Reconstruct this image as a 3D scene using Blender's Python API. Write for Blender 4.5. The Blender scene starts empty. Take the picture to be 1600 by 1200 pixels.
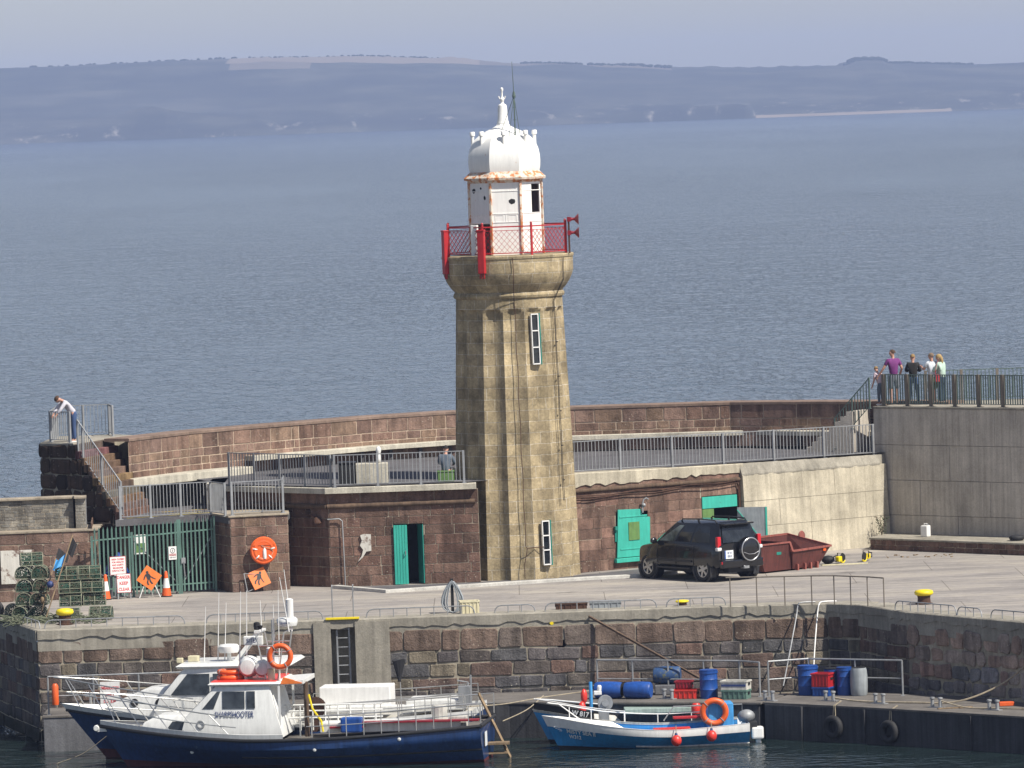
# tunables: (noise scale, height in metres, stretch x, stretch y, detail)
SEA_WAVES = [(.10, 2.0, 1.2, .6, 3, 0), (.40, 1.1, 2.2, .5, 3, 0), (1.0, 1.15, 2.0, .42, 3, 1), (2.6, .30, 1.6, .5, 2, 0)]
HARB_WAVES = [(.6, .20, .9, 1.0, 3, 0), (2.4, .07, .8, 1.0, 3, 0)]
HAZE_DENSITY, HAZE_COLOR = 1.25e-4, (.50, .63, 1.0)
SUN_STRENGTH, SKY_STRENGTH, EXPOSURE, DUST, AIR = 5.0, .079, .43, .6, 1.0
import bpy, bmesh, math, random
from mathutils import Vector, Matrix, Euler
R = math.radians
random.seed(7)
scn = bpy.context.scene
COL = scn.collection
V3 = Vector

# ------------------------------------------------------------------ materials
def newmat(name):
    m = bpy.data.materials.new(name); m.use_nodes = True
    nt = m.node_tree
    return m, nt, nt.nodes['Principled BSDF']

def N(nt, t, **kw):
    n = nt.nodes.new(t)
    for k, v in kw.items():
        if k.startswith('i_'): n.inputs[k[2:].replace('_', ' ')].default_value = v
        else: setattr(n, k, v)
    return n

def ramp(nt, fac, stops):
    r = nt.nodes.new('ShaderNodeValToRGB')
    el = r.color_ramp.elements
    while len(el) < len(stops): el.new(0.5)
    for e, (p, c) in zip(el, stops):
        e.position = p; e.color = c if len(c) == 4 else (*c, 1)
    nt.links.new(fac, r.inputs[0])
    return r.outputs[0]

def mix(nt, blend, fac, a, b):
    n = nt.nodes.new('ShaderNodeMix'); n.data_type = 'RGBA'; n.blend_type = blend
    for sock, v in ((n.inputs[0], fac), (n.inputs[6], a), (n.inputs[7], b)):
        if isinstance(v, (int, float)): sock.default_value = v
        elif isinstance(v, tuple): sock.default_value = v if len(v) == 4 else (*v, 1)
        else: nt.links.new(v, sock)
    return n.outputs[2]

def g(v): return (v, v, v)

def coords(nt, scale=(1, 1, 1), world=True):
    if world:
        geo = nt.nodes.new('ShaderNodeNewGeometry'); out = geo.outputs['Position']
    else:
        tc = nt.nodes.new('ShaderNodeTexCoord'); out = tc.outputs['Object']
    mp = nt.nodes.new('ShaderNodeMapping'); mp.inputs['Scale'].default_value = scale
    nt.links.new(out, mp.inputs['Vector'])
    return mp.outputs[0]

def noise(nt, vec, scale, detail=4, rough=0.6):
    n = nt.nodes.new('ShaderNodeTexNoise')
    n.inputs['Scale'].default_value = scale; n.inputs['Detail'].default_value = detail
    n.inputs['Roughness'].default_value = rough
    nt.links.new(vec, n.inputs['Vector'])
    return n.outputs['Fac']

def bump(nt, bsdf, height, dist, strength=1.0, prev=None):
    b = nt.nodes.new('ShaderNodeBump'); b.inputs['Strength'].default_value = strength
    b.inputs['Distance'].default_value = dist
    nt.links.new(height, b.inputs['Height'])
    if prev is not None: nt.links.new(prev, b.inputs['Normal'])
    nt.links.new(b.outputs[0], bsdf.inputs['Normal'])
    return b.outputs[0]

def paint(name, col, rough=0.5, metal=0.0, wear=0.25, spots=None, spot_amt=0.0, scale=3.0, bmp=0.0, coat=0.0):
    """painted / plain surface with uneven tone, optional rust or dirt spots, and vertical run marks"""
    m, nt, b = newmat(name)
    v = coords(nt)
    n1 = noise(nt, v, scale, 5, .65)
    f = ramp(nt, n1, [(.3, g(1 - wear)), (.7, g(1.0))])
    c = mix(nt, 'MULTIPLY', 1.0, (*col, 1), f)
    vs = coords(nt, (6, 6, .6))
    n2 = noise(nt, vs, 2.0, 4, .6)
    f2 = ramp(nt, n2, [(.35, g(1 - wear * .8)), (.6, g(1.0))])
    c = mix(nt, 'MULTIPLY', 1.0, c, f2)
    if spots:
        n3 = noise(nt, v, scale * 4, 6, .7)
        f3 = ramp(nt, n3, [(.62 - spot_amt * .25, g(0)), (.72 - spot_amt * .25, g(1))])
        c = mix(nt, 'MIX', f3, c, (*spots, 1))
    nt.links.new(c, b.inputs['Base Color'])
    b.inputs['Roughness'].default_value = rough; b.inputs['Metallic'].default_value = metal
    if coat: b.inputs['Coat Weight'].default_value = coat
    if bmp: bump(nt, b, noise(nt, v, scale * 6, 4), bmp)
    return m

def stonemat(name, specks=0.5, tide=None, bump_d=0.03, lichen=(.55, .50, .40)):
    """masonry blocks: each block's own colour ('col'), grain, pale lichen specks, damp runs"""
    m, nt, b = newmat(name)
    a = nt.nodes.new('ShaderNodeAttribute'); a.attribute_name = 'col'
    v = coords(nt)
    n1 = noise(nt, v, 2.3, 8, .72)
    c = mix(nt, 'MULTIPLY', 1.0, a.outputs['Color'], ramp(nt, n1, [(.28, g(.55)), (.72, g(1.3))]))
    n2 = noise(nt, v, 22, 5, .7)
    c = mix(nt, 'MULTIPLY', 1.0, c, ramp(nt, n2, [(.3, g(.72)), (.7, g(1.15))]))
    vr = coords(nt, (1.7, 1.7, .22))
    n4 = noise(nt, vr, 1.6, 5, .65)
    c = mix(nt, 'MULTIPLY', 1.0, c, ramp(nt, n4, [(.36, g(.55)), (.56, g(1.0))]))
    if specks:
        vo = nt.nodes.new('ShaderNodeTexVoronoi'); vo.inputs['Scale'].default_value = 9
        nt.links.new(v, vo.inputs['Vector'])
        s = ramp(nt, vo.outputs['Distance'], [(.10, g(1)), (.19, g(0))])
        msk = ramp(nt, noise(nt, v, 1.1, 3), [(.5, g(0)), (.62, g(1))])
        s2 = mix(nt, 'MULTIPLY', 1.0, s, msk)
        s2 = mix(nt, 'MULTIPLY', 1.0, s2, g(specks))
        c = mix(nt, 'MIX', s2, c, (*lichen, 1))
    if tide is not None:
        geo = nt.nodes.new('ShaderNodeNewGeometry'); sp = nt.nodes.new('ShaderNodeSeparateXYZ')
        nt.links.new(geo.outputs['Position'], sp.inputs[0])
        ad = nt.nodes.new('ShaderNodeMath'); ad.operation = 'MULTIPLY_ADD'
        nt.links.new(noise(nt, v, .8, 5), ad.inputs[0]); ad.inputs[1].default_value = 1.3
        nt.links.new(sp.outputs['Z'], ad.inputs[2])
        mr = nt.nodes.new('ShaderNodeMapRange')
        nt.links.new(ad.outputs[0], mr.inputs[0])
        mr.inputs[1].default_value = tide; mr.inputs[2].default_value = tide + .55
        mr.inputs[3].default_value = 1; mr.inputs[4].default_value = 0
        c = mix(nt, 'MIX', mr.outputs[0], c, (.018, .02, .012, 1))
    nt.links.new(c, b.inputs['Base Color'])
    b.inputs['Roughness'].default_value = .92
    b.inputs['Specular IOR Level'].default_value = .2
    p = bump(nt, b, n1, bump_d * 1.6)
    bump(nt, b, n2, bump_d * .5, prev=p)
    return m

def concretemat(name, col, streak=.5, rough=.9, patch=.35, bmp=.012, xs=1.2):
    m, nt, b = newmat(name)
    v = coords(nt)
    c = mix(nt, 'MULTIPLY', 1.0, (*col, 1), ramp(nt, noise(nt, v, .9, 6, .65), [(.3, g(1 - patch)), (.7, g(1.12))]))
    vs = coords(nt, (xs * 2.2, xs * 2.2, .12))
    c = mix(nt, 'MULTIPLY', 1.0, c, ramp(nt, noise(nt, vs, 1.6, 6, .7), [(.33, g(1 - streak)), (.6, g(1.0))]))
    n2 = noise(nt, v, 18, 6, .75)
    c = mix(nt, 'MULTIPLY', 1.0, c, ramp(nt, n2, [(.3, g(.78)), (.7, g(1.1))]))
    nt.links.new(c, b.inputs['Base Color']); b.inputs['Roughness'].default_value = rough
    b.inputs['Specular IOR Level'].default_value = .2
    bump(nt, b, n2, bmp)
    return m

def glassmat(name, col=(.01, .012, .014), rough=.06):
    m, nt, b = newmat(name)
    v = coords(nt)
    c = mix(nt, 'MULTIPLY', 1.0, (*col, 1), ramp(nt, noise(nt, v, 2.2, 3), [(.35, g(.5)), (.65, g(2.2))]))
    nt.links.new(c, b.inputs['Base Color']); b.inputs['Roughness'].default_value = rough
    b.inputs['Specular IOR Level'].default_value = .6
    return m

M = {}
M['sandstone'] = stonemat('sandstone', .55)
M['quaystone'] = stonemat('quaystone', .75, tide=-2.45, bump_d=.06)
M['mortar'] = concretemat('mortar', (.40, .34, .26), .3)
M['quaymortar'] = concretemat('quaymortar', (.44, .39, .30), .4)
M['palemortar'] = concretemat('palemortar', (.53, .41, .31), .3)
M['walltop'] = concretemat('walltop', (.26, .185, .145), .25)
M['pale_concrete'] = concretemat('pale_concrete', (.58, .52, .40), .32)
M['tall_concrete'] = concretemat('tall_concrete', (.53, .48, .41), .30, patch=.25, xs=2.0)
M['coping'] = concretemat('coping', (.37, .34, .28), .30)
M['ledge'] = concretemat('ledge', (.60, .56, .46), .30)
M['kerb_white'] = concretemat('kerb_white', (.62, .60, .55), .18)
M['deck_tar'] = concretemat('deck_tar', (.13, .125, .13), .1)
M['pontoon'] = concretemat('pontoon', (.075, .075, .08), .5, xs=1.5)
M['pontoon_top'] = concretemat('pontoon_top', (.17, .155, .14), .2)
M['pontoon_grey'] = concretemat('pontoon_grey', (.20, .20, .21), .3)
M['plaster_white'] = paint('plaster_white', (.68, .65, .58), .9, wear=.2, spots=(.17, .11, .085), spot_amt=.35, scale=.8)
M['white'] = paint('white_paint', (.80, .79, .76), .45, wear=.12)
M['lantern'] = paint('lantern_white', (.84, .83, .79), .55, wear=.10, spots=(.42, .17, .05), spot_amt=-.10, scale=1.6)
M['lantern_rust'] = paint('lantern_rust', (.78, .70, .58), .6, wear=.25, spots=(.45, .15, .035), spot_amt=.62, scale=1.5)
M['boatwhite'] = paint('boat_white', (.76, .76, .73), .35, wear=.16, spots=(.40, .30, .18), spot_amt=-.35, scale=1.3)
M['dirtywhite'] = paint('dirty_white', (.62, .60, .54), .6, wear=.35, spots=(.26, .20, .13), spot_amt=-.05, scale=2.2)
M['navy'] = paint('navy_hull', (.02, .06, .19), .28, wear=.45, spots=(.06, .10, .17), spot_amt=.02, scale=1.4, coat=.25)
M['antifoul'] = paint('antifoul', (.11, .016, .016), .7, wear=.4)
M['blue'] = paint('sea_blue', (.02, .27, .60), .38, wear=.25, spots=(.05, .20, .40), spot_amt=-.1, scale=2)
M['palegreen'] = paint('pale_green', (.33, .42, .38), .6, wear=.3)
M['lightblue'] = paint('light_blue', (.06, .34, .72), .6, wear=.25)
M['barrel'] = paint('barrel_blue', (.015, .085, .36), .45, wear=.35, scale=2)
M['barrel_dirty'] = paint('barrel_dirty', (.03, .085, .22), .6, wear=.4, spots=(.13, .13, .06), spot_amt=.35, scale=2)
M['red'] = paint('red_paint', (.50, .02, .025), .45, wear=.3, scale=2)
M['reddark'] = paint('red_dark', (.30, .012, .025), .3, wear=.3, scale=2)
M['orange'] = paint('orange_plastic', (.78, .12, .02), .45, wear=.15)
M['orangesign'] = paint('orange_sign', (.80, .20, .035), .5, wear=.12)
M['fender'] = paint('fender_red', (.72, .045, .03), .4, wear=.2)
M['turq'] = paint('turquoise', (.04, .43, .33), .6, wear=.18, spots=(.03, .06, .05), spot_amt=-.02, scale=2.2)
M['turqdark'] = paint('turquoise_dark', (.015, .23, .18), .5, wear=.2, scale=2)
M['olive'] = paint('olive_panel', (.13, .25, .07), .7, wear=.3)
M['gategreen'] = paint('gate_green', (.13, .235, .195), .5, wear=.3, spots=(.2, .21, .17), spot_amt=-.1, scale=2)
M['raildark'] = paint('rail_dark_green', (.12, .17, .15), .5, wear=.3)
M['railpost'] = paint('rail_post_brown', (.20, .17, .135), .7, wear=.3)
M['galv'] = paint('galvanised', (.36, .37, .38), .55, metal=.3, wear=.3)
M['steel'] = paint('stainless', (.62, .61, .58), .3, metal=.7, wear=.15)
M['rust'] = paint('rusty_iron', (.10, .045, .025), .85, wear=.5, spots=(.03, .02, .018), spot_amt=.1, scale=3)
M['skip'] = paint('skip_red', (.13, .033, .026), .65, wear=.45, spots=(.075, .035, .02), spot_amt=.1, scale=1.5)
M['skiprim'] = paint('skip_rim', (.34, .10, .075), .7, wear=.4)
M['yellow'] = paint('yellow_paint', (.80, .62, .01), .5, wear=.12, scale=4)
M['wood'] = paint('weathered_wood', (.30, .21, .12), .85, wear=.45, scale=3)
M['darkwood'] = paint('dark_wood', (.15, .095, .06), .9, wear=.5, scale=3)
M['rubber'] = paint('rubber', (.02, .02, .022), .75, wear=.3)
M['black'] = paint('black_matt', (.012, .012, .013), .7, wear=.3)
M['carblack'] = paint('car_black', (.007, .007, .008), .2, wear=.1, coat=.45)
M['carplastic'] = paint('car_plastic', (.02, .02, .022), .5, wear=.2)
M['alloy'] = paint('alloy', (.55, .55, .56), .3, metal=.8, wear=.15)
M['taillight'] = paint('tail_light', (.55, .01, .02), .15, wear=.1, coat=.6)
M['clearlight'] = paint('clear_light', (.72, .72, .72), .15, wear=.1, coat=.6)
M['platewhite'] = paint('plate_white', (.78, .80, .80), .4, wear=.05)
M['glass'] = glassmat('dark_glass')
M['boatglass'] = glassmat('boat_glass', (.022, .026, .03), .08)
M['clearglass'] = glassmat('pale_glass', (.10, .12, .11), .1)
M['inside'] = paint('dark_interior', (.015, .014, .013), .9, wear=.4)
M['rope'] = paint('rope', (.45, .38, .27), .9, wear=.35, scale=6)
M['ropegreen'] = paint('rope_green', (.17, .19, .12), .9, wear=.5, scale=5)
M['netblack'] = paint('net_black', (.015, .015, .018), .9, wear=.3)
M['potframe'] = paint('pot_frame', (.30, .31, .22), .8, wear=.4, scale=5)
M['greyplastic'] = paint('grey_plastic', (.33, .36, .38), .55, wear=.3)
M['cream'] = paint('cream_plastic', (.66, .60, .40), .6, wear=.2)
M['tarp'] = paint('blue_tarp', (.02, .07, .34), .5, wear=.35, scale=3)
M['redtext'] = paint('red_lettering', (.60, .05, .06), .6, wear=.05)
M['blacktext'] = paint('black_lettering', (.03, .03, .035), .6, wear=.05)
M['navytext'] = paint('navy_lettering', (.03, .05, .16), .6, wear=.05)
M['skin'] = paint('skin', (.52, .28, .20), .6, wear=.08)
M['leaf'] = paint('leaf', (.07, .09, .035), .7, wear=.5, scale=8)

def netmat():
    m, nt, b = newmat('green_netting')
    v = coords(nt)
    vo = nt.nodes.new('ShaderNodeTexVoronoi'); vo.feature = 'DISTANCE_TO_EDGE'; vo.inputs['Scale'].default_value = 17
    nt.links.new(v, vo.inputs['Vector'])
    a = ramp(nt, vo.outputs['Distance'], [(.12, g(1)), (.17, g(0))])
    c = mix(nt, 'MIX', ramp(nt, noise(nt, v, 3, 4), [(.35, g(0)), (.65, g(1))]), (.012, .065, .046, 1), (.05, .055, .03, 1))
    nt.links.new(c, b.inputs['Base Color']); b.inputs['Roughness'].default_value = .9
    nt.links.new(a, b.inputs['Alpha'])
    return m
M['net'] = netmat()

def towermat():
    """weathered ashlar: joints follow the unrolled tower (UV in metres)"""
    m, nt, b = newmat('tower_ashlar')
    uv = nt.nodes.new('ShaderNodeUVMap')
    br = nt.nodes.new('ShaderNodeTexBrick')
    br.inputs['Scale'].default_value = 1.0; br.inputs['Mortar Size'].default_value = .011
    br.inputs['Brick Width'].default_value = .78; br.inputs['Row Height'].default_value = .36
    br.inputs['Mortar Smooth'].default_value = .4
    br.offset = .46; br.squash = .62; br.squash_frequency = 3
    br.inputs['Color1'].default_value = (.48, .385, .235, 1); br.inputs['Color2'].default_value = (.325, .26, .16, 1)
    br.inputs['Mortar'].default_value = (.62, .55, .43, 1)
    v = coords(nt)
    nv = nt.nodes.new('ShaderNodeTexNoise'); nv.inputs['Scale'].default_value = 4; nt.links.new(v, nv.inputs['Vector'])
    ma = nt.nodes.new('ShaderNodeVectorMath'); ma.operation = 'MULTIPLY_ADD'
    nt.links.new(nv.outputs['Color'], ma.inputs[0]); ma.inputs[1].default_value = (.035, .035, 0)
    nt.links.new(uv.outputs[0], ma.inputs[2]); nt.links.new(ma.outputs[0], br.inputs['Vector'])
    n1 = noise(nt, v, 1.1, 7, .72)
    c = mix(nt, 'MULTIPLY', 1.0, br.outputs['Color'], ramp(nt, n1, [(.34, g(.48)), (.66, g(1.25))]))
    n2 = noise(nt, v, 14, 7, .78)
    c = mix(nt, 'MULTIPLY', 1.0, c, ramp(nt, n2, [(.3, g(.60)), (.7, g(1.22))]))
    vr = coords(nt, (2.4, 2.4, .16)); n3 = noise(nt, vr, 1.5, 6, .7)
    c = mix(nt, 'MIX', ramp(nt, n3, [(.55, g(0)), (.72, g(.65))]), c, (.14, .115, .06, 1))
    c = mix(nt, 'MIX', ramp(nt, noise(nt, v, 1.7, 6, .75), [(.62, g(0)), (.74, g(.5))]), c, (.50, .45, .33, 1))
    nt.links.new(c, b.inputs['Base Color']); b.inputs['Roughness'].default_value = .92
    b.inputs['Specular IOR Level'].default_value = .2
    p = bump(nt, b, br.outputs['Fac'], -.012)
    bump(nt, b, n2, .02, prev=p)
    return m
M['tower'] = towermat()

def groundmat():
    m, nt, b = newmat('quay_concrete_ground')
    v = coords(nt)
    n1 = noise(nt, coords(nt, (.22, .55, 1)), 1.0, 7, .66)
    c = ramp(nt, n1, [(.30, (.205, .19, .178)), (.48, (.315, .288, .262)), (.70, (.44, .395, .33))])
    n2 = noise(nt, v, 3.5, 7, .75)
    c = mix(nt, 'MULTIPLY', 1.0, c, ramp(nt, n2, [(.3, g(.80)), (.7, g(1.08))]))
    n5 = noise(nt, coords(nt, (.5, 1.6, 1)), 1.3, 6, .7)
    c = mix(nt, 'MIX', ramp(nt, n5, [(.60, g(0)), (.70, g(.6))]), c, (.13, .115, .105, 1))
    n6 = noise(nt, coords(nt, (.9, .9, 1)), 1.0, 3, .5)
    c = mix(nt, 'MIX', ramp(nt, n6, [(.66, g(0)), (.70, g(.5))]), c, (.10, .09, .085, 1))
    n7 = noise(nt, coords(nt, (.12, 3.0, 1)), 1.0, 5, .7)
    c = mix(nt, 'MULTIPLY', 1.0, c, ramp(nt, n7, [(.35, g(.74)), (.55, g(1.0))]))
    br = nt.nodes.new('ShaderNodeTexBrick'); br.inputs['Scale'].default_value = 1
    br.inputs['Brick Width'].default_value = 5.2; br.inputs['Row Height'].default_value = 4.1; br.inputs['Mortar Size'].default_value = .012
    br.inputs['Color1'].default_value = (1, 1, 1, 1); br.inputs['Color2'].default_value = (.93, .93, .94, 1); br.inputs['Mortar'].default_value = (.45, .43, .42, 1)
    nt.links.new(v, br.inputs['Vector'])
    c = mix(nt, 'MULTIPLY', 1.0, c, br.outputs['Color'])
    geo = nt.nodes.new('ShaderNodeNewGeometry'); sp = nt.nodes.new('ShaderNodeSeparateXYZ'); nt.links.new(geo.outputs['Position'], sp.inputs[0])
    nt.links.new(c, b.inputs['Base Color']); b.inputs['Roughness'].default_value = .88
    b.inputs['Specular IOR Level'].default_value = .25
    bump(nt, b, n2, .012)
    return m
M['ground'] = groundmat()

def watermat(name, base, waves, rough):
    m, nt, b = newmat(name)
    prev = None
    geo = nt.nodes.new('ShaderNodeNewGeometry')
    lane = ramp(nt, noise(nt, coords(nt, (.009, .0022, 1)), 1.0, 4, .6), [(.35, g(.55)), (.62, g(1.0))])
    for (sc, amp, sx, sy, det, pk) in waves:
        mp = nt.nodes.new('ShaderNodeMapping'); mp.inputs['Scale'].default_value = (sx, sy, 1); mp.inputs['Rotation'].default_value = (0, 0, .08)
        nt.links.new(geo.outputs['Position'], mp.inputs['Vector'])
        h = noise(nt, mp.outputs[0], sc, det, .6)
        if pk: h = ramp(nt, h, [(.50, g(0)), (.68, g(1))])
        prev = bump(nt, b, h, amp, 1.0, prev)
        if amp > .5: nt.links.new(lane, prev.node.inputs['Strength'])
    b.inputs['Base Color'].default_value = (*base, 1)
    b.inputs['Roughness'].default_value = rough
    b.inputs['IOR'].default_value = 1.33
    return m
M['sea'] = watermat('sea_water', (.030, .052, .066), SEA_WAVES, .12)
M['harbour'] = watermat('harbour_water', (.012, .022, .022), HARB_WAVES, .03)

# ------------------------------------------------------------------ mesh builder
class MB:
    def __init__(s): s.v = []; s.f = []; s.m = []; s.c = []; s.uv = {}
    def add(s, vs, fs, m=0, c=None):
        o = len(s.v); s.v += [tuple(p) for p in vs]
        for f in fs: s.f.append([i + o for i in f]); s.m.append(m); s.c.append(c)
        return s
    def quad(s, a, b, c_, d, m=0, c=None): return s.add([a, b, c_, d], [(0, 1, 2, 3)], m, c)
    def box(s, c, d, rz=0, m=0, rot=None, col=None):
        mt = rot or Matrix.Rotation(rz, 3, 'Z'); c = V3(c)
        p = [c + mt @ V3((x * d[0] / 2, y * d[1] / 2, z * d[2] / 2)) for x in (-1, 1) for y in (-1, 1) for z in (-1, 1)]
        return s.add(p, [(0, 1, 3, 2), (4, 6, 7, 5), (0, 4, 5, 1), (2, 3, 7, 6), (0, 2, 6, 4), (1, 5, 7, 3)], m, col)
    def bar(s, a, b, w, h=None, m=0, up=(0, 0, 1)):
        a, b = V3(a), V3(b); h = h or w; z = (b - a)
        L = z.length; z = z.normalized(); u = V3(up)
        if abs(z.dot(u)) > .98: u = V3((0, 1, 0))
        x = u.cross(z).normalized(); y = z.cross(x)
        mt = Matrix((x, y, z)).transposed()
        return s.box((a + b) / 2, (w, h, L), rot=mt, m=m)
    def tube(s, pts, r, n=6, closed=False, m=0, cap=True):
        pts = [V3(p) for p in pts]; k = len(pts); rings = []
        rr = r if isinstance(r, (list, tuple)) else [r] * k
        ref = None
        for i, p in enumerate(pts):
            if closed: t = pts[(i + 1) % k] - pts[i - 1]
            else: t = pts[min(i + 1, k - 1)] - pts[max(i - 1, 0)]
            t = t.normalized()
            if ref is None: ref = V3((0, 0, 1)) if abs(t.z) < .9 else V3((0, 1, 0))
            x = ref.cross(t)
            if x.length < 1e-4: x = V3((1, 0, 0)).cross(t)
            x.normalize(); y = t.cross(x); ref = y
            rings.append([p + (x * math.cos(2 * math.pi * j / n) + y * math.sin(2 * math.pi * j / n)) * rr[i] for j in range(n)])
        return s.loft(rings, closed_path=closed, cap=cap and not closed, m=m)
    def loft(s, rings, closed_path=False, cap=True, m=0, closed_ring=True, c=None):
        n = len(rings[0]); vs = [p for r in rings for p in r]; fs = []
        K = len(rings)
        for i in range(K if closed_path else K - 1):
            a = i * n; b = ((i + 1) % K) * n
            for j in range(n if closed_ring else n - 1):
                j2 = (j + 1) % n
                fs.append((a + j, a + j2, b + j2, b + j))
        if cap: fs.append(tuple(reversed(range(n)))); fs.append(tuple((K - 1) * n + j for j in range(n)))
        return s.add(vs, fs, m, c)
    def lathe(s, prof, c=(0, 0, 0), n=24, m=0, axis='Z', cap=True, ph=0.0):
        c = V3(c); rings = []
        for (r, z) in prof:
            ring = []
            for j in range(n):
                a = 2 * math.pi * j / n + ph
                x, y = r * math.cos(a), r * math.sin(a)
                p = {'Z': (x, y, z), 'X': (z, x, y), 'Y': (y, z, x)}[axis]
                ring.append(c + V3(p))
            rings.append(ring)
        return s.loft(rings, m=m, cap=cap)
    def cyl(s, c, r, h, n=16, m=0, axis='Z'):
        return s.lathe([(r, 0), (r, h)], c, n, m, axis)
    def ball(s, c, r, n=14, m=0):
        r = r if isinstance(r, (tuple, list)) else (r, r, r)
        k = n // 2; rings = []
        for i in range(k + 1):
            t = math.pi * i / k; q = max(math.sin(t), .02)
            rings.append([V3(c) + V3((r[0] * q * math.cos(2 * math.pi * j / n), r[1] * q * math.sin(2 * math.pi * j / n), -r[2] * math.cos(t))) for j in range(n)])
        return s.loft(rings, m=m)
    def torus(s, c, Rr, r, n=28, k=10, m=0, nrm=(0, 0, 1), arc=(0, 2 * math.pi)):
        q = V3((0, 0, 1)).rotation_difference(V3(nrm).normalized()); c = V3(c)
        full = abs(arc[1] - arc[0] - 2 * math.pi) < 1e-6
        cnt = n if full else n + 1
        pts = [c + q @ V3((Rr * math.cos(arc[0] + (arc[1] - arc[0]) * i / n), Rr * math.sin(arc[0] + (arc[1] - arc[0]) * i / n), 0)) for i in range(cnt)]
        return s.tube(pts, r, k, closed=full, m=m)
    def prism(s, poly, z0, z1, m=0, mt=None):
        n = len(poly)
        a = [V3((*p[:2], z0)) for p in poly] + [V3((*p[:2], z1)) for p in poly]
        if mt is not None: a = [mt @ p for p in a]
        fs = [tuple(reversed(range(n))), tuple(range(n, 2 * n))] + [(i, (i + 1) % n, n + (i + 1) % n, n + i) for i in range(n)]
        return s.add(a, fs, m)
    def build(s, name, mats, parent=None, smooth=None, bevel=0, world=False, solid=0):
        me = bpy.data.meshes.new(name)
        vs = s.v
        if world and parent is not None:
            mi = Matrix.LocRotScale(parent.location, parent.rotation_euler, None).inverted()
            vs = [mi @ V3(p) for p in vs]
        me.from_pydata([tuple(p) for p in vs], [], s.f)
        if not isinstance(mats, (list, tuple)): mats = [mats]
        for mm in mats: me.materials.append(M[mm] if isinstance(mm, str) else mm)
        me.polygons.foreach_set('material_index', s.m)
        if any(c is not None for c in s.c):
            at = me.color_attributes.new('col', 'FLOAT_COLOR', 'CORNER')
            for p, c in zip(me.polygons, s.c):
                cc = (*(c or (.3, .3, .3)), 1)
                for li in p.loop_indices: at.data[li].color = cc
        if s.uv:
            ul = me.uv_layers.new(name='UVMap')
            for p in me.polygons:
                uvs = s.uv.get(p.index)
                if uvs:
                    for li, q in zip(p.loop_indices, uvs): ul.data[li].uv = q
        bm = bmesh.new(); bm.from_mesh(me)
        bmesh.ops.recalc_face_normals(bm, faces=bm.faces)
        if bevel:
            es = [e for e in bm.edges if len(e.link_faces) == 2 and e.calc_face_angle(0) > .6]
            bmesh.ops.bevel(bm, geom=es, offset=bevel, segments=2, affect='EDGES', profile=.6)
        bm.to_mesh(me); bm.free()
        o = bpy.data.objects.new(name, me); COL.objects.link(o)
        if parent is not None: o.parent = parent
        if smooth is not None:
            me.polygons.foreach_set('use_smooth', [True] * len(me.polygons))
            me.set_sharp_from_angle(angle=R(smooth))
        if solid:
            md = o.modifiers.new('thickness', 'SOLIDIFY'); md.thickness = solid; md.offset = 0
        return o

def tag(o, label, cat, group=None):
    o['label'] = label; o['category'] = cat
    if group: o['group'] = group
    return o
def thing(name, label, cat, loc=(0, 0, 0), rz=0.0, group=None):
    o = bpy.data.objects.new(name, None); COL.objects.link(o)
    o.location = loc; o.rotation_euler = (0, 0, rz); o.empty_display_size = .2
    return tag(o, label, cat, group)
def structure(o, kind='structure'): o['kind'] = kind; return o
def kids(o): return [c for c in bpy.data.objects if c.parent == o]
def copy_tree(o, parent=None):
    c = o.copy(); COL.objects.link(c)
    if parent is not None: c.parent = parent
    for k in kids(o): copy_tree(k, c)
    return c
def dup(o, loc, rz=None, label=None):
    c = copy_tree(o); c.location = loc
    if rz is not None: c.rotation_euler = (0, 0, rz)
    if label: c['label'] = label
    return c

def text(body, name, mat, parent, loc, rot, width=None, height=None, ext=.003, spacing=1.0, bold=0.0):
    cu = bpy.data.curves.new(name, 'FONT'); cu.body = body; cu.size = 1; cu.extrude = ext; cu.align_x = 'CENTER'; cu.align_y = 'CENTER'
    cu.space_line = spacing; cu.offset = bold
    t = bpy.data.objects.new(name, cu); COL.objects.link(t)
    bpy.context.view_layer.update()
    dg = bpy.context.evaluated_depsgraph_get()
    me = bpy.data.meshes.new_from_object(t.evaluated_get(dg))
    bpy.data.objects.remove(t); bpy.data.curves.remove(cu)
    xs = [v.co.x for v in me.vertices]; ys = [v.co.y for v in me.vertices]
    w = max(xs) - min(xs); h = max(ys) - min(ys); cx = (max(xs) + min(xs)) / 2; cy = (max(ys) + min(ys)) / 2
    sx = width / w if width else (height / h); sy = height / h if height else sx
    for v in me.vertices: v.co = ((v.co.x - cx) * sx, (v.co.y - cy) * sy, v.co.z)
    me.materials.append(M[mat])
    o = bpy.data.objects.new(name, me); COL.objects.link(o); o.parent = parent
    o.location = loc; o.rotation_euler = rot
    return o

# ------------------------------------------------------------------ masonry
_w = lambda P: [(r * .97, g_ * 1.07, b * 1.03) for r, g_, b in P]
PAL_RED = [(.25, .15, .12), (.215, .125, .098), (.19, .108, .085), (.235, .14, .112), (.17, .10, .082), (.22, .135, .10), (.20, .12, .10)]
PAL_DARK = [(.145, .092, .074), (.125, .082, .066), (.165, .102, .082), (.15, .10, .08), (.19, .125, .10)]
PAL_QTOP = [(.24, .155, .125), (.21, .135, .11), (.26, .175, .145), (.20, .13, .105), (.22, .16, .14)]
PAL_QUAY = [(.17, .15, .145), (.15, .142, .145), (.20, .14, .115), (.23, .15, .12), (.16, .135, .12), (.13, .125, .125), (.27, .23, .17), (.22, .19, .165)]
PAL_QGREY = [(.13, .118, .115), (.15, .132, .125), (.115, .107, .107), (.165, .135, .115)]

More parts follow.
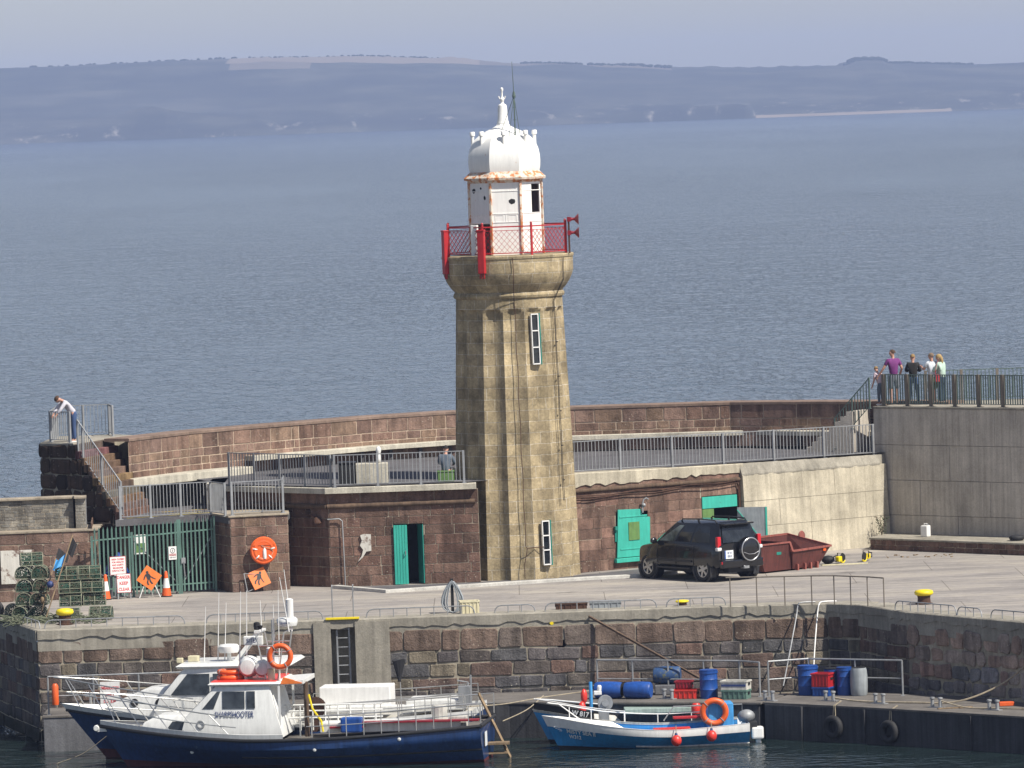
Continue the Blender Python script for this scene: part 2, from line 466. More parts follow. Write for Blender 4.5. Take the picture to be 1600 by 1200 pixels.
PAL_RED, PAL_DARK, PAL_QTOP = _w(PAL_RED), [(r * 1.18, g_ * 1.14, b * 1.08) for r, g_, b in PAL_DARK], _w(PAL_QTOP)
def masonry(mb, p0, p1, courses, wr, pal, holes=(), off=.014, joint=.022, bev=.010, jit=.006, relief=.005, batter=0.0, zb=0.0, mm=0, mort=1, zl=None, seed=0, u0=0.0, u1=None, pals=None, cut=.25):
    """a wall face from p0 to p1 (outside is on the right of p0->p1 seen from above): real blocks over a mortar bed"""
    rnd = random.Random(seed)
    d = V3((p1[0] - p0[0], p1[1] - p0[1], 0)); L = d.length; d.normalize()
    nrm = V3((d.y, -d.x, 0))
    u1 = L if u1 is None else u1
    def P(u, z, o): return V3((p0[0], p0[1], 0)) + d * u + V3((0, 0, z)) + nrm * (o - batter * (z - zb))
    z = zb
    for ci, h in enumerate(courses):
        pl = pals[ci] if pals else pal
        w0, w1 = wr[ci] if isinstance(wr, list) else wr
        u = u0 - rnd.random() * w0 * .6
        while u < u1 - .02:
            w = rnd.uniform(w0, w1) * (1 if rnd.random() > .2 else .6)
            a, b = max(u, u0), min(u + w, u1); u += w
            if u1 - u < w0 * .3: b = u1; u = u1
            if b - a < .05: continue
            segs = [(a, b, z, z + h)]
            for (ha, hb, hz0, hz1) in holes:
                ns = []
                for (a_, b_, z_, t_) in segs:
                    if b_ <= ha or a_ >= hb or t_ <= hz0 or z_ >= hz1: ns.append((a_, b_, z_, t_)); continue
                    if a_ < ha: ns.append((a_, ha, z_, t_))
                    if b_ > hb: ns.append((hb, b_, z_, t_))
                    if t_ > hz1: ns.append((max(a_, ha), min(b_, hb), hz1, t_))
                    if z_ < hz0: ns.append((max(a_, ha), min(b_, hb), z_, hz0))
                segs = ns
            cc = rnd.choice(pl); k = rnd.uniform(.82, 1.15); cc = tuple(x * k for x in cc)
            o = off + rnd.uniform(-relief, relief)
            for (a_, b_, z_, t_) in segs:
                if b_ - a_ < .06 or t_ - z_ < .05: continue
                j = joint / 2; q = min(b_ - a_, t_ - z_) * cut * .5
                J = lambda: rnd.uniform(-jit, jit)
                A, B, Z0, Z1 = a_ + j, b_ - j, z_ + j, t_ - j
                ring = [(A + q, Z0), (B - q, Z0), (B, Z0 + q), (B, Z1 - q), (B - q, Z1), (A + q, Z1), (A, Z1 - q), (A, Z0 + q)]
                ring = [(x + J(), y + J()) for x, y in ring]
                cu, cz = (A + B) / 2, (Z0 + Z1) / 2
                def inset(x, y, e):
                    dx, dy = x - cu, y - cz
                    return (cu + math.copysign(max(abs(dx) - e, 0), dx), cz + math.copysign(max(abs(dy) - e, 0), dy))
                v0 = [P(x, y, -.02) for x, y in ring]
                v1 = [P(x, y, o - bev * .7) for x, y in ring]
                v2 = [P(*inset(x, y, bev), o + rnd.uniform(-relief, relief) * .3) for x, y in ring]
                mb.loft([v0, v1, v2], cap=False, m=mm, c=cc)
                mb.add(v2, [tuple(range(8))], mm, cc)
        z += h
    # mortar bed, with the openings left out
    ztop = z
    us = sorted({u0, u1, *[x for hh in holes for x in hh[:2] if u0 < x < u1]})
    zs = sorted({zb, ztop, *[x for hh in holes for x in hh[2:] if zb < x < ztop]})
    for a, b in zip(us, us[1:]):
        for c_, e in zip(zs, zs[1:]):
            um, zm = (a + b) / 2, (c_ + e) / 2
            if any(h[0] < um < h[1] and h[2] < zm < h[3] for h in holes): continue
            mb.quad(P(a, c_, 0), P(b, c_, 0), P(b, e, 0), P(a, e, 0), mort, (.3, .27, .21))
    return P

def cap_strip(mb, pts, w, z0, z1, m=0, c=None, over=.04):
    """coping along a polyline: left side of the path is the back"""
    pts = [V3((p[0], p[1], 0)) for p in pts]; F = []; B = []
    for i, p in enumerate(pts):
        t = (pts[min(i + 1, len(pts) - 1)] - pts[max(i - 1, 0)]).normalized(); n = V3((t.y, -t.x, 0))
        F.append(p + n * over); B.append(p - n * w)
    rings = [[V3((f.x, f.y, z0)), V3((f.x, f.y, z1 - .02)), V3((f.x * .97 + b.x * .03, f.y * .97 + b.y * .03, z1)), V3((b.x, b.y, z1)), V3((b.x, b.y, z0))] for f, b in zip(F, B)]
    mb.loft(rings, m=m, c=c)

# ------------------------------------------------------------------ railings
def railing(name, label, pts, h, post_gap, bal_gap, mat, group=None, post=.05, bal=.018, rail=.035, postmat=None, foot=False, bottom=.09):
    """pts: path of feet (x,y,z); each bay is a panel of top rail, bottom rail and bars, each post its own part"""
    t = thing(name, label, 'railing', pts[0], 0, group)
    posts = []; pm = postmat or mat
    for a, b in zip(pts, pts[1:]):
        a, b = V3(a), V3(b); L = (V3((b.x, b.y, 0)) - V3((a.x, a.y, 0))).length
        n = max(1, round(L / post_gap))
        for i in range(n):
            p, q = a.lerp(b, i / n), a.lerp(b, (i + 1) / n)
            if not posts: posts.append(p)
            posts.append(q)
            mb = MB(); up = V3((0, 0, h)); lo = V3((0, 0, bottom))
            mb.bar(p + up, q + up, rail, rail * .8); mb.bar(p + lo, q + lo, rail * .8, rail * .6)
            l = (V3((q.x, q.y, 0)) - V3((p.x, p.y, 0))).length
            k = max(2, round(l / bal_gap))
            for j in range(1, k):
                c = p.lerp(q, j / k)
                mb.bar(c + lo, c + up, bal, bal, up=(q - p).normalized())
            mb.build('railing_panel', mat, t, world=True)
    d = (V3(pts[1]) - V3(pts[0])); ang = math.atan2(d.y, d.x)
    for p in posts:
        mb = MB(); mb.box((p.x, p.y, p.z + (h + .02) / 2), (post, post, h + .02), ang)
        mb.box((p.x, p.y, p.z + .008), (post * 2.2, post * 2.2, .016), ang)
        mb.build('post', pm, t, world=True, bevel=.004)
    return t
# ================================================================== camera, light, air
ROLL, PIT = R(2.0), math.atan(432 / 9800)
f_ = V3((0, math.cos(PIT), -math.sin(PIT))); u_ = V3((0, math.sin(PIT), math.cos(PIT))); r_ = V3((1, 0, 0))
rc = r_ * math.cos(ROLL) - u_ * math.sin(ROLL); uc = u_ * math.cos(ROLL) + r_ * math.sin(ROLL)
cam = bpy.data.cameras.new('camera'); co = bpy.data.objects.new('camera', cam); COL.objects.link(co)
co.matrix_world = Matrix.Translation((0, 0, 15)) @ Matrix((rc, uc, -f_)).transposed().to_4x4()
cam.sensor_width = 36; cam.lens = 9800 / 1600 * 36; cam.clip_start = 1; cam.clip_end = 40000
scn.camera = co
SUN_AZ, SUN_EL = R(127), R(50)      # azimuth clockwise from +Y
ts = V3((math.sin(SUN_AZ) * math.cos(SUN_EL), math.cos(SUN_AZ) * math.cos(SUN_EL), math.sin(SUN_EL)))
sl = bpy.data.lights.new('sun', 'SUN'); so = bpy.data.objects.new('sun', sl); COL.objects.link(so)
so.rotation_euler = ts.to_track_quat('Z', 'Y').to_euler(); so.location = (60, 100, 120)
sl.energy = SUN_STRENGTH; sl.angle = R(.53); sl.color = (1, .945, .85)
w = bpy.data.worlds.new('World'); scn.world = w; w.use_nodes = True
wn = w.node_tree; sky = wn.nodes.new('ShaderNodeTexSky'); sky.sky_type = 'NISHITA'; sky.sun_disc = False
sky.sun_elevation = SUN_EL; sky.sun_rotation = SUN_AZ; sky.altitude = 0; sky.air_density = AIR; sky.dust_density = DUST; sky.ozone_density = 2.5
hs = wn.nodes.new('ShaderNodeHueSaturation'); hs.inputs['Saturation'].default_value = .58; wn.links.new(sky.outputs[0], hs.inputs['Color'])
wn.links.new(mix(wn, 'MULTIPLY', 1.0, hs.outputs[0], (.96, .97, 1.06)), wn.nodes['Background'].inputs[0]); wn.nodes['Background'].inputs[1].default_value = SKY_STRENGTH
scn.view_settings.view_transform = 'Standard'; scn.view_settings.look = 'None'; scn.view_settings.exposure = EXPOSURE; scn.view_settings.gamma = 1
scn.cycles.max_bounces = 6; scn.cycles.volume_bounces = 0; scn.cycles.transparent_max_bounces = 10
scn.cycles.use_denoising = True

hz = MB().box((0, 3700, 41), (3600, 7500, 96)).build('haze', [])
hm = bpy.data.materials.new('haze_air'); hm.use_nodes = True; nt = hm.node_tree; nt.nodes.clear()
hv = nt.nodes.new('ShaderNodeVolumePrincipled'); ho = nt.nodes.new('ShaderNodeOutputMaterial')
hv.inputs['Density'].default_value = HAZE_DENSITY; hv.inputs['Color'].default_value = (*HAZE_COLOR, 1)
nt.links.new(hv.outputs[0], ho.inputs['Volume']); hz.data.materials.append(hm); structure(hz, 'stuff')

# ================================================================== sea, harbour, far coast
WZ = -3.3
sea = MB().quad((-1700, 150, WZ), (1700, 150, WZ), (1700, 7000, WZ), (-1700, 7000, WZ)).build('sea', 'sea'); structure(sea)
hb = MB().quad((-60, 20, WZ + .006), (60, 20, WZ + .006), (60, 188, WZ + .006), (-60, 188, WZ + .006)).build('harbour_water', 'harbour'); structure(hb)

def coastmat():
    m, nt, b = newmat('far_coast_land')
    v = coords(nt, (.004, .004, .03))
    n1 = noise(nt, v, 2.2, 6, .6)
    c = ramp(nt, n1, [(.32, (.014, .018, .016)), (.5, (.032, .036, .026)), (.66, (.068, .068, .05))])
    geo = nt.nodes.new('ShaderNodeNewGeometry'); sp = nt.nodes.new('ShaderNodeSeparateXYZ'); nt.links.new(geo.outputs['Position'], sp.inputs[0])
    at = nt.nodes.new('ShaderNodeAttribute'); at.attribute_name = 'col'
    c = mix(nt, 'MIX', at.outputs['Fac'], c, (.22, .18, .135, 1))
    # bare rock faces low on the cliffs
    vr = coords(nt, (.045, .045, .015)); n2 = noise(nt, vr, 1.0, 7, .75)
    lo = nt.nodes.new('ShaderNodeMapRange'); nt.links.new(sp.outputs['Z'], lo.inputs[0])
    lo.inputs[1].default_value = 3; lo.inputs[2].default_value = 20; lo.inputs[3].default_value = 1; lo.inputs[4].default_value = 0
    rk = mix(nt, 'MULTIPLY', 1.0, ramp(nt, n2, [(.57, g(0)), (.66, g(1))]), lo.outputs[0])
    c = mix(nt, 'MIX', rk, c, (.22, .20, .17, 1))
    nt.links.new(c, b.inputs['Base Color']); b.inputs['Roughness'].default_value = 1
    return m
M['coast'] = coastmat()
HT = [(0, 77), (340, 79), (540, 77), (700, 72), (850, 63), (1000, 58), (1100, 54), (1250, 51), (1385, 50), (1400, 54), (1440, 54), (1460, 50), (1600, 46)]
def ridge(px):
    for (a, ha), (b, hb_) in zip(HT, HT[1:]):
        if a <= px <= b:
            t = (px - a) / (b - a); t = t * t * (3 - 2 * t); return ha + (hb_ - ha) * t
    return HT[0][1] if px < 0 else HT[-1][1]
rnd = random.Random(3)
mb = MB(); rows = [(0, 0, 0), (14, .22, 0), (60, .32, .02), (180, .55, 0), (330, .80, 0), (420, .93, 0), (520, 1.0, 0), (720, 1.0, 0), (900, .8, 0)]
xs = [-1100 + i * 5.5 for i in range(401)]
ph = [rnd.uniform(0, 6.3) for _ in range(12)]
def wob(x, k): return sum(math.sin(x * (.006 * 1.9 ** j) + ph[(j + k) % 12]) / 1.7 ** j for j in range(5))
grid = []
for x in xs:
    px = 800 + x * 9800 / 6000; hh = ridge(px); ring = []
    beach = 1 if 1190 < px < 1500 else 0
    for k, (dy, fr, _) in enumerate(rows):
        y = 6000 + dy + (6 if k < 3 else 20) * wob(x, k) + (9 * wob(x * .3, 4))
        z = WZ + hh * fr
        if 0 < k < 6: z += 1.8 * wob(x * 2, k) * min(1, fr * 3)
        if k == 1: z = WZ + hh * (.05 if beach else .18 + .10 * wob(x * 1.7, 7))
        if k in (6, 7): z += rnd.uniform(-.25, .35) + (.9 if rnd.random() > .9 else 0)
        ring.append(V3((x, y, max(z, WZ - .5 if k == 0 else WZ + .2))))
    grid.append(ring)
vs = [p for r in grid for p in r]; K = len(rows)
for i in range(len(xs) - 1):
    px = 800 + xs[i] * 9800 / 6000
    for k in range(K - 1):
        c = 0.0
        if k == 5 and 340 < px < 1080: c = .85 if px < 760 else .45
        if k == 4 and 345 < px < 480: c = .5
        if k == 0 and 1190 < px < 1500: c = 1.0
        mb.f.append([i * K + k, (i + 1) * K + k, (i + 1) * K + k + 1, i * K + k + 1]); mb.m.append(0); mb.c.append((c, c, c))
mb.v = [tuple(p) for p in vs]
o = mb.build('far_hills', 'coast', smooth=60); structure(o)
# hedgerow trees on the far skyline read as one dark fringe
mb = MB()
for _ in range(520):
    px = rnd.choice([rnd.uniform(830, 1090), rnd.uniform(1385, 1450), rnd.uniform(1450, 1600), rnd.uniform(0, 700)])
    x = (px - 800) * 6000 / 9800; s = rnd.uniform(1.0, 2.4) * (1.5 if 1390 < px < 1448 else .8 if px < 700 else 1)
    mb.ball((x, 6520, WZ + ridge(px) + s * .3), (s * rnd.uniform(1, 2), s, s * rnd.uniform(.6, 1)), 6)
M['hedge'] = paint('far_hedge', (.04, .05, .03), 1, wear=.3, scale=.1)
structure(mb.build('far_hedgerow', 'hedge'), 'stuff')

# ================================================================== quay ground and walls
QF = [(-18.5, 200.0), (-14.3, 185.2), (-6.05, 185.2), (-3.95, 185.2), (5.4, 185.2), (9.1, 184.9), (10.0, 184.1), (11.2, 180.9), (14.2, 176.0), (24, 160)]
mb = MB()
poly = QF + [(40, 160), (40, 230), (-18.5, 230)]
mb.add([(p[0], p[1], 0) for p in poly], [tuple(range(len(poly)))])
structure(mb.build('quay_ground', 'ground'))
mb = MB(); core = [(-40, 238), (-40, 203), (-15.5, 203), (-15.2, 199)] + [(-14.1, 185.5), (-6.3, 185.5), (-3.7, 185.5), (5.4, 185.5), (9.2, 185.2), (10.3, 184.3), (11.5, 181.1), (14.5, 176.2), (24.3, 160.1), (40, 160), (40, 238)]

# --- the quay face: big blocks in courses under a concrete coping
CZ = [.40, .36, .40, .36, .42, .38, .64]
def qcourses(k): r = random.Random(k); return [c * r.uniform(.97, 1.03) for c in CZ]
qw = thing('quay_wall', 'long harbour quay wall of brown and grey stone blocks below the concrete coping', 'wall', (0, 185.2, WZ))
mb = MB(); pals = [PAL_QGREY, PAL_QGREY, PAL_QGREY, PAL_QUAY, PAL_QUAY, PAL_QUAY, PAL_QTOP]
wr = [(.9, 1.7), (.8, 1.6), (.8, 1.5), (.7, 1.5), (.6, 1.3), (.5, 1.2), (.8, 1.25)]
kw = dict(jit=.024, relief=.018, bev=.020, joint=.040, cut=.18, off=.036)
masonry(mb, (-14.3, 185.2), (-6.05, 185.2), CZ, wr, None, pals=pals, zb=WZ, seed=11, **kw)
masonry(mb, (-3.95, 185.2), (9.1, 184.9), CZ, wr, None, pals=pals, zb=WZ, seed=12, **kw)
masonry(mb, (9.1, 184.9), (10.0, 184.1), CZ, wr, None, pals=pals, zb=WZ, seed=13, **kw)
masonry(mb, (10.0, 184.1), (11.2, 180.9), CZ, wr, None, pals=pals, zb=WZ, seed=14, **kw)
kw2 = dict(jit=.045, relief=.04, bev=.035, joint=.06, cut=.36, off=.05)
masonry(mb, (11.2, 180.9), (14.2, 176.0), [.36, .34, .40, .38, .46, .44, .58], [(.5, .9)] * 7, None, pals=[[tuple(x * 1.9 for x in c) for c in q] for q in [PAL_QGREY] * 4 + [PAL_QUAY, PAL_QTOP, PAL_QTOP]], zb=WZ, seed=15, **kw2)  # right-hand runs: paler stone, lifted further in colour against the shade on this face
masonry(mb, (14.2, 176.0), (24, 160), [.36, .34, .40, .38, .46, .44, .58], [(.5, .9)] * 7, None, pals=[[tuple(x * 1.9 for x in c) for c in q] for q in [PAL_QGREY] * 4 + [PAL_QUAY, PAL_QTOP, PAL_QTOP]], zb=WZ, seed=16, **kw2)
masonry(mb, (-18.5, 200.0), (-14.3, 185.2), CZ, wr, None, pals=pals, zb=WZ, seed=17, **kw)
mb.build('stone_face', ['quaystone', 'quaymortar'], qw, world=True)
# coping band, its lower edge ragged
mb = MB(); rnd = random.Random(5)
def coping_run(a, b, lo=-.36):
    a, b = V3((*a, 0)), V3((*b, 0)); d = b - a; L = d.length; d.normalize(); n = V3((d.y, -d.x, 0)); k = max(2, int(L / .22)); rings = []
    for i in range(k + 1):
        p = a + d * (L * i / k); z = lo + rnd.uniform(-.06, .05); f = p + n * (.068 + rnd.uniform(-.008, .008))
        rings.append([p - n * .9 + V3((0, 0, .045)), f - n * .03 + V3((0, 0, .045 + rnd.uniform(-.006, .004))), f + V3((0, 0, .015)), f + V3((0, 0, z)), p - n * .02 + V3((0, 0, z - .02)), p - n * .9 + V3((0, 0, -.2))])
    mb.loft(rings)
for a, b in zip(QF, QF[1:]):
    d_ = (V3((*b, 0)) - V3((*a, 0))).normalized(); n_ = V3((d_.y, -d_.x, 0)) * .035; a_, b_ = V3((*a, 0)) + n_, V3((*b, 0)) + n_
    if not (a[0] == -6.05): mb.quad(a_ + V3((0, 0, -.6)), b_ + V3((0, 0, -.6)), b_, a_)
for a, b in zip(QF, QF[1:]): coping_run(a, b, -.22 if b[0] < 9.2 else -.20)
mb.build('concrete_coping', 'coping', qw, world=True)
# cast panel round the ladder recess
mb = MB()
for x0, x1 in ((-6.13, -5.62), (-4.90, -3.88)):
    mb.box(((x0 + x1) / 2, 185.32, (WZ - .03) / 2), (x1 - x0, .46, -WZ - .03), 0)
mb.box((-5.26, 185.95, (WZ - .03) / 2), (.9, .3, -WZ - .03), 0)
mb.build('ladder_recess', 'coping', qw, world=True)
mb = MB()
for px_, py_ in [(865, 976), (881, 999), (901, 1001), (922, 1014), (968, 1031), (985, 1041), (1002, 1060)]:
    pass
for (x, z) in [(0.93,-0.28), (1.65,-0.82), (2.03,-1.1), (2.89,-1.43), (3.21,-1.63), (3.52,-2.0)]:
    pp = [(x + rnd.uniform(.035, .07) * math.cos(a), z + rnd.uniform(.03, .06) * math.sin(a)) for a in [i * .785 for i in range(8)]]
    mb.add([(q[0], 185.09, q[1]) for q in pp] + [(q[0], 185.2, q[1]) for q in pp], [tuple(range(8))] + [(i, (i + 1) % 8, 8 + (i + 1) % 8, 8 + i) for i in range(8)])
mb.build('paint_splash', 'yellow', qw, world=True)
mb = MB()
for k in range(26):   # patches of pale render where blocks have been patched up
    u = rnd.gauss(1.35, .55); z = -.55 - abs(rnd.gauss(0, .5)); rr = rnd.uniform(.07, .24)
    pp = [(u + rr * rnd.uniform(.7, 1.4) * math.cos(a), z + rr * rnd.uniform(.5, 1) * math.sin(a)) for a in [i * .63 for i in range(10)]]
    mb.add([(q[0], 185.085 - .004 * (k % 4), q[1]) for q in pp] + [(q[0], 185.22, q[1]) for q in pp], [tuple(range(10))] + [(i, (i + 1) % 10, 10 + (i + 1) % 10, 10 + i) for i in range(10)])
mb.build('render_patch', 'coping', qw, world=True)

ld = thing('quay_ladder', 'galvanised rung ladder set in the concrete recess of the quay wall', 'ladder', (-5.26, 185.3, 0))
for x in (-5.44, -5.08): MB().bar((x, 185.28, WZ + .2), (x, 185.28, -.02), .05, .05).build('rail', 'galv', ld, world=True)
for i in range(11): MB().tube([(-5.44, 185.28, -.25 - i * .27), (-5.08, 185.28, -.25 - i * .27)], .016).build('rung', 'galv', ld, world=True)
MB().box((-5.26, 185.14, .075), (1.0, .16, .06)).build('threshold_plate', 'yellow', ld, world=True, bevel=.01)
for x in (-5.55, -4.93): MB().tube([(x, 185.35, .04), (x, 185.35, 1.02), (x + .01, 185.4, 1.05)], .018).build('grab_post', 'galv', ld, world=True)

# low kerb with the painted shade of a gutter behind it
mb = MB()
kp = [(-5.9, 198.0), (-4.15, 195.3), (-1.7, 196.35), (2.0, 197.7), (4.15, 198.2), (5.2, 199.6)]
cap_strip(mb, kp, .22, -.05, .10)
structure(mb.build('pavement_kerb', 'kerb_white', bevel=0))
mb = MB(); gp = kp + [(5.6, 203.0), (1.8, 199.8), (-1.8, 198.3), (-5.9, 198.3)]
mb.add([(p[0], p[1], .005) for p in gp], [tuple(range(len(gp)))])
structure(mb.build('gutter_shade', 'deck_tar'))  # flat dark sheet on the quay, shade behind the kerb put into its colour

# ================================================================== breakwater wall (curved, with bench)
BP = [(-12.5, 203.0), (-11.9, 204.2), (-10.7, 206.3), (-9.3, 207.9), (-7.2, 209.9), (-4.8, 212.2), (-2.3, 213.7), (2.1, 214.0), (7.4, 213.6), (9.6, 212.3), (11.7, 210.9), (14.5, 208.5)]
bw = thing('breakwater_wall', 'curved red sandstone parapet wall along the back of the upper deck', 'wall', (0, 214, 3.2))
mb = MB()
def along(path, cs, wr, pal, seed, zb, **k):
    for i, (a, b) in enumerate(zip(path, path[1:])):
        masonry(mb, a, b, cs, wr, pal, zb=zb, seed=seed + i, **k)
along(BP, [.42, .26, .27, .48], [(.5, 1.0), (.4, .8), (.4, .85), (.75, 1.15)], [tuple(x * 1.25 for x in c) for c in PAL_RED], 30, 3.2, relief=.004, off=.012, joint=.036, bev=.006, cut=.10)
mb.build('stone_face', ['sandstone', 'palemortar'], bw, world=True)
mb = MB(); cap_strip(mb, BP, .9, 4.62, 4.72, over=.035); mb.build('wall_top', 'walltop', bw, world=True)
mb = MB(); back = [(p[0] - .05, p[1] + .9) for p in BP]
for a, b in zip(back, back[1:]): mb.quad((*a, WZ - 1), (*b, WZ - 1), (*b, 4.64), (*a, 4.64))
mb.build('seaward_face', 'quaymortar', bw, world=True)
bn = thing('bench', 'long pale concrete bench along the foot of the curved breakwater wall', 'bench', (0, 213, 3.2))
mb = MB(); bpth = [(p[0] + (.62 if i < 6 else 0), p[1] - (.0 if i < 4 else .5 if i > 5 else .25)) for i, p in enumerate(BP[3:])]
cap_strip(mb, bpth, .50, 3.58, 3.74, over=.03); mb.build('seat', 'ledge', bn, world=True)
for i in range(20):
    t = i / 20 * (len(bpth) - 1); k = int(t); q = t - k
    x = bpth[k][0] * (1 - q) + bpth[k + 1][0] * q; y = bpth[k][1] * (1 - q) + bpth[k + 1][1] * q
    MB().box((x, y + .34, 3.39), (.10, .22, .38)).build('support', 'deck_tar', bn, world=True)  # dark colour on the supports stands in for shade under the seat
mb = MB(); fp = [(-12.4, 202.6), (-9.0, 206.9), (-8.6, 207.6), (-9.3, 207.95), (-10.7, 206.4), (-11.9, 204.4), (-12.6, 203.2)]
mb.prism(fp, 3.15, 3.42); structure(mb.build('wall_footing', 'ledge', bevel=.02))

# upper deck, lower deck
UD = [(-9.4, 201.7), (-5.95, 198.4), (-1.5, 198.4), (-.8, 199.0), (1.55, 200.65), (12.2, 208.65), (14.5, 209.0), (15, 209.4), (14.6, 212), (11.7, 211.1), (9.6, 212.5), (7.4, 213.8), (2.1, 214.2), (-2.3, 213.9), (-4.8, 212.4), (-7.2, 210.1), (-9.3, 208.1), (-10.8, 206.4)]
mb = MB(); mb.add([(p[0], p[1], 3.2 - max(0, p[0] - 2) * .011) for p in UD], [tuple(range(len(UD)))]); structure(mb.build('upper_deck', 'deck_tar'))
LD = [(-12.7, 198.25), (-9.7, 199.35), (-9.1, 197.7), (-7.25, 198.2), (-7.2, 199.9), (-9.4, 201.75), (-9.4, 205.4), (-12.3, 203.2), (-12.2, 201.5)]
mb = MB(); mb.prism(LD, 2.18, 2.38); structure(mb.build('lower_deck', 'deck_tar'))
mb = MB()
for a, b in (((-12.4, 199.0), (-9.6, 200.6)), ((-11.4, 201.5), (-8.9, 203.2)), ((-12.1, 199.9), (-10.1, 201.1))):
    d = (V3((*b, 0)) - V3((*a, 0))).normalized(); n = V3((-d.y, d.x, 0)) * .04
    a, b = V3((*a, 2.384)), V3((*b, 2.384)); mb.quad(a - n, b - n, b + n, a + n)
structure(mb.build('painted_line', 'yellow'))
# yellowish weeds growing on the deck beside the footing
mb = MB(); mb.prism([(-9.4, 201.75), (-10.0, 202.3), (-9.9, 205), (-9.4, 205.4)], 2.3, 3.2); structure(mb.build('deck_step', 'ledge'))

# ================================================================== store building left of the tower
sb = thing('store_building', 'dark sandstone harbour store with a turquoise door, left of the lighthouse', 'building', (-3.7, 198.5, 0))
mb = MB(); DOOR = (2.02, 2.98, 0, 1.93)
cs = [.34, .30, .32, .30, .32, .30, .30, .34]
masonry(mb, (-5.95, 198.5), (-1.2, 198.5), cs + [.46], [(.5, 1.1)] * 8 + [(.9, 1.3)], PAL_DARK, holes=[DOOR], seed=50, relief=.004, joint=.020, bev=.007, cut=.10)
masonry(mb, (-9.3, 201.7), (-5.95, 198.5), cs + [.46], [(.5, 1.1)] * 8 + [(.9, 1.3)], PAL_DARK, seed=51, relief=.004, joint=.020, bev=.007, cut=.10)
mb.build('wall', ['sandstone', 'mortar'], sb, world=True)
mb = MB(); x0, x1 = -3.93, -2.97
mb.box((x0 - .02 + .0, 198.66, .965), (.04, .3, 1.93)); mb.box((x1 + .02, 198.66, .965), (.04, .3, 1.93)); mb.box(((x0 + x1) / 2, 198.66, 1.95), (1.04, .3, .04))
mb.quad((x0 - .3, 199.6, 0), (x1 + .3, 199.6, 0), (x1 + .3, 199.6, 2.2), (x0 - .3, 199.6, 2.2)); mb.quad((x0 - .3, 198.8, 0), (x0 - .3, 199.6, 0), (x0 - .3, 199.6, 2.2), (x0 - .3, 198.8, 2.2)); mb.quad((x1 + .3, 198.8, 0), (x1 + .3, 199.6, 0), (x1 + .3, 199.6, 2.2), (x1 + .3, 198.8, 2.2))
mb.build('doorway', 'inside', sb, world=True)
def door_leaf(x, y, w, rz, mat, label=None):
    d = MB()
    for i in range(5): d.box((w * (i + .5) / 5, 0, .96), (w / 5 - .012, .045, 1.88))
    d.box((w / 2, .01, .96), (w, .03, 1.86))
    o = d.build('door', mat, sb, bevel=.004)
    o.location = (x - sb.location.x, y - sb.location.y, 0); o.rotation_euler = (0, 0, rz)
    h = MB().tube([(w * .85, -.03, .95), (w * .85, -.08, .95), (w * .85, -.08, 1.08), (w * .85, -.03, 1.08)], .012).build('handle', 'galv', o)
    if label: o['label'] = label
    return o
door_leaf(x0 + .01, 198.44, .43, 0, 'turq')
door_leaf(x1 - .01, 198.50, .45, R(112), 'turqdark', 'turquoise door leaf swung inward in shade')  # darker turquoise on this leaf, its shade put into the colour
mb = MB(); fr = [V3((-5.95, 198.5, 0)), V3((-1.2, 198.5, 0))]
def mould(a, b, z0, z1, r, mbx):
    n = 12; a, b = V3((*a, z0)), V3((*b, z1)); mbx.tube([a.lerp(b, i / n) for i in range(n + 1)], [r * random.uniform(.9, 1.1) for _ in range(n + 1)], 10)
mould((-6.0, 198.47), (-1.3, 198.47), 2.56, 2.58, .085, mb); mould((-9.3, 201.65), (-6.0, 198.47), 2.56, 2.56, .085, mb)
mb.build('string_course', 'darkwood', sb, world=True, smooth=50)
mb = MB(); cap_strip(mb, [(-9.45, 201.85), (-5.98, 198.42), (-1.25, 198.42)], .75, 2.98, 3.17, over=.16); mb.build('roof_ledge', 'ledge', sb, world=True)
MB().prism([(-4.98, 1.62), (-4.86, 1.66), (-4.64, 1.64), (-4.64, 1.12), (-4.80, 1.10), (-4.92, .92), (-5.08, .78), (-4.95, .98), (-4.90, 1.16), (-5.0, 1.3), (-4.93, 1.45)], -198.47, -198.42, mt=Matrix(((1, 0, 0, 0), (0, 0, -1, 0), (0, 1, 0, 0), (0, 0, 0, 1)))).build('poster_remnant', 'plaster_white', sb, world=True)
mb = MB(); mb.tube([(-6.0, 198.4, 2.16), (-5.62, 198.4, 2.17), (-5.53, 198.4, 2.10), (-5.5, 198.4, .05)], .022)
mb.build('drain_pipe', 'galv', sb, world=True, smooth=60)
mb = MB(); mb.tube([(-6.7, 199.1, 2.3), (-6.5, 198.85, 2.3), (-6.35, 198.7, 2.25)], .025); mb.lathe([(.05, .12), (.13, .05), (.15, -.08), (.13, -.1)], (-6.33, 198.7, 2.12), 14)
tag(mb.build('wall_lamp', 'rust', None, smooth=50), 'rusty bulkhead lamp on the shaded corner of the dark store', 'lamp')

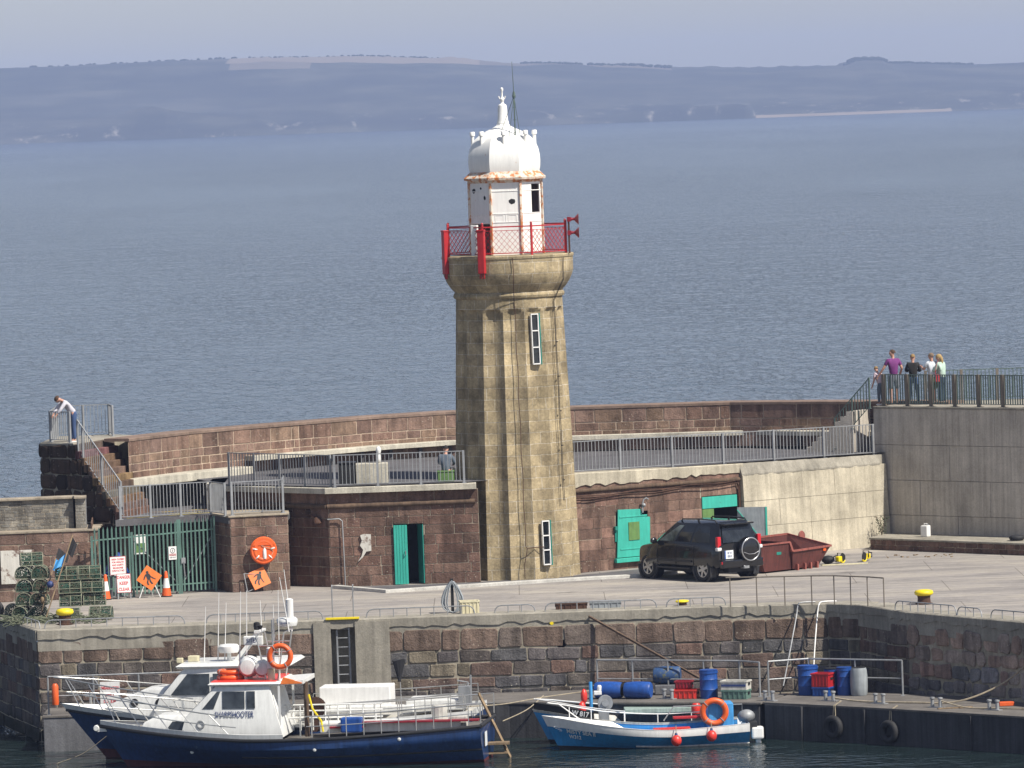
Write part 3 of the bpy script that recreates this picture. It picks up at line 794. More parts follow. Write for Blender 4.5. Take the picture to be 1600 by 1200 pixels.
# gate pillar left of the alley
gp_ = thing('gate_pillar', 'square red sandstone pier carrying the lifebuoy beside the green gates', 'pillar', (-8.2, 198, 0))
mb = MB(); pc = [.30, .28, .30, .29, .30, .30, .29, .31]
masonry(mb, (-9.05, 197.7), (-7.25, 198.2), pc, (.35, .7), PAL_RED, seed=60, joint=.018, bev=.008, cut=.1)
masonry(mb, (-9.65, 199.3), (-9.05, 197.7), pc, (.35, .7), PAL_RED, seed=61, joint=.018)
masonry(mb, (-7.25, 198.2), (-7.4, 200.6), pc, (.35, .7), PAL_RED, seed=62, joint=.018)
mb.build('wall', ['sandstone', 'mortar'], gp_, world=True)
mb = MB(); mb.prism([(-9.72, 199.35), (-9.1, 197.63), (-7.2, 198.15), (-7.3, 200.6), (-9.6, 200.6)], 2.372, 2.43); mb.build('cap_slab', 'mortar', gp_, world=True, bevel=.015)
# back of the recess behind the gates and the alley
rw = thing('undercroft_wall', 'dark stone wall in shade beneath the lower deck behind the gates', 'wall', (-11, 202, 0))
mb = MB()
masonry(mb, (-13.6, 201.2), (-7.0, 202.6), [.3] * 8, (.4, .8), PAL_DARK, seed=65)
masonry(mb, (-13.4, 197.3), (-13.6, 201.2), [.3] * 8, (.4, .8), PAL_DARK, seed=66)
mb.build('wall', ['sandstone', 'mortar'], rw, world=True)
MB().box((-7.35, 202.2, .95), (.5, .06, 1.9)).build('alley_door', 'rust', rw, world=True, bevel=.01)

# left sandstone wall with brick parapet above it
lw = thing('quayside_wall', 'low sandstone wall with a whitewashed patch behind the lobster pots', 'wall', (-15.5, 197.2, 0))
mb = MB(); masonry(mb, (-21, 196.6), (-13.25, 197.25), [.36, .34, .36, .35, .38, .36], [(.7, 1.5)] * 6, PAL_RED, seed=70, relief=.006)
masonry(mb, (-13.25, 197.25), (-13.3, 199.0), [.36, .34, .36, .35, .38, .36], (.6, .9), PAL_RED, seed=71)
mb.build('wall', ['sandstone', 'mortar'], lw, world=True)
mb = MB(); mb.prism([(-21, 196.58), (-13.2, 197.2), (-13.2, 199.5), (-21, 199.5)], 2.14, 2.2); mb.build('cap_slab', 'mortar', lw, world=True, bevel=.01)
MB().box((-15.75, 196.98, 1.1), (1.05, .06, 1.05), R(4.8)).build('whitewash_patch', 'plaster_white', lw, world=True)
pw = thing('brick_parapet', 'grey brick parapet on top of the left sandstone wall', 'wall', (-15, 198, 2.2))
mb = MB(); masonry(mb, (-21, 197.3), (-14.0, 197.95), [.105] * 9, (.2, .42), [(.26, .24, .205), (.22, .205, .18), (.29, .265, .22), (.24, .23, .205)], seed=72, joint=.012, bev=.006, off=.008, relief=.006, jit=.003, zb=2.2)
mb.build('wall', ['sandstone', 'mortar'], pw, world=True)
mb = MB(); masonry(mb, (-13.92, 197.75), (-13.6, 197.78), [.105] * 9, (.2, .42), [(.33, .31, .27)], seed=73, joint=.012, bev=.006, off=.008, relief=.004, jit=.003, zb=2.2)
mb.box((-13.76, 198.1, 2.67), (.3, .55, .94)); mb.build('end_pier', ['sandstone', 'mortar'], pw, world=True)
mb = MB(); cap_strip(mb, [(-21, 197.25), (-14.0, 197.9), (-13.92, 197.68), (-13.56, 197.7)], .5, 3.146, 3.22, over=.05); mb.build('coping', 'mortar', pw, world=True)
mb = MB(); mb.quad((-14.0, 197.95, 2.2), (-13.9, 198.3, 2.2), (-13.9, 198.3, 3.14), (-14.0, 197.95, 3.14)); mb.build('recess_face', 'inside', pw, world=True)

# ================================================================== lookout stair on the left
Lb, Lt = V3((-12.62, 198.95, 0)), V3((-14.25, 201.5, 0))
Rb, Rt = V3((-11.75, 202.0, 0)), V3((-13.15, 204.6, 0))
st = thing('lookout_stair', 'dark stone stair block climbing to the railed lookout at the wall end', 'stair', (-13.5, 202, 0))
mb = MB(); nst = 11; z0, z1 = 2.38, 4.66; rnd = random.Random(9)
for i in range(nst):
    a, b = i / nst, (i + 1) / nst; zt = z0 + (z1 - z0) * (i + 1) / nst
    cc = rnd.choice(PAL_DARK); cc = tuple(x * rnd.uniform(.8, 1.2) for x in cc)
    la, lb, ra, rb = Lb.lerp(Lt, a), Lb.lerp(Lt, b + .01), Rb.lerp(Rt, a), Rb.lerp(Rt, b + .01)
    q = [la, lb, rb, ra]; zl = zt - .26
    mb.add([(p.x, p.y, zl) for p in q] + [(p.x, p.y, zt) for p in q], [(3, 2, 1, 0), (4, 5, 6, 7), (0, 1, 5, 4), (1, 2, 6, 5), (2, 3, 7, 6), (3, 0, 4, 7)], 0, cc)
mb.build('tread_flight', 'sandstone', st, world=True, bevel=.02)
mb = MB()
# flank: rough courses following the stair profile, then the platform block
fl = [(-15.55, 203.5), (-14.25, 201.5)]
cs_ = [.5, .48, .5, .46, .52]
zc = 2.2
flank_shade_pal = [(.075, .05, .035), (.09, .058, .04), (.062, .043, .033), (.10, .066, .045)]  # darker than the treads: shade on this side is put into the stone colour
d_ = (Lb - Lt); LL = d_.length
for ci in range(-4, 5):
    h = .5; zc = 2.2 + ci * .5; h = min(h, 4.66 - zc)
    if h < .1: continue
    reach = LL * max(0, min(1, (4.66 - (zc + h)) / (4.66 - 2.38))) if zc >= 2.2 else LL
    e = Lt + d_.normalized() * max(reach + .05, .25)
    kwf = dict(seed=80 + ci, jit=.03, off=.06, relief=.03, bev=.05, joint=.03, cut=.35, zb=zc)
    masonry(mb, (Lt.x, Lt.y), (e.x, e.y), [h], (.5, 1.1), flank_shade_pal, **kwf)
    masonry(mb, (-15.3, 202.6), (Lt.x, Lt.y), [h], (.5, 1.1), flank_shade_pal, **kwf)
    masonry(mb, (-15.1, 206.5), (-15.3, 202.6), [h], (.5, 1.1), flank_shade_pal, **kwf)
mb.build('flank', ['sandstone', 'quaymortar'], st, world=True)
mb = MB(); mb.prism([(-15.33, 202.55), (-14.2, 201.45), (-13.1, 204.6), (-12.3, 205.3), (-13.2, 206.5), (-15.1, 206.5)], 4.60, 4.70); mb.build('landing', 'coping', st, world=True, bevel=.02)
mb = MB(); mb.prism([(-15.2, 202.7), (-14.2, 201.7), (-12.7, 199.2), (-12.4, 200.4), (-11.9, 202.2), (-13.2, 204.8), (-15.0, 206.4)], 0.0, 2.36); mb.prism([(-15.2, 202.75), (-14.3, 201.8), (-13.2, 204.5), (-12.4, 205.2), (-13.1, 206.3), (-15.0, 206.4)], 2.36, 4.59); mb.build('rubble_core', 'quaymortar', st, world=True)

# ================================================================== pier wall right of the tower (u measured from (1.6,200.6))
W0, W1 = V3((1.6, 200.6, 0)), V3((12.2, 208.6, 0)); WD = (W1 - W0).normalized(); WN = V3((WD.y, -WD.x, 0))
def Wp(u, z, o=0.0): return W0 + WD * u + V3((0, 0, z)) + WN * o
wang = math.atan2(WD.y, WD.x)
pwt = thing('pier_store', 'sandstone pier store with turquoise shutter and doorway, right of the lighthouse', 'building', Wp(3.5, 0))
H1, H2 = (2.0, 3.3, .42, 1.82), (5.55, 7.05, 0, 2.12)
mb = MB(); cs = [.36, .34, .34, .34, .36, .34, .36]
a, b = Wp(-.6, 0), Wp(7.2, 0)
H1s = (H1[0] + .6, H1[1] + .6, H1[2], H1[3]); H2s = (H2[0] + .6, H2[1] + .6, H2[2], H2[3])
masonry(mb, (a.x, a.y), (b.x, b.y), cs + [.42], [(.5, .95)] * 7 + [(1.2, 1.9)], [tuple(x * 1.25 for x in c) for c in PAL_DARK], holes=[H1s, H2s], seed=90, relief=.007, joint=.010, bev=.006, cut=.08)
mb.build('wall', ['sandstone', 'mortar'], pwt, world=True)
mb = MB(); n = 40; rings = []
rnd = random.Random(21)
for i in range(n + 1):
    u = -.6 + 7.9 * i / n; zt = 3.22 - max(0, u) * .016; lo = 2.79 + rnd.uniform(-.05, .05) + (.04 if u > 5 else 0)
    rings.append([Wp(u, zt, -.6), Wp(u, zt, .03), Wp(u, zt - .03, .07 + rnd.uniform(-.012, .012)), Wp(u, lo, .06), Wp(u, lo - .02, -.02), Wp(u, lo, -.6)])
mb.loft(rings); mb.build('coping', 'pale_concrete', pwt, world=True)
mb = MB(); mould(Wp(-.4, 0, .03).xy, Wp(7.15, 0, .03).xy, 2.64, 2.60, .075, mb); mb.build('string_course', 'darkwood', pwt, world=True, smooth=50)
mb = MB()
for k, (zz, dz) in enumerate(((2.44, .12), (2.40, .16), (2.36, .10))):
    mb.tube([Wp(-.2 + 7.2 * i / 14, zz + .03 * math.sin(i * 1.3 + k) + dz * (i / 14), .07 + .02 * k) for i in range(15)] + [Wp(7.05 + .03 * k, 2.3, .08), Wp(7.07 + .03 * k, 1.6, .08)], .017)
mb.build('service_pipes', 'rust', pwt, world=True, smooth=60)
# hinged shutter over the window: battered turquoise plate
sh = MB(); pl = [(1.93, .38), (3.28, .38), (3.33, 1.62), (3.02, 1.66), (2.96, 1.90), (2.02, 1.93), (1.98, 1.2)]
def wprism(mbx, pl, o0, o1, m=0):
    n = len(pl); A = [Wp(u, z, o0) for u, z in pl] + [Wp(u, z, o1) for u, z in pl]
    mbx.add(A, [tuple(range(n)), tuple(range(2 * n - 1, n - 1, -1))] + [(i, n + i, n + (i + 1) % n, (i + 1) % n) for i in range(n)], m)
wprism(sh, pl, .05, .10)
for z in (.62, 1.66): wprism(sh, [(2.06, z), (3.2, z), (3.2, z + .05), (2.06, z + .05)], .10, .115)
shutter = sh.build('shutter', 'turq', pwt, world=True, bevel=.008)
sb2 = MB(); wprism(sb2, [(2.42, .92), (2.86, .92), (2.86, 1.50), (2.42, 1.50)], .10, .122); x_ = sb2.build('patch_panel', 'olive', pwt, world=True)
sb2 = MB(); wprism(sb2, [(1.86, 1.28), (1.97, 1.28), (1.97, 1.40), (1.86, 1.40)], .04, .14); wprism(sb2, [(1.9, .9), (1.98, .9), (1.98, 1.28), (1.9, 1.28)], .03, .06); sb2.build('hasp', 'turqdark', pwt, world=True)
sb2 = MB(); wprism(sb2, [(1.86, .22), (3.34, .22), (3.34, .36), (1.86, .36)], .02, .16); sb2.build('window_sill', 'turq', pwt, world=True, bevel=.015)
sb2 = MB(); wprism(sb2, [(2.0, .42), (3.3, .42), (3.3, 1.82), (2.0, 1.82)], -.25, -.2); sb2.build('window_back', 'inside', pwt, world=True)
sb2 = MB(); sb2.tube([Wp(2.98, 1.78, .16), Wp(2.98, 2.05, .16), Wp(3.02, 2.2, .18), Wp(3.10, 2.25, .22), Wp(3.16, 2.2, .24)], .03); sb2.ball(Wp(3.02, 2.02, .18), .07, 8)
tag(sb2.build('swan_neck_lamp', 'galv', None, smooth=60), 'grey swan neck wall lamp above the turquoise window shutter', 'lamp')
# doorway: turquoise head and leaf, grey inner leaf standing open
sb2 = MB(); wprism(sb2, [(5.56, 1.72), (7.02, 1.72), (7.02, 2.10), (5.56, 2.10)], -.02, .04); sb2.build('door_head', 'turq', pwt, world=True, bevel=.008)
sb2 = MB(); wprism(sb2, [(5.56, .02), (6.04, .02), (6.04, 1.70), (5.56, 1.70)], -.02, .03); sb2.build('door', 'olive', pwt, world=True, bevel=.008)
sb2 = MB(); wprism(sb2, [(5.55, 0), (7.05, 0), (7.05, 2.1), (5.55, 2.1)], -1.4, -1.35)
sb2.quad(Wp(5.55, 0, -.02), Wp(5.55, 0, -1.35), Wp(5.55, 2.1, -1.35), Wp(5.55, 2.1, -.02)); sb2.quad(Wp(7.05, 0, -.02), Wp(7.05, 0, -1.35), Wp(7.05, 2.1, -1.35), Wp(7.05, 2.1, -.02)); sb2.quad(Wp(5.55, 2.1, -.02), Wp(7.05, 2.1, -.02), Wp(7.05, 2.1, -1.35), Wp(5.55, 2.1, -1.35))
sb2.build('doorway', 'inside', pwt, world=True)
hg = Wp(7.0, 0, .06); dv = (WN * .75 + WD * .66).normalized(); pn = V3((-dv.y, dv.x, 0))
sb2 = MB(); A = hg; Bq = hg + dv * .95
sb2.bar(A + V3((0, 0, .85)), Bq + V3((0, 0, .85)), 1.66, .04, up=pn)
op = sb2.build('door', 'greyplastic', pwt, world=True); op['label'] = 'grey metal door leaf standing open with diagonal brace'
br_ = MB(); br_.bar(A + V3((0, 0, 1.6)) - pn * .03, Bq + V3((0, 0, .4)) - pn * .03, .05, .02); br_.bar(Bq + V3((0, 0, .03)), Bq + V3((0, 0, 1.68)), .06, .06)
br_.build('brace', 'turq', op) .matrix_parent_inverse = Matrix.Identity(4)
for c in kids(op): c.location = -V3(pwt.location)

# pale cast concrete wall carrying the ramp
cw = thing('ramp_wall', 'pale cast concrete retaining wall behind the red skip', 'wall', Wp(10, 0))
mb = MB()
rows_ = [(0, 1.02, .34), (1.02, 1.86, .31), (1.86, 2.74, .28)]
for z0, z1, o in rows_:
    uu = 7.18
    while uu < 13.3:
        ub = min(uu + rnd.choice([1.1, 1.3, 1.5]), 13.35)
        j = rnd.uniform(-.008, .008)
        e = lambda zz: .30 - .05 * zz + j
        q = [Wp(uu, z0, e(z0)), Wp(ub - .006, z0, e(z0)), Wp(ub - .006, z1 - .012, e(z1)), Wp(uu, z1 - .012, e(z1))]
        bk = [Wp(uu, z0, -.5), Wp(ub - .006, z0, -.5), Wp(ub - .006, z1 - .012, -.5), Wp(uu, z1 - .012, -.5)]
        mb.add(q + bk, [(0, 1, 2, 3), (4, 7, 6, 5), (0, 4, 5, 1), (3, 2, 6, 7), (0, 3, 7, 4), (1, 5, 6, 2)])
        uu = ub
mb.add([Wp(7.2, 0, .2), Wp(13.3, 0, .2), Wp(13.3, 2.7, .1), Wp(7.2, 2.7, .1)], [(0, 1, 2, 3)])
mb.build('panel_face', 'pale_concrete', cw, world=True)
mb = MB(); rings = []
for i in range(41):
    u = 7.16 + 6.22 * i / 40; zt = 3.10 - (u - 7.2) * .012; o_ = .17 + rnd.uniform(-.012, .012) - (.10 if u > 13.2 else 0)
    rings.append([Wp(u, zt, -.6), Wp(u, zt + rnd.uniform(-.01, .01), .02), Wp(u, 2.76 + rnd.uniform(-.02, .01), o_), Wp(u, 2.70, o_), Wp(u, 2.70, -.6)])
mb.loft(rings); mb.build('coping', 'coping', cw, world=True)

# tall concrete wall on the far right with its viewing platform
T0, T1 = V3((12.2, 208.9, 0)), V3((24.0, 197.2, 0)); TD = (T1 - T0).normalized(); TN = V3((TD.y, -TD.x, 0))
def Tp(u, z, o=0.0): return T0 + TD * u + V3((0, 0, z)) + TN * o
tw = thing('harbour_wall', 'tall grey shuttered concrete wall under the viewing platform', 'wall', Tp(3, 0))
mb = MB(); lev = [0, 1.02, 2.18, 3.35, 4.56]
for z0, z1 in zip(lev, lev[1:]):
    uu = -.35 + rnd.uniform(-.8, 0)
    while uu < 14:
        ub = uu + rnd.choice([.62, .9, 1.25, 1.4]); j = rnd.uniform(-.014, .014)
        ua = max(uu, -.25)
        if ub > ua + .1:
            e = lambda zz: .10 - .02 * zz + j
            q = [Tp(ua, z0, e(z0)), Tp(ub - .005, z0, e(z0)), Tp(ub - .005, z1 - .014, e(z1)), Tp(ua, z1 - .014, e(z1))]
            bk = [Tp(ua, z0, -.4), Tp(ub - .005, z0, -.4), Tp(ub - .005, z1 - .014, -.4), Tp(ua, z1 - .014, -.4)]
            mb.add(q + bk, [(0, 1, 2, 3), (4, 7, 6, 5), (0, 4, 5, 1), (3, 2, 6, 7), (0, 3, 7, 4), (1, 5, 6, 2)])
        uu = ub
mb.add([Tp(-.2, 0, .02), Tp(14, 0, .02), Tp(14, 4.5, -.06), Tp(-.2, 4.5, -.06)], [(0, 1, 2, 3)])
mb.build('panel_face', 'tall_concrete', tw, world=True)
mb = MB(); mb.prism([Tp(-.25, 0, .03), Tp(14, 0, .03), Tp(14, 0, -4), Tp(2.6, 0, -5.2), Tp(-.25, 0, -2.6)], 4.555, 4.62); mb.build('platform_slab', 'coping', tw, world=True, bevel=.012)
mb = MB(); mb.prism([Tp(-.2, 0, -.38), Tp(13.9, 0, -.38), Tp(13.9, 0, -3.9), Tp(2.6, 0, -5.1), Tp(-.2, 0, -2.5)], 0, 4.55); mb.build('fill', 'tall_concrete', tw, world=True)
# steps from platform down to the deck
mb = MB()
for i in range(8):
    mb.box((11.55 - i * .19, 209.85 + i * .11, 3.1 + (8 - i) * .085), (.24, 1.3, (8 - i) * .17), R(-30))
tag(mb.build('platform_steps', 'tall_concrete'), 'shaded concrete steps down from the viewing platform to the deck', 'steps')
lwk = thing('low_wall', 'knee high dark stone wall at the foot of the tall grey concrete wall', 'wall', (13, 205, 0))
mb = MB(); masonry(mb, (11.65, 206.7), (22, 195.6), [.17, .17], (.3, .6), PAL_DARK, seed=99, joint=.014, relief=.008)
masonry(mb, (12.3, 208.6), (11.65, 206.7), [.17, .17], (.3, .6), PAL_DARK, seed=98, joint=.014, relief=.008)
mb.build('wall', ['sandstone', 'mortar'], lwk, world=True)
mb = MB(); mb.prism([(11.6, 206.7), (22, 195.55), (23, 198.2), (12.35, 208.8)], .342, .40); mb.build('cap_slab', 'coping', lwk, world=True, bevel=.012)

# ================================================================== lighthouse
TX, TY = 0.0, 200.6
lh = thing('lighthouse', 'tall fluted stone lighthouse with white lantern and red gallery railing', 'lighthouse', (TX, TY, 0))
mb = MB(); nf = 16; sub = 8; nz = 26; prof = []
zb_, zt_ = 0.0, 8.95
def shaft_r(z): t = z / zt_; return 2.0 - .29 * t + .02 * math.sin(math.pi * t)
phase = R(-90 - 7)      # an arris just left of the front
ztop_fl = 8.62
zs_ = [i * 8.1 / nz for i in range(nz + 1)] + [8.2 + .06 * i for i in range(8)] + [8.7, 8.95]
rings = []
for z in zs_:
    r = shaft_r(z); ring = []
    for k in range(nf):
        for j in range(sub):
            s = j / sub; a = phase + 2 * math.pi * (k + s) / nf
            hw = abs(s - .5) * 2
            arch = 8.35 + .27 * math.sqrt(max(0, 1 - hw * hw))
            dep = .145 * (1 - hw ** 1.7) * r / 2
            t = max(0, min(1, (arch - z) / .06)); base_r = r * (math.cos(math.pi / nf) / math.cos((s - .5) * 2 * math.pi / nf)) * .35 + r * .65
            ring.append(V3((TX + (base_r - dep * t) * math.cos(a), TY + (base_r - dep * t) * math.sin(a), z)))
    rings.append(ring)
mb.loft(rings, cap=False)
n = nf * sub; fi = 0
for i in range(len(zs_) - 1):
    for j in range(n):
        u0, u1 = j / n * 12.0, (j + 1) / n * 12.0
        mb.uv[fi] = [(u0, zs_[i]), (u1, zs_[i]), (u1, zs_[i + 1]), (u0, zs_[i + 1])]; fi += 1
shaft = mb.build('shaft', 'tower', lh, world=True, smooth=14)

def uv_lathe(name, prof, mat, c, n, parent, smooth, circ=13.0):
    mb = MB(); mb.lathe(prof, c, n, cap=False); L = [0]
    for a, b in zip(prof, prof[1:]): L.append(L[-1] + math.hypot(b[0] - a[0], b[1] - a[1]))
    fi = 0
    for i in range(len(prof) - 1):
        for j in range(n):
            mb.uv[fi] = [(j / n * circ, L[i] * 1.0 + .1), ((j + 1) / n * circ, L[i] + .1), ((j + 1) / n * circ, L[i + 1] + .1), (j / n * circ, L[i + 1] + .1)]; fi += 1
    return mb.build(name, mat, parent, world=True, smooth=smooth)
uv_lathe('gallery', [(1.70, 8.93), (1.76, 8.96), (1.785, 9.03), (1.76, 9.10), (1.72, 9.13), (1.74, 9.17), (1.83, 9.26), (1.94, 9.42), (2.03, 9.60), (2.075, 9.74), (2.085, 9.80), (2.085, 10.20), (2.11, 10.21), (2.12, 10.28), (2.10, 10.31), (.2, 10.33)], 'tower', (TX, TY, 0), 48, lh, 35)

def octa(r, z, ph=22.5): return [V3((TX + r * math.cos(R(ph + 45 * k)), TY + r * math.sin(R(ph + 45 * k)), z)) for k in range(8)]
# gallery railing: eight lattice bays and posts, one thing of the lighthouse
vs_ = octa(2.03, 10.31)
for k in range(8):
    a, b = vs_[k], vs_[(k + 1) % 8]; mb = MB(); up = V3((0, 0, 1))
    mb.bar(a + up * .92, b + up * .92, .045, .04); mb.bar(a + up * .08, b + up * .08, .035, .03); mb.bar(a + up * .80, b + up * .80, .018, .018)
    L = (b - a).length; nn = 9; hgt = .72
    e = lambda s, z: a.lerp(b, min(max(s, 0), 1)) + up * (.08 + z)
    st_ = 1 / nn; rise = L / nn * 1.15; cnt = int(hgt / rise) + 1
    for i in range(-cnt * 1 - 4, nn + 1):
        for sgn in (1, -1):
            s0, s1 = i * st_, i * st_ + hgt / rise * st_; z0, z1 = 0, hgt
            if s1 <= 0 or s0 >= 1: continue
            if s0 < 0: z0 = -s0 / (s1 - s0) * hgt; s0q = 0
            else: s0q = s0
            if s1 > 1: z1 = (1 - s0) / (s1 - s0) * hgt; s1q = 1
            else: s1q = s1
            p, q = e(s0q, z0), e(s1q, z1)
            if sgn < 0: p, q = e(1 - s0q, z0), e(1 - s1q, z1)
            mb.bar(p, q, .014, .010)
    mb.build('railing_panel', 'red', lh, world=True)
    mb = MB(); mb.box(a + up * .5, (.06, .06, 1.02), R(22.5 + 45 * k)); mb.ball(a + up * 1.03, .04, 8); mb.build('railing_post', 'red', lh, world=True)

# lantern: octagonal room of panels, eaves, ribbed dome with cowls, spire
R8 = 1.24; V_lo, V_hi = 10.32, 12.66
holes_by_face = {}
for k in range(8):
    a0, a1 = octa(R8, 0)[k], octa(R8, 0)[(k + 1) % 8]; d = (a1 - a0); L = d.length; d.normalize(); nn_ = V3((d.y, -d.x, 0))
    if nn_.dot(V3((a0.x - TX, a0.y - TY, 0))) < 0: nn_ = -nn_
    mid = (a0 + a1) / 2; fa = math.degrees(math.atan2(mid.y - TY, mid.x - TX))
    def LP(u, z, o): return a0 + d * u + V3((0, 0, z)) + nn_ * o
    def plate(mbx, u0, u1, z0, z1, o0, o1, m=0):
        A = [LP(u0, z0, o0), LP(u1, z0, o0), LP(u1, z1, o0), LP(u0, z1, o0)]; B = [LP(u0, z0, o1), LP(u1, z0, o1), LP(u1, z1, o1), LP(u0, z1, o1)]
        mbx.add(A + B, [(3, 2, 1, 0), (4, 5, 6, 7), (0, 1, 5, 4), (1, 2, 6, 5), (2, 3, 7, 6), (3, 0, 4, 7)], m)
    mb = MB(); front = abs(fa + 90) < 5; right = abs(fa + 45) < 5; left = abs(fa + 135) < 5
    if left:     # the door stands dark below the left panel
        plate(mb, 0, L, 11.32, V_hi, -.05, 0); plate(mb, 0, .06, V_lo, 11.32, -.05, 0); plate(mb, L - .06, L, V_lo, 11.32, -.05, 0)
    elif right:  # a tall opening beside the right corner, its pane gone
        far_right = (a1.x > a0.x); ua, ub = (.50, .86) if far_right else (L - .86, L - .50)
        plate(mb, 0, L, V_lo, 11.62, -.05, 0); plate(mb, 0, L, 12.55, V_hi, -.05, 0); plate(mb, 0, ua, 11.62, 12.55, -.05, 0); plate(mb, ub, L, 11.62, 12.55, -.05, 0)
    else: plate(mb, 0, L, V_lo, V_hi, -.05, 0)
    for z in (11.35, 11.62, 12.02 if False else 12.34): plate(mb, .04, L - .04, z, z + .025, 0, .014)
    if not right:
        plate(mb, L / 2 - .012, L / 2 + .012, 11.37, 11.62, 0, .012)
    if front or left:
        for ux in (.12, L / 2 + .06):       # round headed raised panels
            plate(mb, ux, ux + .02, 11.40, 11.58, 0, .01); plate(mb, ux + .26, ux + .28, 11.40, 11.58, 0, .01); plate(mb, ux, ux + .28, 11.58, 11.595, 0, .01)
    mb.build('lantern_panel', 'lantern', lh, world=True)
    holes = {True: []}
    mb = MB()
    if front: hl = [(L * .72, 12.02, .12, .10)]
    elif left: hl = [(L * .22, 12.38, .08, .09), (L * .72, 12.15, .05, .08), (L * .55, 12.45, .04, .05)]
    else: hl = []
    if fa < 0 and (front or left):
        for (uh, zh, sx, sz) in hl:
            uh = uh if a1.x > a0.x else L - uh
            pp = [LP(uh + sx * random.uniform(.8, 1.1) * math.cos(t), zh + sz * random.uniform(.7, 1.05) * math.sin(t), .002) for t in [i * .9 for i in range(7)]]
            p2 = [q + nn_ * .003 for q in pp]
            MB().add(pp + p2, [tuple(range(7)), tuple(range(7, 14))] + [(i, (i + 1) % 7, 7 + (i + 1) % 7, 7 + i) for i in range(7)]).build('broken_pane', 'black', lh, world=True)
    mb = MB(); c0 = a0 + (a0 - V3((TX, TY, 0))).normalized() * .012
    mb.box(c0 + V3((0, 0, (V_lo + V_hi) / 2)), (.075, .075, V_hi - V_lo), R(22.5 + 45 * k)); mb.build('corner_post', 'lantern_rust', lh, world=True, bevel=.01)
mb = MB(); mb.lathe([(.55, 10.35), (.55, 12.6)], (TX, TY, 0), 12); mb.lathe([(1.1, 10.34), (1.1, 10.36)], (TX, TY, 0), 8, ph=R(22.5)); mb.build('lantern_core', 'reddark', lh, world=True)
mb = MB(); pr = [(1.22, 12.60), (1.27, 12.64), (1.31, 12.70), (1.40, 12.71), (1.415, 12.78), (1.36, 12.82), (1.27, 12.90), (1.20, 12.97), (1.0, 12.98)]
mb.lathe(pr, (TX, TY, 0), 8, ph=R(22.5), cap=False); mb.build('eaves', 'lantern_rust', lh, world=True, smooth=20)
mb = MB(); dp = [(1.20, 12.96), (1.235, 13.1), (1.245, 13.3), (1.23, 13.5), (1.19, 13.68), (1.11, 13.86), (.98, 14.02), (.80, 14.16), (.58, 14.27), (.38, 14.35), (.24, 14.43), (.18, 14.52), (.16, 14.6)]
mb.lathe(dp, (TX, TY, 0), 8, ph=R(22.5)); mb.build('dome', 'lantern', lh, world=True, smooth=25)
for k in range(8):
    a = R(45 * k); c = (TX + .99 * math.cos(a), TY + .99 * math.sin(a), 0); mb = MB()
    mb.lathe([(.055, 13.80), (.055, 14.12), (.085, 14.13), (.082, 14.24), (.065, 14.26)], c, 10); mb.build('vent_cowl', 'lantern', lh, world=True, smooth=40)
mb = MB(); mb.lathe([(.20, 14.50), (.165, 14.62), (.150, 14.95), (.135, 15.08), (.06, 15.13), (.05, 15.17)], (TX, TY, 0), 16); mb.build('spire', 'lantern', lh, world=True, smooth=40)
mb = MB(); mb.lathe([(.03, 15.13), (.055, 15.2), (.075, 15.27), (.045, 15.33), (.028, 15.38), (.03, 15.52), (.052, 15.57), (.045, 15.62), (.01, 15.65)], (TX, TY, 0), 12)
mb.tube([(TX - .11, TY, 15.37), (TX - .08, TY, 15.29), (TX, TY, 15.27), (TX + .08, TY, 15.29), (TX + .11, TY, 15.37)], .02); mb.build('finial', 'lantern', lh, world=True, smooth=40)
mx = .38; my = TY - .75
mb = MB(); mb.tube([(mx, my, 13.7), (mx, my, 15.42)], .022); mb.tube([(mx, my, 15.42), (mx - .03, my, 16.45)], [.014, .006])
mb.lathe([(.05, 15.30), (.06, 15.36), (.03, 15.5)], (mx, my, 0), 10)
for dx, dy in ((-.42, .25), (.16, .3), (-.2, -.3)): mb.tube([(mx, my, 15.36), (mx + dx, my + dy, 14.05 if dx > -.4 else 14.3)], .009)
for z in (14.2, 14.6, 15.0): mb.tube([(mx - .05, my, z), (mx + .05, my, z)], .01)
mb.build('radio_mast', 'raildark', lh, world=True)
# two red lamp cases outside the railing, two horns at the right corner
for ang in (-157.5, -112.5):
    c = V3((TX + 2.14 * math.cos(R(ang)), TY + 2.14 * math.sin(R(ang)), 0)); mb = MB(); rz = R(ang + 90)
    mb.box(c + V3((0, 0, 10.45)), (.23, .16, 1.36), rz); mb.box(c + V3((0, 0, 11.14)), (.26, .19, .05), rz)
    for s in (-.07, 0, .07): mb.tube([c + Matrix.Rotation(rz, 3, 'Z') @ V3((s, 0, 9.78)), c + Matrix.Rotation(rz, 3, 'Z') @ V3((s, 0, 9.60))], .024)
    inn = c - V3((math.cos(R(ang)), math.sin(R(ang)), 0)) * .1
    lc = mb.build('lamp_case', 'red', lh, world=True, bevel=.018)
    for zb3 in (11.0, 10.5):
        br2 = MB().bar(c + V3((0, 0, zb3)), inn + V3((0, 0, zb3)), .05, .05).build('bracket', 'reddark', lc); br2.location = -V3(lh.location)
for z in (11.38, 10.95):
    c = V3((TX + 2.02, TY - .85, z)); mb = MB()
    mb.lathe([(.05, 0), (.055, .07), (.04, .10), (.05, .15), (.10, .19), (.165, .26), (.185, .28), (.15, .27), (.02, .2)], c, 20, axis='X'); mb.box(c + V3((-.03, 0, 0)), (.12, .13, .15))
    mb.build('fog_horn', 'reddark', lh, world=True, smooth=40)
mb = MB(); mb.bar((TX + 1.98, TY - .85, 10.3), (TX + 1.98, TY - .85, 11.4), .06, .06); mb.build('horn_post', 'rust', lh, world=True)
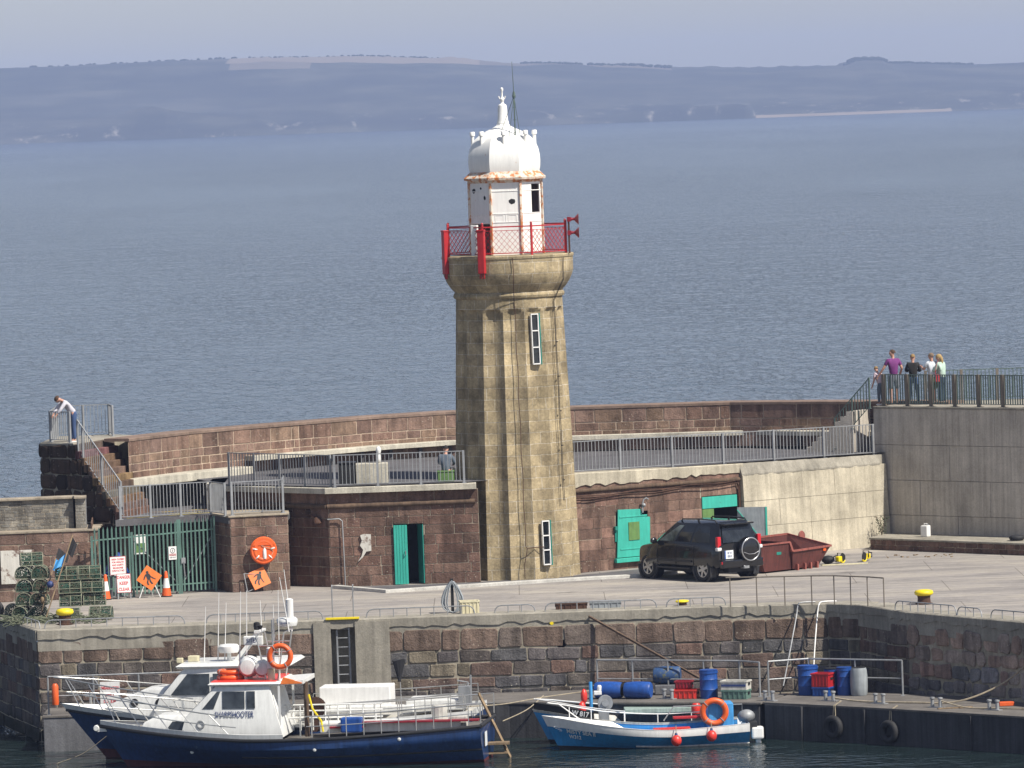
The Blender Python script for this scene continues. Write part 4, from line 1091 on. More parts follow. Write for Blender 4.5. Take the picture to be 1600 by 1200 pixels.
mb = MB(); mb.box((TX - 1.02, TY - 1.58, 10.82), (.22, .12, .98), R(-25)); mb.build('equipment_case', 'lantern', lh, world=True, bevel=.015)
# slit windows: flat boxes set proud into a flute, green reveal on the right, three dark panes each
def slit(zc, hh, pxoff):
    r = shaft_r(zc); x = pxoff; y = TY - math.sqrt(r * r - x * x) + .03; nrmv = V3((x, y - TY, 0)).normalized(); tn = V3((-nrmv.y, nrmv.x, 0)); rz = math.atan2(tn.y, tn.x); c = V3((TX + x, y, zc)); w_ = .155
    lean = (shaft_r(zc + hh / 2) - shaft_r(zc - hh / 2)) / hh
    rot = Matrix.Rotation(rz, 3, 'Z') @ Matrix.Rotation(-math.atan(lean) * -1, 3, 'X')
    Q = lambda p: c + rot @ V3(p)
    fr = MB()
    fr.box(Q((-w_ + .012, -.01, 0)), (.024, .09, hh), rot=rot); fr.box(Q((w_ - .055, -.01, 0)), (.03, .09, hh), rot=rot)
    for i in range(4): fr.box(Q((-.02, -.01, -hh / 2 + .02 + (hh - .04) * i / 3)), (2 * w_ - .04, .09, .035), rot=rot)
    fo = fr.build('window', 'white', lh, world=True)
    p = MB(); p.box(Q((-.02, .02, 0)), (2 * w_ - .1, .04, hh - .05), rot=rot); po = p.build('pane', 'glass', fo); po.location = -V3(lh.location)
    s = MB(); s.box(Q((w_ - .01, -.015, 0)), (.03, .11, hh + .02), rot=rot)
    so_ = s.build('reveal', 'turqdark', fo); so_.location = -V3(lh.location)
slit(7.63, 1.62, 0.8); slit(1.15, 1.42, 0.92)
# lightning conductor down the front, bundled cables down the right flank
mb = MB(); pts = []
for i in range(40):
    z = 10.25 - i * .235; r = shaft_r(min(z, 8.9)) if z < 8.95 else 2.12 if z > 9.5 else 1.8 + (z - 8.95) * .58
    x = .16 + .012 * math.sin(i * .9) + (9.6 - z) * .012
    if z < .9: break
    pts.append((TX + x, TY - math.sqrt(r * r - x * x) - .012, z))
pts += [(TX + .30, TY - 2.0, 1.0), (TX + .28, TY - 2.01, .85), (TX + .2, TY - 2.02, .5), (TX + .2, TY - 2.02, .05)]
mb.tube(pts, .013, 5); mb.tube([(TX + .30, TY - 2.0, 1.0), (TX + .6, TY - 1.93, 1.03), (TX + .85, TY - 1.85, 1.03)], .014, 5)
mb.build('conductor_cable', 'rust', lh, world=True)
mb = MB()
for q in range(2):
    pts = []
    for i in range(34):
        z = 10.2 - i * .235; r = shaft_r(min(z, 8.9)) if z < 8.95 else 2.12 if z > 9.5 else 1.8 + (z - 8.95) * .58
        a = R(-36 + 1.6 * q + .35 * math.sin(i * .8 + q) - max(0, (8.6 - z)) * .6)
        pts.append((TX + (r + .02) * math.cos(a), TY + (r + .02) * math.sin(a), z))
    mb.tube(pts, .010, 5)
for i in range(6):
    z = 8.6 - i * 1.1; r = shaft_r(z) + .03; a = R(-34 - max(0, (8.6 - z)) * .6); mb.box((TX + r * math.cos(a), TY + r * math.sin(a), z), (.03, .07, .03), a)
mb.build('cable_bundle', 'black', lh, world=True)
# ================================================================== railings on decks and quay
RG = 'galvanised bar railings round the decks'
railing('deck_railing', 'galvanised bar railing on the pale ledge above the turquoise store door', [(-5.72, 198.36, 3.17), (-1.62, 198.36, 3.17)], 1.02, 1.37, .125, 'galv', RG, post=.07, bal=.02)
railing('deck_railing', 'galvanised bar railing along the shaded edge left of the store ledge', [(-9.2, 201.5, 3.2), (-5.85, 198.46, 3.17)], 1.02, 1.1, .125, 'galv', RG, post=.06, bal=.02)
wr_ = lambda u, o=-.12: (Wp(u, 0, o).x, Wp(u, 0, o).y, 3.20 - max(0, u) * .014)
railing('deck_railing', 'long galvanised bar railing from lighthouse to pale concrete ramp wall', [wr_(.2), wr_(13.05)], 1.02, 2.14, .14, 'galv', RG, post=.075, bal=.022)
railing('deck_railing', 'galvanised bar railing above the green gates', [(-12.55, 198.45, 2.38), (-9.72, 199.42, 2.38), (-9.2, 197.95, 2.4)], 1.05, 1.05, .11, 'galv', RG, post=.07, bal=.02)
railing('deck_railing', 'short galvanised bar railing on top of the lifebuoy pier', [(-8.98, 197.85, 2.43), (-7.38, 198.28, 2.43), (-7.42, 200.2, 2.43)], 1.05, 1.7, .11, 'galv', RG, post=.07, bal=.02)
nrm_s = (Lt - Lb).normalized()
a = Lb + V3((.08, .06, 2.50)); b = Lt + V3((.08, .1, 4.62))
railing('stair_railing', 'sloping galvanised railing up the outer edge of the lookout stair', [tuple(a), tuple(a.lerp(b, .80)), tuple(b.lerp(a, .10) + V3((0, 0, .0)))], 1.05, 1.4, .13, 'galv', RG, post=.06, bal=.016, bottom=.05)
railing('lookout_railing', 'galvanised railing round the lookout where the person leans', [(-14.28, 201.75, 4.70), (-14.98, 202.7, 4.70), (-15.0, 206.2, 4.70), (-13.3, 206.3, 4.70), (-13.12, 205.2, 4.70)], 1.0, .9, .12, 'galv', RG, post=.065, bal=.018)
railing('platform_railing', 'dark green railing with brown posts along the viewing platform', [tuple(Tp(.05, 4.62, -.22)), tuple(Tp(12.5, 4.62, -.22))], 1.05, 1.02, .105, 'raildark', None, post=.11, bal=.03, postmat='railpost')
railing('platform_railing', 'dark green railing at the back of the viewing platform', [tuple(Tp(.1, 4.62, -2.3)), tuple(Tp(2.7, 4.62, -4.8)), tuple(Tp(12.5, 4.62, -3.7))], 1.05, 1.3, .13, 'raildark', None, post=.09, bal=.028, postmat='railpost')
railing('steps_railing', 'dark green railing sloping down from the viewing platform to the deck', [(11.9, 208.95, 4.55), (10.75, 209.6, 3.22)], 1.02, .8, .11, 'raildark', None, post=.05, bal=.026)

def hoop(pts, h, n, label, rad=.2, r=.018):
    """low tubular rail with rounded ends along the quay edge"""
    a, b = V3(pts[0]), V3(pts[-1]); d = (b - a); L = d.length; d.normalize()
    t = thing('quay_rail', label, 'rail', a, 0, 'low tubular rails along the quay edge')
    up = V3((0, 0, 1)); q = min(rad, h)
    P = [a, a + up * (h - q)] + [a + d * q * (1 - math.cos(k)) + up * (h - q + q * math.sin(k)) for k in (.5, 1.0, 1.57)] + [b - d * q * (1 - math.cos(k)) + up * (h - q + q * math.sin(k)) for k in (1.57, 1.0, .5)] + [b + up * (h - q), b]
    MB().tube(P, r, 6).build('rail', 'galv', t, world=True, smooth=60)
    for i in range(1, n):
        p = a + d * L * i / n; MB().tube([p, p + up * h], r * .85, 5).build('post', 'galv', t, world=True)
ey = lambda x: 185.45
hoop([(-14.9, 187.6, .02), (-14.25, 185.6, .02)], .24, 4, 'low tubular rail round the left corner of the quay')
hoop([(-14.1, 185.55, .04), (-9.95, 185.55, .04)], .25, 9, 'low tubular rail in front of the lobster pots')
hoop([(-9.3, 185.5, .04), (-5.85, 185.5, .04)], .25, 8, 'low tubular rail behind the boat aerials left of the ladder')
hoop([(-4.55, 185.5, .04), (-1.35, 185.5, .04)], .25, 8, 'low tubular rail in front of the coiled hose')
hoop([(-.75, 185.6, .04), (.45, 185.6, .04)], .22, 3, 'shortest low rail between cream crate and brown crate')
hoop([(.75, 185.45, .04), (4.05, 185.45, .04)], .25, 7, 'low tubular rail in front of the brown and grey crates')
hoop([(4.35, 185.45, .04), (6.1, 185.45, .04)], .25, 5, 'low tubular rail around the small yellow bollard')
ef = lambda t: (11.25 + t * 3.0 * .98, 181.1 - t * 4.9 * .98, .04)
hoop([ef(-.12), ef(.42)], .27, 8, 'low tubular rail in front of the right yellow bollard')
hoop([ef(.43), ef(.64)], .25, 3, 'three bay low rail right of the right bollard')
hoop([ef(.72), ef(1.3)], .25, 6, 'low tubular rail at the right edge of the quay')
gr_ = thing('gangway_railing', 'waist high thin brown railing on the quay edge near the red skip', 'railing', (6.2, 185.3, 0))
gp2 = [(6.25, 185.2, 0), (8.4, 185.1, 0), (9.2, 184.95, 0), (10.5, 183.4, 0), (11.0, 182.6, 0)]
gp2 = [(6.23,184.88), (7.01,184.78), (7.83,184.65), (8.62,184.54), (9.27,184.26), (9.73,183.81), (10.2,183.37), (10.64,182.7)]
MB().tube([(gp2[0][0] - .12, gp2[0][1], .90)] + [(p[0], p[1], .90) for p in gp2], .022, 6).build('top_rail', 'railpost', gr_, world=True)
for p in gp2: MB().tube([(p[0], p[1], .03), (p[0], p[1], .90)], .018, 6).build('post', 'railpost', gr_, world=True)

# bollards
def bollard(name, label, x, y, s, hh, mat='rust'):
    t = thing(name, label, 'bollard', (x, y, 0))
    MB().lathe([(.24 * s, 0), (.25 * s, .03), (.19 * s, .05), (.175 * s, .20 * hh), (.19 * s, .30 * hh)], (0, 0, 0), 20).build('post', mat, t, smooth=50)
    MB().lathe([(.19 * s, .29 * hh), (.255 * s, .33 * hh), (.27 * s, .39 * hh), (.24 * s, .46 * hh), (.12 * s, .49 * hh), (.01, .495 * hh)], (0, 0, 0), 24).build('cap', 'yellow', t, smooth=60)
bollard('mooring_bollard', 'rusty mooring bollard with bright yellow cap beside the lobster pots', -13.62, 187.3, 1.0, 1.0)
bollard('mooring_bollard', 'small yellow capped bollard on rusty plate behind the low rail', 4.83, 186.0, .75, .42)
bollard('mooring_bollard', 'dark mooring bollard with yellow cap at the right end of the quay', 11.88, 183.85, 1.05, .88)

# hose coiled over a post
t = thing('hose_stand', 'grey hose hanging in loops over a dark post on the quay', 'hose', (-2.0, 186.5, 0))
MB().box((0, 0, .52), (.09, .09, 1.04)).build('post', 'black', t, bevel=.01)
mb = MB(); rnd = random.Random(4)
for i in range(15):
    w_ = rnd.uniform(.16, .46); y = rnd.uniform(-.12, .12); zt = .93 + rnd.uniform(-.05, .05)
    P = []
    for k in range(17):
        q = k / 16; ang = math.pi * (q * 2 - 1)
        P.append((w_ * math.sin(ang) * (1.0 - .62 * (math.cos(ang) + 1) / 2), y + .03 * math.cos(ang), zt - (1 - math.cos(ang - 0)) / 2 * (zt - .04) if False else .04 + (zt - .04) * (1 + math.cos(ang)) / 2))
    mb.tube(P, .018, 5, closed=True)
mb.build('hose_loop', 'greyplastic', t, smooth=60)

def crate(name, label, x, y, z, d, rz, mat, ribs=True, lid=False, group=None):
    t = thing(name, label, 'crate', (x, y, z), rz, group)
    L, W, Hh = d; mb = MB(); th = .025
    mb.box((0, 0, th / 2 + .01), (L - .02, W - .02, th))
    for s in (-1, 1):
        mb.box((0, s * (W / 2 - th / 2), Hh / 2), (L, th, Hh)); mb.box((s * (L / 2 - th / 2), 0, Hh / 2), (th, W - 2 * th - .002, Hh))
        if ribs:
            for k in range(5): mb.box((-L * .4 + k * L * .2, s * (W / 2 + .008), Hh * .48), (.03, .02, Hh * .8))
    mb.build('body', mat, t, bevel=.006)
    mb = MB()
    for s in (-1, 1): mb.box((0, s * (W / 2), Hh - .02), (L + .04, .045, .05)); mb.box((s * (L / 2), 0, Hh - .02), (.045, W - .046, .05))
    mb.build('rim', mat, t, bevel=.008)
    for s in (-1, 1): MB().box((s * (L / 2 + .012), 0, Hh * .62), (.02, W * .34, .06)).build('handle', 'black', t)
    return t
crate('fish_crate', 'cream fish crate standing on end beside the coiled hose', -1.5, 185.95, .01, (.56, .42, .40), .1, 'cream')
crate('fish_crate', 'dark brown fish crate on the quay left of the grey one', 1.53, 186.2, .01, (.92, .5, .22), .02, 'rust')
crate('fish_crate', 'pale grey fish crate beside the dark brown one', 2.55, 186.25, .01, (.9, .5, .22), -.02, 'greyplastic')

# ================================================================== palisade gates, signs, cones
pg = thing('palisade_gate', 'green steel palisade gates closing the recess under the deck', 'gate', (-11.5, 197.4, 0))
GA, GB = V3((-13.35, 196.75, 0)), V3((-9.62, 198.45, 0)); GD = (GB - GA).normalized(); GN = V3((GD.y, -GD.x, 0)); GL = (GB - GA).length
Gp = lambda u, z, o=0.0: GA + GD * u + V3((0, 0, z)) + GN * o
spans = [(0, 1.30), (1.36, 2.86), (2.98, GL)]
for a, b in spans:
    mb = MB(); k = round((b - a) / .137)
    for i in range(k):
        u = a + (b - a) * (i + .5) / k; zt = 2.16 + u * .03
        q = [(u - .026, .08), (u + .026, .08), (u + .026, zt), (u, zt + .10), (u - .026, zt)]
        A = [Gp(x, z, 0) for x, z in q]; B = [Gp(x, z, .016) for x, z in q]; A[3] = A[3] + GN * .02; B[3] = B[3] + GN * .02
        mb.add(A + B, [(4, 3, 2, 1, 0), (5, 6, 7, 8, 9)] + [(i2, (i2 + 1) % 5, 5 + (i2 + 1) % 5, 5 + i2) for i2 in range(5)])
    mb.bar(Gp(a, 1.86 + a * .03, -.03), Gp(b, 1.86 + b * .03, -.03), .09, .04); mb.bar(Gp(a, .30, -.03), Gp(b, .30, -.03), .08, .04)
    mb.build('pale_panel', 'gategreen', pg, world=True)
for u, hh in ((1.33, 2.05), (2.89, 2.35), (2.96, 2.35), (GL + .03, 2.4), (-.02, 2.0)):
    MB().bar(Gp(u, 0, -.02), Gp(u, hh, -.02), .07, .07).build('post', 'gategreen', pg, world=True)
MB().bar(Gp(1.42, 1.75, -.07), Gp(2.85, .35, -.07), .04, .03).build('brace', 'galv', pg, world=True)
MB().bar(Gp(GL - .05, 1.75, -.07), Gp(3.03, .35, -.07), .04, .03).build('brace', 'galv', pg, world=True)
mb = MB(); mb.box(Gp(3.02, 1.05, .03), (.14, .05, .18), math.atan2(GD.y, GD.x)); mb.tube([Gp(3.02, 1.0, .06), Gp(3.05, .55, .06)], .02); mb.build('bolt', 'galv', pg, world=True)
gang = math.atan2(GD.y, GD.x)
def notice(name, label, loc, rz, w, h, lines, tilt=0.0, mat='white', border='red', group=None):
    t = thing(name, label, 'sign', loc, rz, group)
    mb = MB(); rot = Matrix.Rotation(tilt, 3, 'X'); Q = lambda p: rot @ V3(p)
    mb.box(Q((0, 0, h / 2)), (w, .018, h), rot=rot); mb.build('board', mat, t, bevel=.004)
    if border:
        mb = MB()
        for s in (-1, 1): mb.box(Q((s * (w / 2 - .006), -.011, h / 2)), (.013, .004, h), rot=rot)
        mb.box(Q((0, -.011, .006)), (w - .03, .004, .013), rot=rot); mb.box(Q((0, -.011, h - .006)), (w - .03, .004, .013), rot=rot); mb.build('border', border, t)
    for (s, zz, hh, ww, mt) in lines:
        text(s, 'lettering', mt, t, Q((0, -.0115, zz)), (R(90) + tilt, 0, 0), width=ww, height=hh, bold=.018)
    return t
c = Gp(.80, .74, .05)
notice('closure_notice', 'white notice fixed to the gate reading area closed for health and safety', c, gang, .54, .58, [('AREA CLOSED', .49, .055, .44, 'redtext'), ('FOR HEALTH', .40, .055, .40, 'redtext'), ('AND SAFETY', .31, .055, .40, 'redtext'), ('REASONS', .22, .055, .34, 'redtext'), ('CONTACT NO', .13, .055, .42, 'redtext')])
t = notice('danger_sign', 'white folding board reading danger keep clear in front of the gates', (-12.4, 196.6, .20), R(8), .44, .60, [('DANGER', .49, .10, .40, 'redtext'), ('KEEP', .30, .10, .27, 'redtext'), ('CLEAR', .11, .10, .34, 'redtext')], tilt=-.16, border='red')
for sx in (-1, 1):
    MB().bar((sx * .2, .03, 0.02), (sx * .2, -.03, -.2), .025, .02).build('leg', 'galv', t); MB().bar((sx * .2, .1, .5), (sx * .21, .34, -.2), .025, .02).build('leg', 'galv', t)
c = Gp(2.66, 1.10, .05)
t = notice('small_notice', 'small white notice with a round emblem high on the gate', c, gang, .27, .42, [('NOTICE', .155, .04, .19, 'white')], border=None)
MB().box((0, -.0105, .155), (.22, .004, .065)).build('red_band', 'red', t)
for c_ in kids(t):
    if c_.name.startswith('lettering'): c_.location.y = -.014
MB().torus((0, -.012, .29), .075, .008, 20, 6, nrm=(0, 1, 0)).build('emblem', 'blacktext', t)
text('E', 'emblem_mark', 'blacktext', t, (0, -.011, .29), (R(90), 0, 0), height=.06)
text('KEEP OUT', 'lettering', 'blacktext', t, (0, -.0115, .07), (R(90), 0, 0), width=.2, height=.035)

def worksign(label, loc, rz, tilt, spin, fallen=False):
    """orange roadworks diamond with a digging figure on a tubular stand"""
    t = thing('roadworks_sign', label, 'sign', loc, rz)
    s = .58; rot = Matrix.Rotation(tilt, 3, 'X') @ Matrix.Rotation(spin, 3, 'Y'); ctr = V3((0, 0, .62 if not fallen else .42))
    Q = lambda p: ctr + rot @ V3(p)
    mb = MB(); mb.box(ctr, (s, .014, s), rot=rot @ Matrix.Rotation(R(45), 3, 'Y')); mb.build('board', 'orangesign', t, bevel=.004)
    mb = MB()
    def fig(pl):
        n = len(pl); A = [Q((x, -.0085, z)) for x, z in pl]; B = [Q((x, -.012, z)) for x, z in pl]
        mb.add(A + B, [tuple(range(n)), tuple(range(2 * n - 1, n - 1, -1))] + [(i, (i + 1) % n, n + (i + 1) % n, n + i) for i in range(n)])
    fig([(-.03 + .045 * math.cos(k * .7), .18 + .05 * math.sin(k * .7)) for k in range(9)])
    fig([(-.10, .13), (.02, .14), (.05, .02), (.03, -.05), (-.06, -.05)])
    fig([(-.10, .13), (-.15, .06), (-.19, -.03), (-.16, -.035), (-.11, .05), (-.08, .08)])
    fig([(.02, .14), (.06, .05), (.14, -.02), (.20, -.06), (.19, -.08), (.11, -.04), (.02, .04)])
    fig([(-.06, -.05), (-.02, -.05), (-.05, -.13), (-.03, -.22), (-.08, -.22), (-.10, -.13)])
    fig([(-.01, -.05), (.035, -.05), (.05, -.12), (.10, -.20), (.05, -.21), (.0, -.13)])
    mb.build('pictogram', 'blacktext', t)
    if not fallen:
        for sx in (-1, 1):
            MB().bar((sx * .14, .02, .46), (sx * .33, -.10, 0.0), .024, .02).build('leg', 'white', t)
        MB().bar((0, .03, .6), (.1, .35, 0), .024, .02).build('leg', 'white', t)
    else:
        for (a, b) in (((-.05, .05, .55), (-.48, .02, .60)), ((-.48, .02, .60), (-.40, -.06, .02)), ((-.40, -.06, .02), (.0, 0, .16))): MB().bar(a, b, .024, .02).build('leg', 'galv', t)
    return t
worksign('upright orange roadworks diamond on white legs beside the danger board', (-11.62, 196.85, 0), R(5), -.14, R(-8))
worksign('tilted orange roadworks diamond slumped against the pier under the lifebuoy', (-8.2, 197.72, 0), R(14), -.3, R(24), True)

def cone(label, x, y, rz, lean=0.0):
    t = thing('traffic_cone', label, 'cone', (x, y, 0), rz)
    MB().prism([(.19 * math.cos(k * math.pi / 4 + .39), .19 * math.sin(k * math.pi / 4 + .39)) for k in range(8)], 0, .035).build('base', 'black', t, bevel=.008)
    MB().lathe([(.155, .03), (.115, .28)], (0, 0, 0), 20).build('cone', 'orange', t, smooth=60)
    MB().lathe([(.1155, .28), (.07, .58)], (0, 0, 0), 20).build('sleeve', 'white', t, smooth=60)
    MB().lathe([(.0705, .58), (.045, .78), (.035, .80), (.0, .80)], (0, 0, 0), 20).build('tip', 'orange', t, smooth=60)
cone('bright orange and white traffic cone standing in front of the middle gate', -11.1, 197.0, .3)
cone('faded traffic cone with grey sleeve left of the danger board', -12.98, 196.55, .1)
# things behind the bars
t = thing('covered_tub', 'grey tub heaped under a blue tarpaulin behind the gate bars', 'tub', (-12.75, 198.0, 0))
MB().lathe([(.40, 0), (.46, .65), (.49, .67), (.47, .7)], (0, 0, 0), 18).build('tub', 'greyplastic', t, smooth=40)
mb = MB(); rnd = random.Random(8); rings = []
for i in range(7):
    q = i / 6; rings.append([V3((.12 * q + (1 - q * .95) * .52 * math.cos(k * .42) * rnd.uniform(.8, 1.1), (1 - q * .95) * .42 * math.sin(k * .42) * rnd.uniform(.8, 1.1), .66 + .72 * q)) for k in range(15)])
mb.loft(rings); mb.build('tarpaulin', 'tarp', t, smooth=30)
notice('safety_poster', 'pale poster with a yellow lower half inside the recess behind the gate', Gp(2.05, 1.25, -1.2), gang, .40, .62, [], border=None)
o = [c_ for c_ in bpy.data.objects if c_.name.startswith('safety_poster')][0]; MB().box((0, -.011, .2), (.34, .004, .3)).build('yellow_panel', 'olive', o)

# lifebuoy in its open orange case on the pier
pd = (V3((-7.25, 198.2, 0)) - V3((-9.05, 197.7, 0))).normalized(); pang = math.atan2(pd.y, pd.x)
t = thing('lifebuoy_case', 'round orange lifebuoy case hung on the sandstone pier', 'lifebuoy', (-8.06, 197.83, 1.30), pang)
MB().lathe([(.02, -.02), (.36, -.02), (.42, -.06), (.44, -.12), (.40, -.17), (.36, -.17)], (0, 0, 0), 32, axis='Y').build('case', 'orange', t, smooth=40)
MB().lathe([(.02, -.035), (.34, -.035), (.34, -.045), (.02, -.05)], (0, 0, 0), 28, axis='Y').build('back_plate', 'reddark', t)
MB().lathe([(.02, -.05), (.13, -.05), (.13, -.12), (.02, -.13)], (0, 0, 0), 20, axis='Y').build('hub', 'orange', t)
MB().torus((0, -.12, 0), .29, .075, 32, 10, nrm=(0, 1, 0)).build('ring', 'orange', t, smooth=60)
for k in (.2, 2.95, 3.9, 5.5): MB().torus((.29 * math.cos(k), -.12, .29 * math.sin(k)), .077, .022, 14, 5, nrm=(-math.sin(k), 0, math.cos(k))).build('ring_band', 'white', t)
MB().prism([(.40 * math.cos(R(k)), .40 * math.sin(R(k))) for k in range(25, 156, 10)], .165, .19, mt=Matrix.Rotation(R(90), 4, 'X')).build('hood', 'orange', t)
MB().lathe([(.05, -.26), (.06, -.2), (.055, .02), (.03, .06), (.03, .09)], (.02, -.17, 0), 12).build('throw_line', 'white', t, smooth=50)
MB().tube([(-.08, -.19, .16), (.06, -.2, .1), (.22, -.2, .06), (.30, -.19, -.05), (.22, -.19, -.2)], .01, 5).build('cord', 'rope', t)

# ================================================================== on the deck
t = thing('stone_block', 'pale stone block just inside the railing above the store', 'block', (-4.55, 199.3, 3.2))
MB().box((0, 0, .33), (1.02, .5, .66)).build('block', 'ledge', t, bevel=.03)
tag(t, 'pale stone block just inside the railing above the store', 'block')
t = thing('dark_box', 'black lidded box put in for a patch of shade beside the pale stone block', 'bin', (-5.35, 199.35, 3.2))  # added black box, stands in for a dark patch of shade
MB().box((0, 0, .34), (.56, .5, .68)).build('body', 'black', t, bevel=.02); MB().box((0, -.01, .70), (.60, .54, .045)).build('lid', 'carplastic', t, bevel=.015)
mb = MB(); mb.lathe([(.01, 0), (.07, .03), (.085, .14), (.06, .24), (.065, .30), (.085, .38), (.07, .48), (.02, .52)], (0, 0, 0), 12)
t = tag(mb.build('tied_bag', 'white', None, smooth=60), 'white bag standing on the pale stone block behind a railing post', 'bag'); t.location = (-4.32, 199.25, 3.86)
tp = thing('cool_box', 'yellow green box used as a seat beside the lighthouse', 'box', (-2.2, 199.1, 3.2))
MB().box((0, 0, .15), (.52, .4, .30)).build('body', 'olive', tp, bevel=.02); MB().box((0, 0, .325), (.55, .43, .05)).build('lid', 'olive', tp, bevel=.012)

# jerrycan, tyre, plant, litter by the low wall
t = thing('jerrycan', 'white plastic jerrycan standing on the low wall', 'jerrycan', (13.45, 206.2, .40), R(-40))
MB().box((0, 0, .19), (.27, .22, .38)).build('body', 'white', t, bevel=.04); MB().tube([(-.06, 0, .37), (-.05, 0, .43), (.06, 0, .43), (.07, 0, .37)], .018).build('handle', 'white', t); MB().cyl((.09, 0, .37), .03, .05, 10).build('cap', 'greyplastic', t)
t = thing('old_tyre', 'black tyre lying on the low wall at the right edge', 'tyre', (16.19, 203.0, .40)); MB().torus((0, 0, .09), .17, .085, 24, 8).build('casing', 'rubber', t, smooth=60)
mb = MB(); rnd = random.Random(6)
for i in range(120):
    a = rnd.uniform(0, 6.28); h = rnd.uniform(.05, .62); r = rnd.uniform(0, .30) * (.35 + h); c = V3((r * math.cos(a), r * math.sin(a), h)); q = Euler((rnd.uniform(-1, 1), rnd.uniform(-1, 1), a)).to_matrix(); l = rnd.uniform(.05, .10)
    mb.add([c + q @ V3(p) for p in ((-.02, 0, 0), (0, -.006, .004), (.02, 0, 0), (0, .002, l))], [(0, 1, 3), (1, 2, 3)])
t = thing('wall_weed', 'straggly dark weed growing where the pale and grey walls meet', 'plant', (12.09, 207.7, .38))
mb.build('leaves', 'leaf', t); mb = MB()
for i in range(7): a = i * .9; mb.tube([(0, 0, 0), (.08 * math.cos(a), .08 * math.sin(a), .3), (.2 * math.cos(a), .2 * math.sin(a), .55 + .03 * i)], .006, 4)
mb.build('stems', 'darkwood', t)
mb = MB(); rnd = random.Random(2)
for i in range(26):
    x, y = (12.9,203.39); x += rnd.uniform(-1.0, 1.2); y += rnd.uniform(-1.0, .3) - (x - 13) * .9 * .3; s = rnd.uniform(.03, .10)
    mb.box((x, y, s * .2), (s, s * rnd.uniform(.4, 1), s * .4), rnd.uniform(0, 3))
o = mb.build('rubble_litter', 'wood'); structure(o, 'stuff')
def saw(label, x, y, rz):
    t = thing('cut_off_saw', label, 'saw', (x, y, 0), rz)
    MB().box((0, 0, .15), (.24, .16, .18)).build('body', 'yellow', t, bevel=.04)
    MB().lathe([(.02, -.02), (.15, -.012), (.15, .012), (.02, .02)], (.32, .06, .16), 20, axis='Y').build('disc', 'black', t)
    MB().tube([(-.15, 0, .08), (-.34, 0, .12), (-.34, 0, .24), (-.14, 0, .27)], .02).build('rear_handle', 'black', t, smooth=60)
    MB().tube([(.08, -.1, .12), (.08, -.1, .33), (.08, .1, .33), (.08, .1, .12)], .018).build('front_handle', 'black', t, smooth=60)
    MB().torus((.32, .06, .16), .15, .03, 14, 6, nrm=(0, 1, 0), arc=(.6, 3.4)).build('guard', 'yellow', t)
saw('larger yellow and black cut off saw lying beside the skip', 10.30, 201.0, R(55)); saw('small yellow saw alone on the ground right of the skip', 11.25, 201.8, R(-120))
MB_ = MB(); MB_.box((0, 0, .02), (1.5, .12, .04), R(8)); o = tag(MB_.build('timber_batten', 'cream', None, bevel=.006), 'pale timber batten lying on the ground by the saws', 'plank'); o.location = (10.45, 200.4, 0)
mb = MB(); mb.ball((0, 0, .14), (.22, .18, .14), 10); o = tag(mb.build('rubbish_sack', 'black', None, smooth=60), 'black sack between the red skip and the yellow saw', 'sack'); o.location = (9.95, 201.0, 0)

# ================================================================== red skip
sk = thing('skip', 'red builders skip parked behind the black car', 'skip', (8.52, 198.5, 0), math.atan2(1.8, 1.48))
Lk, Wk = 2.15, 1.35      # local x along the lit long side, y away from the camera
def shell(mb, base, top, th=.03):
    n = len(base); c = sum((V3(p) for p in top), V3()) / n; A = [V3(p) for p in base]; B = [V3(p) for p in top]
    ins = lambda p: p + (V3((c.x, c.y, p.z)) - p).normalized() * th
    A2, B2 = [ins(p) + V3((0, 0, .03)) for p in A], [ins(p) for p in B]
    o = [A, B, B2, A2]; vs = [p for r in o for p in r]; fs = []
    for i in range(n):
        j = (i + 1) % n
        for k in range(3): fs.append((k * n + i, k * n + j, (k + 1) * n + j, (k + 1) * n + i))
    fs += [tuple(range(n)), tuple(3 * n + i for i in range(n))]; mb.add(vs, fs)
base = [(.28, 0, .05), (Lk - .5, .0, .05), (Lk - .5, Wk, .05), (.28, Wk, .05)]
top = [(.1, -.16, .64), (Lk, -.16, .66), (Lk - .15, Wk + .12, 1.02), (-.02, Wk + .12, 1.02)]
mb = MB(); shell(mb, base, top); mb.build('body', 'skip', sk, bevel=.008)
mb = MB()
for a, b in zip(top, top[1:] + top[:1]): mb.bar(a, b, .07, .06)
mb.build('rim', 'skiprim', sk)
mb = MB(); base = [(-1.0, .15, .05), (.22, .02, .05), (.22, Wk, .05), (-1.0, Wk, .05)]; top2 = [(-1.35, .1, .92), (.02, -.12, .93), (-.06, Wk + .1, .98), (-1.35, Wk, .95)]
shell(mb, base, top2); mb.build('loading_end', 'skip', sk, bevel=.008)
mb = MB(); mb.bar(top2[0], top2[1], .06, .05); mb.bar(top2[1], (.1, -.16, .64), .07, .06); mb.build('rim', 'skiprim', sk)
for x in (.45, .85, 1.15, 1.5): MB().box((x, -.05, .10), (.07, .12, .2)).build('foot_lug', 'skiprim', sk)
MB().box((-.42, -.005, .68), (.2, .02, .24), R(-9)).build('sticker', 'turqdark', sk)
MB().box((Lk - .35, -.155, .56), (.14, .03, .08)).build('reflector', 'orange', sk)
mb = MB(); mb.lathe([(.02, -.03), (.15, -.03), (.17, 0), (.15, .03), (.02, .05)], (Lk + .02, Wk * .75, .95), 18, axis='Y'); mb.bar((Lk - .1, Wk * .75, .95), (Lk - .12, Wk * .75, .7), .04, .04); mb.build('lifting_wheel', 'skiprim', sk, smooth=40)

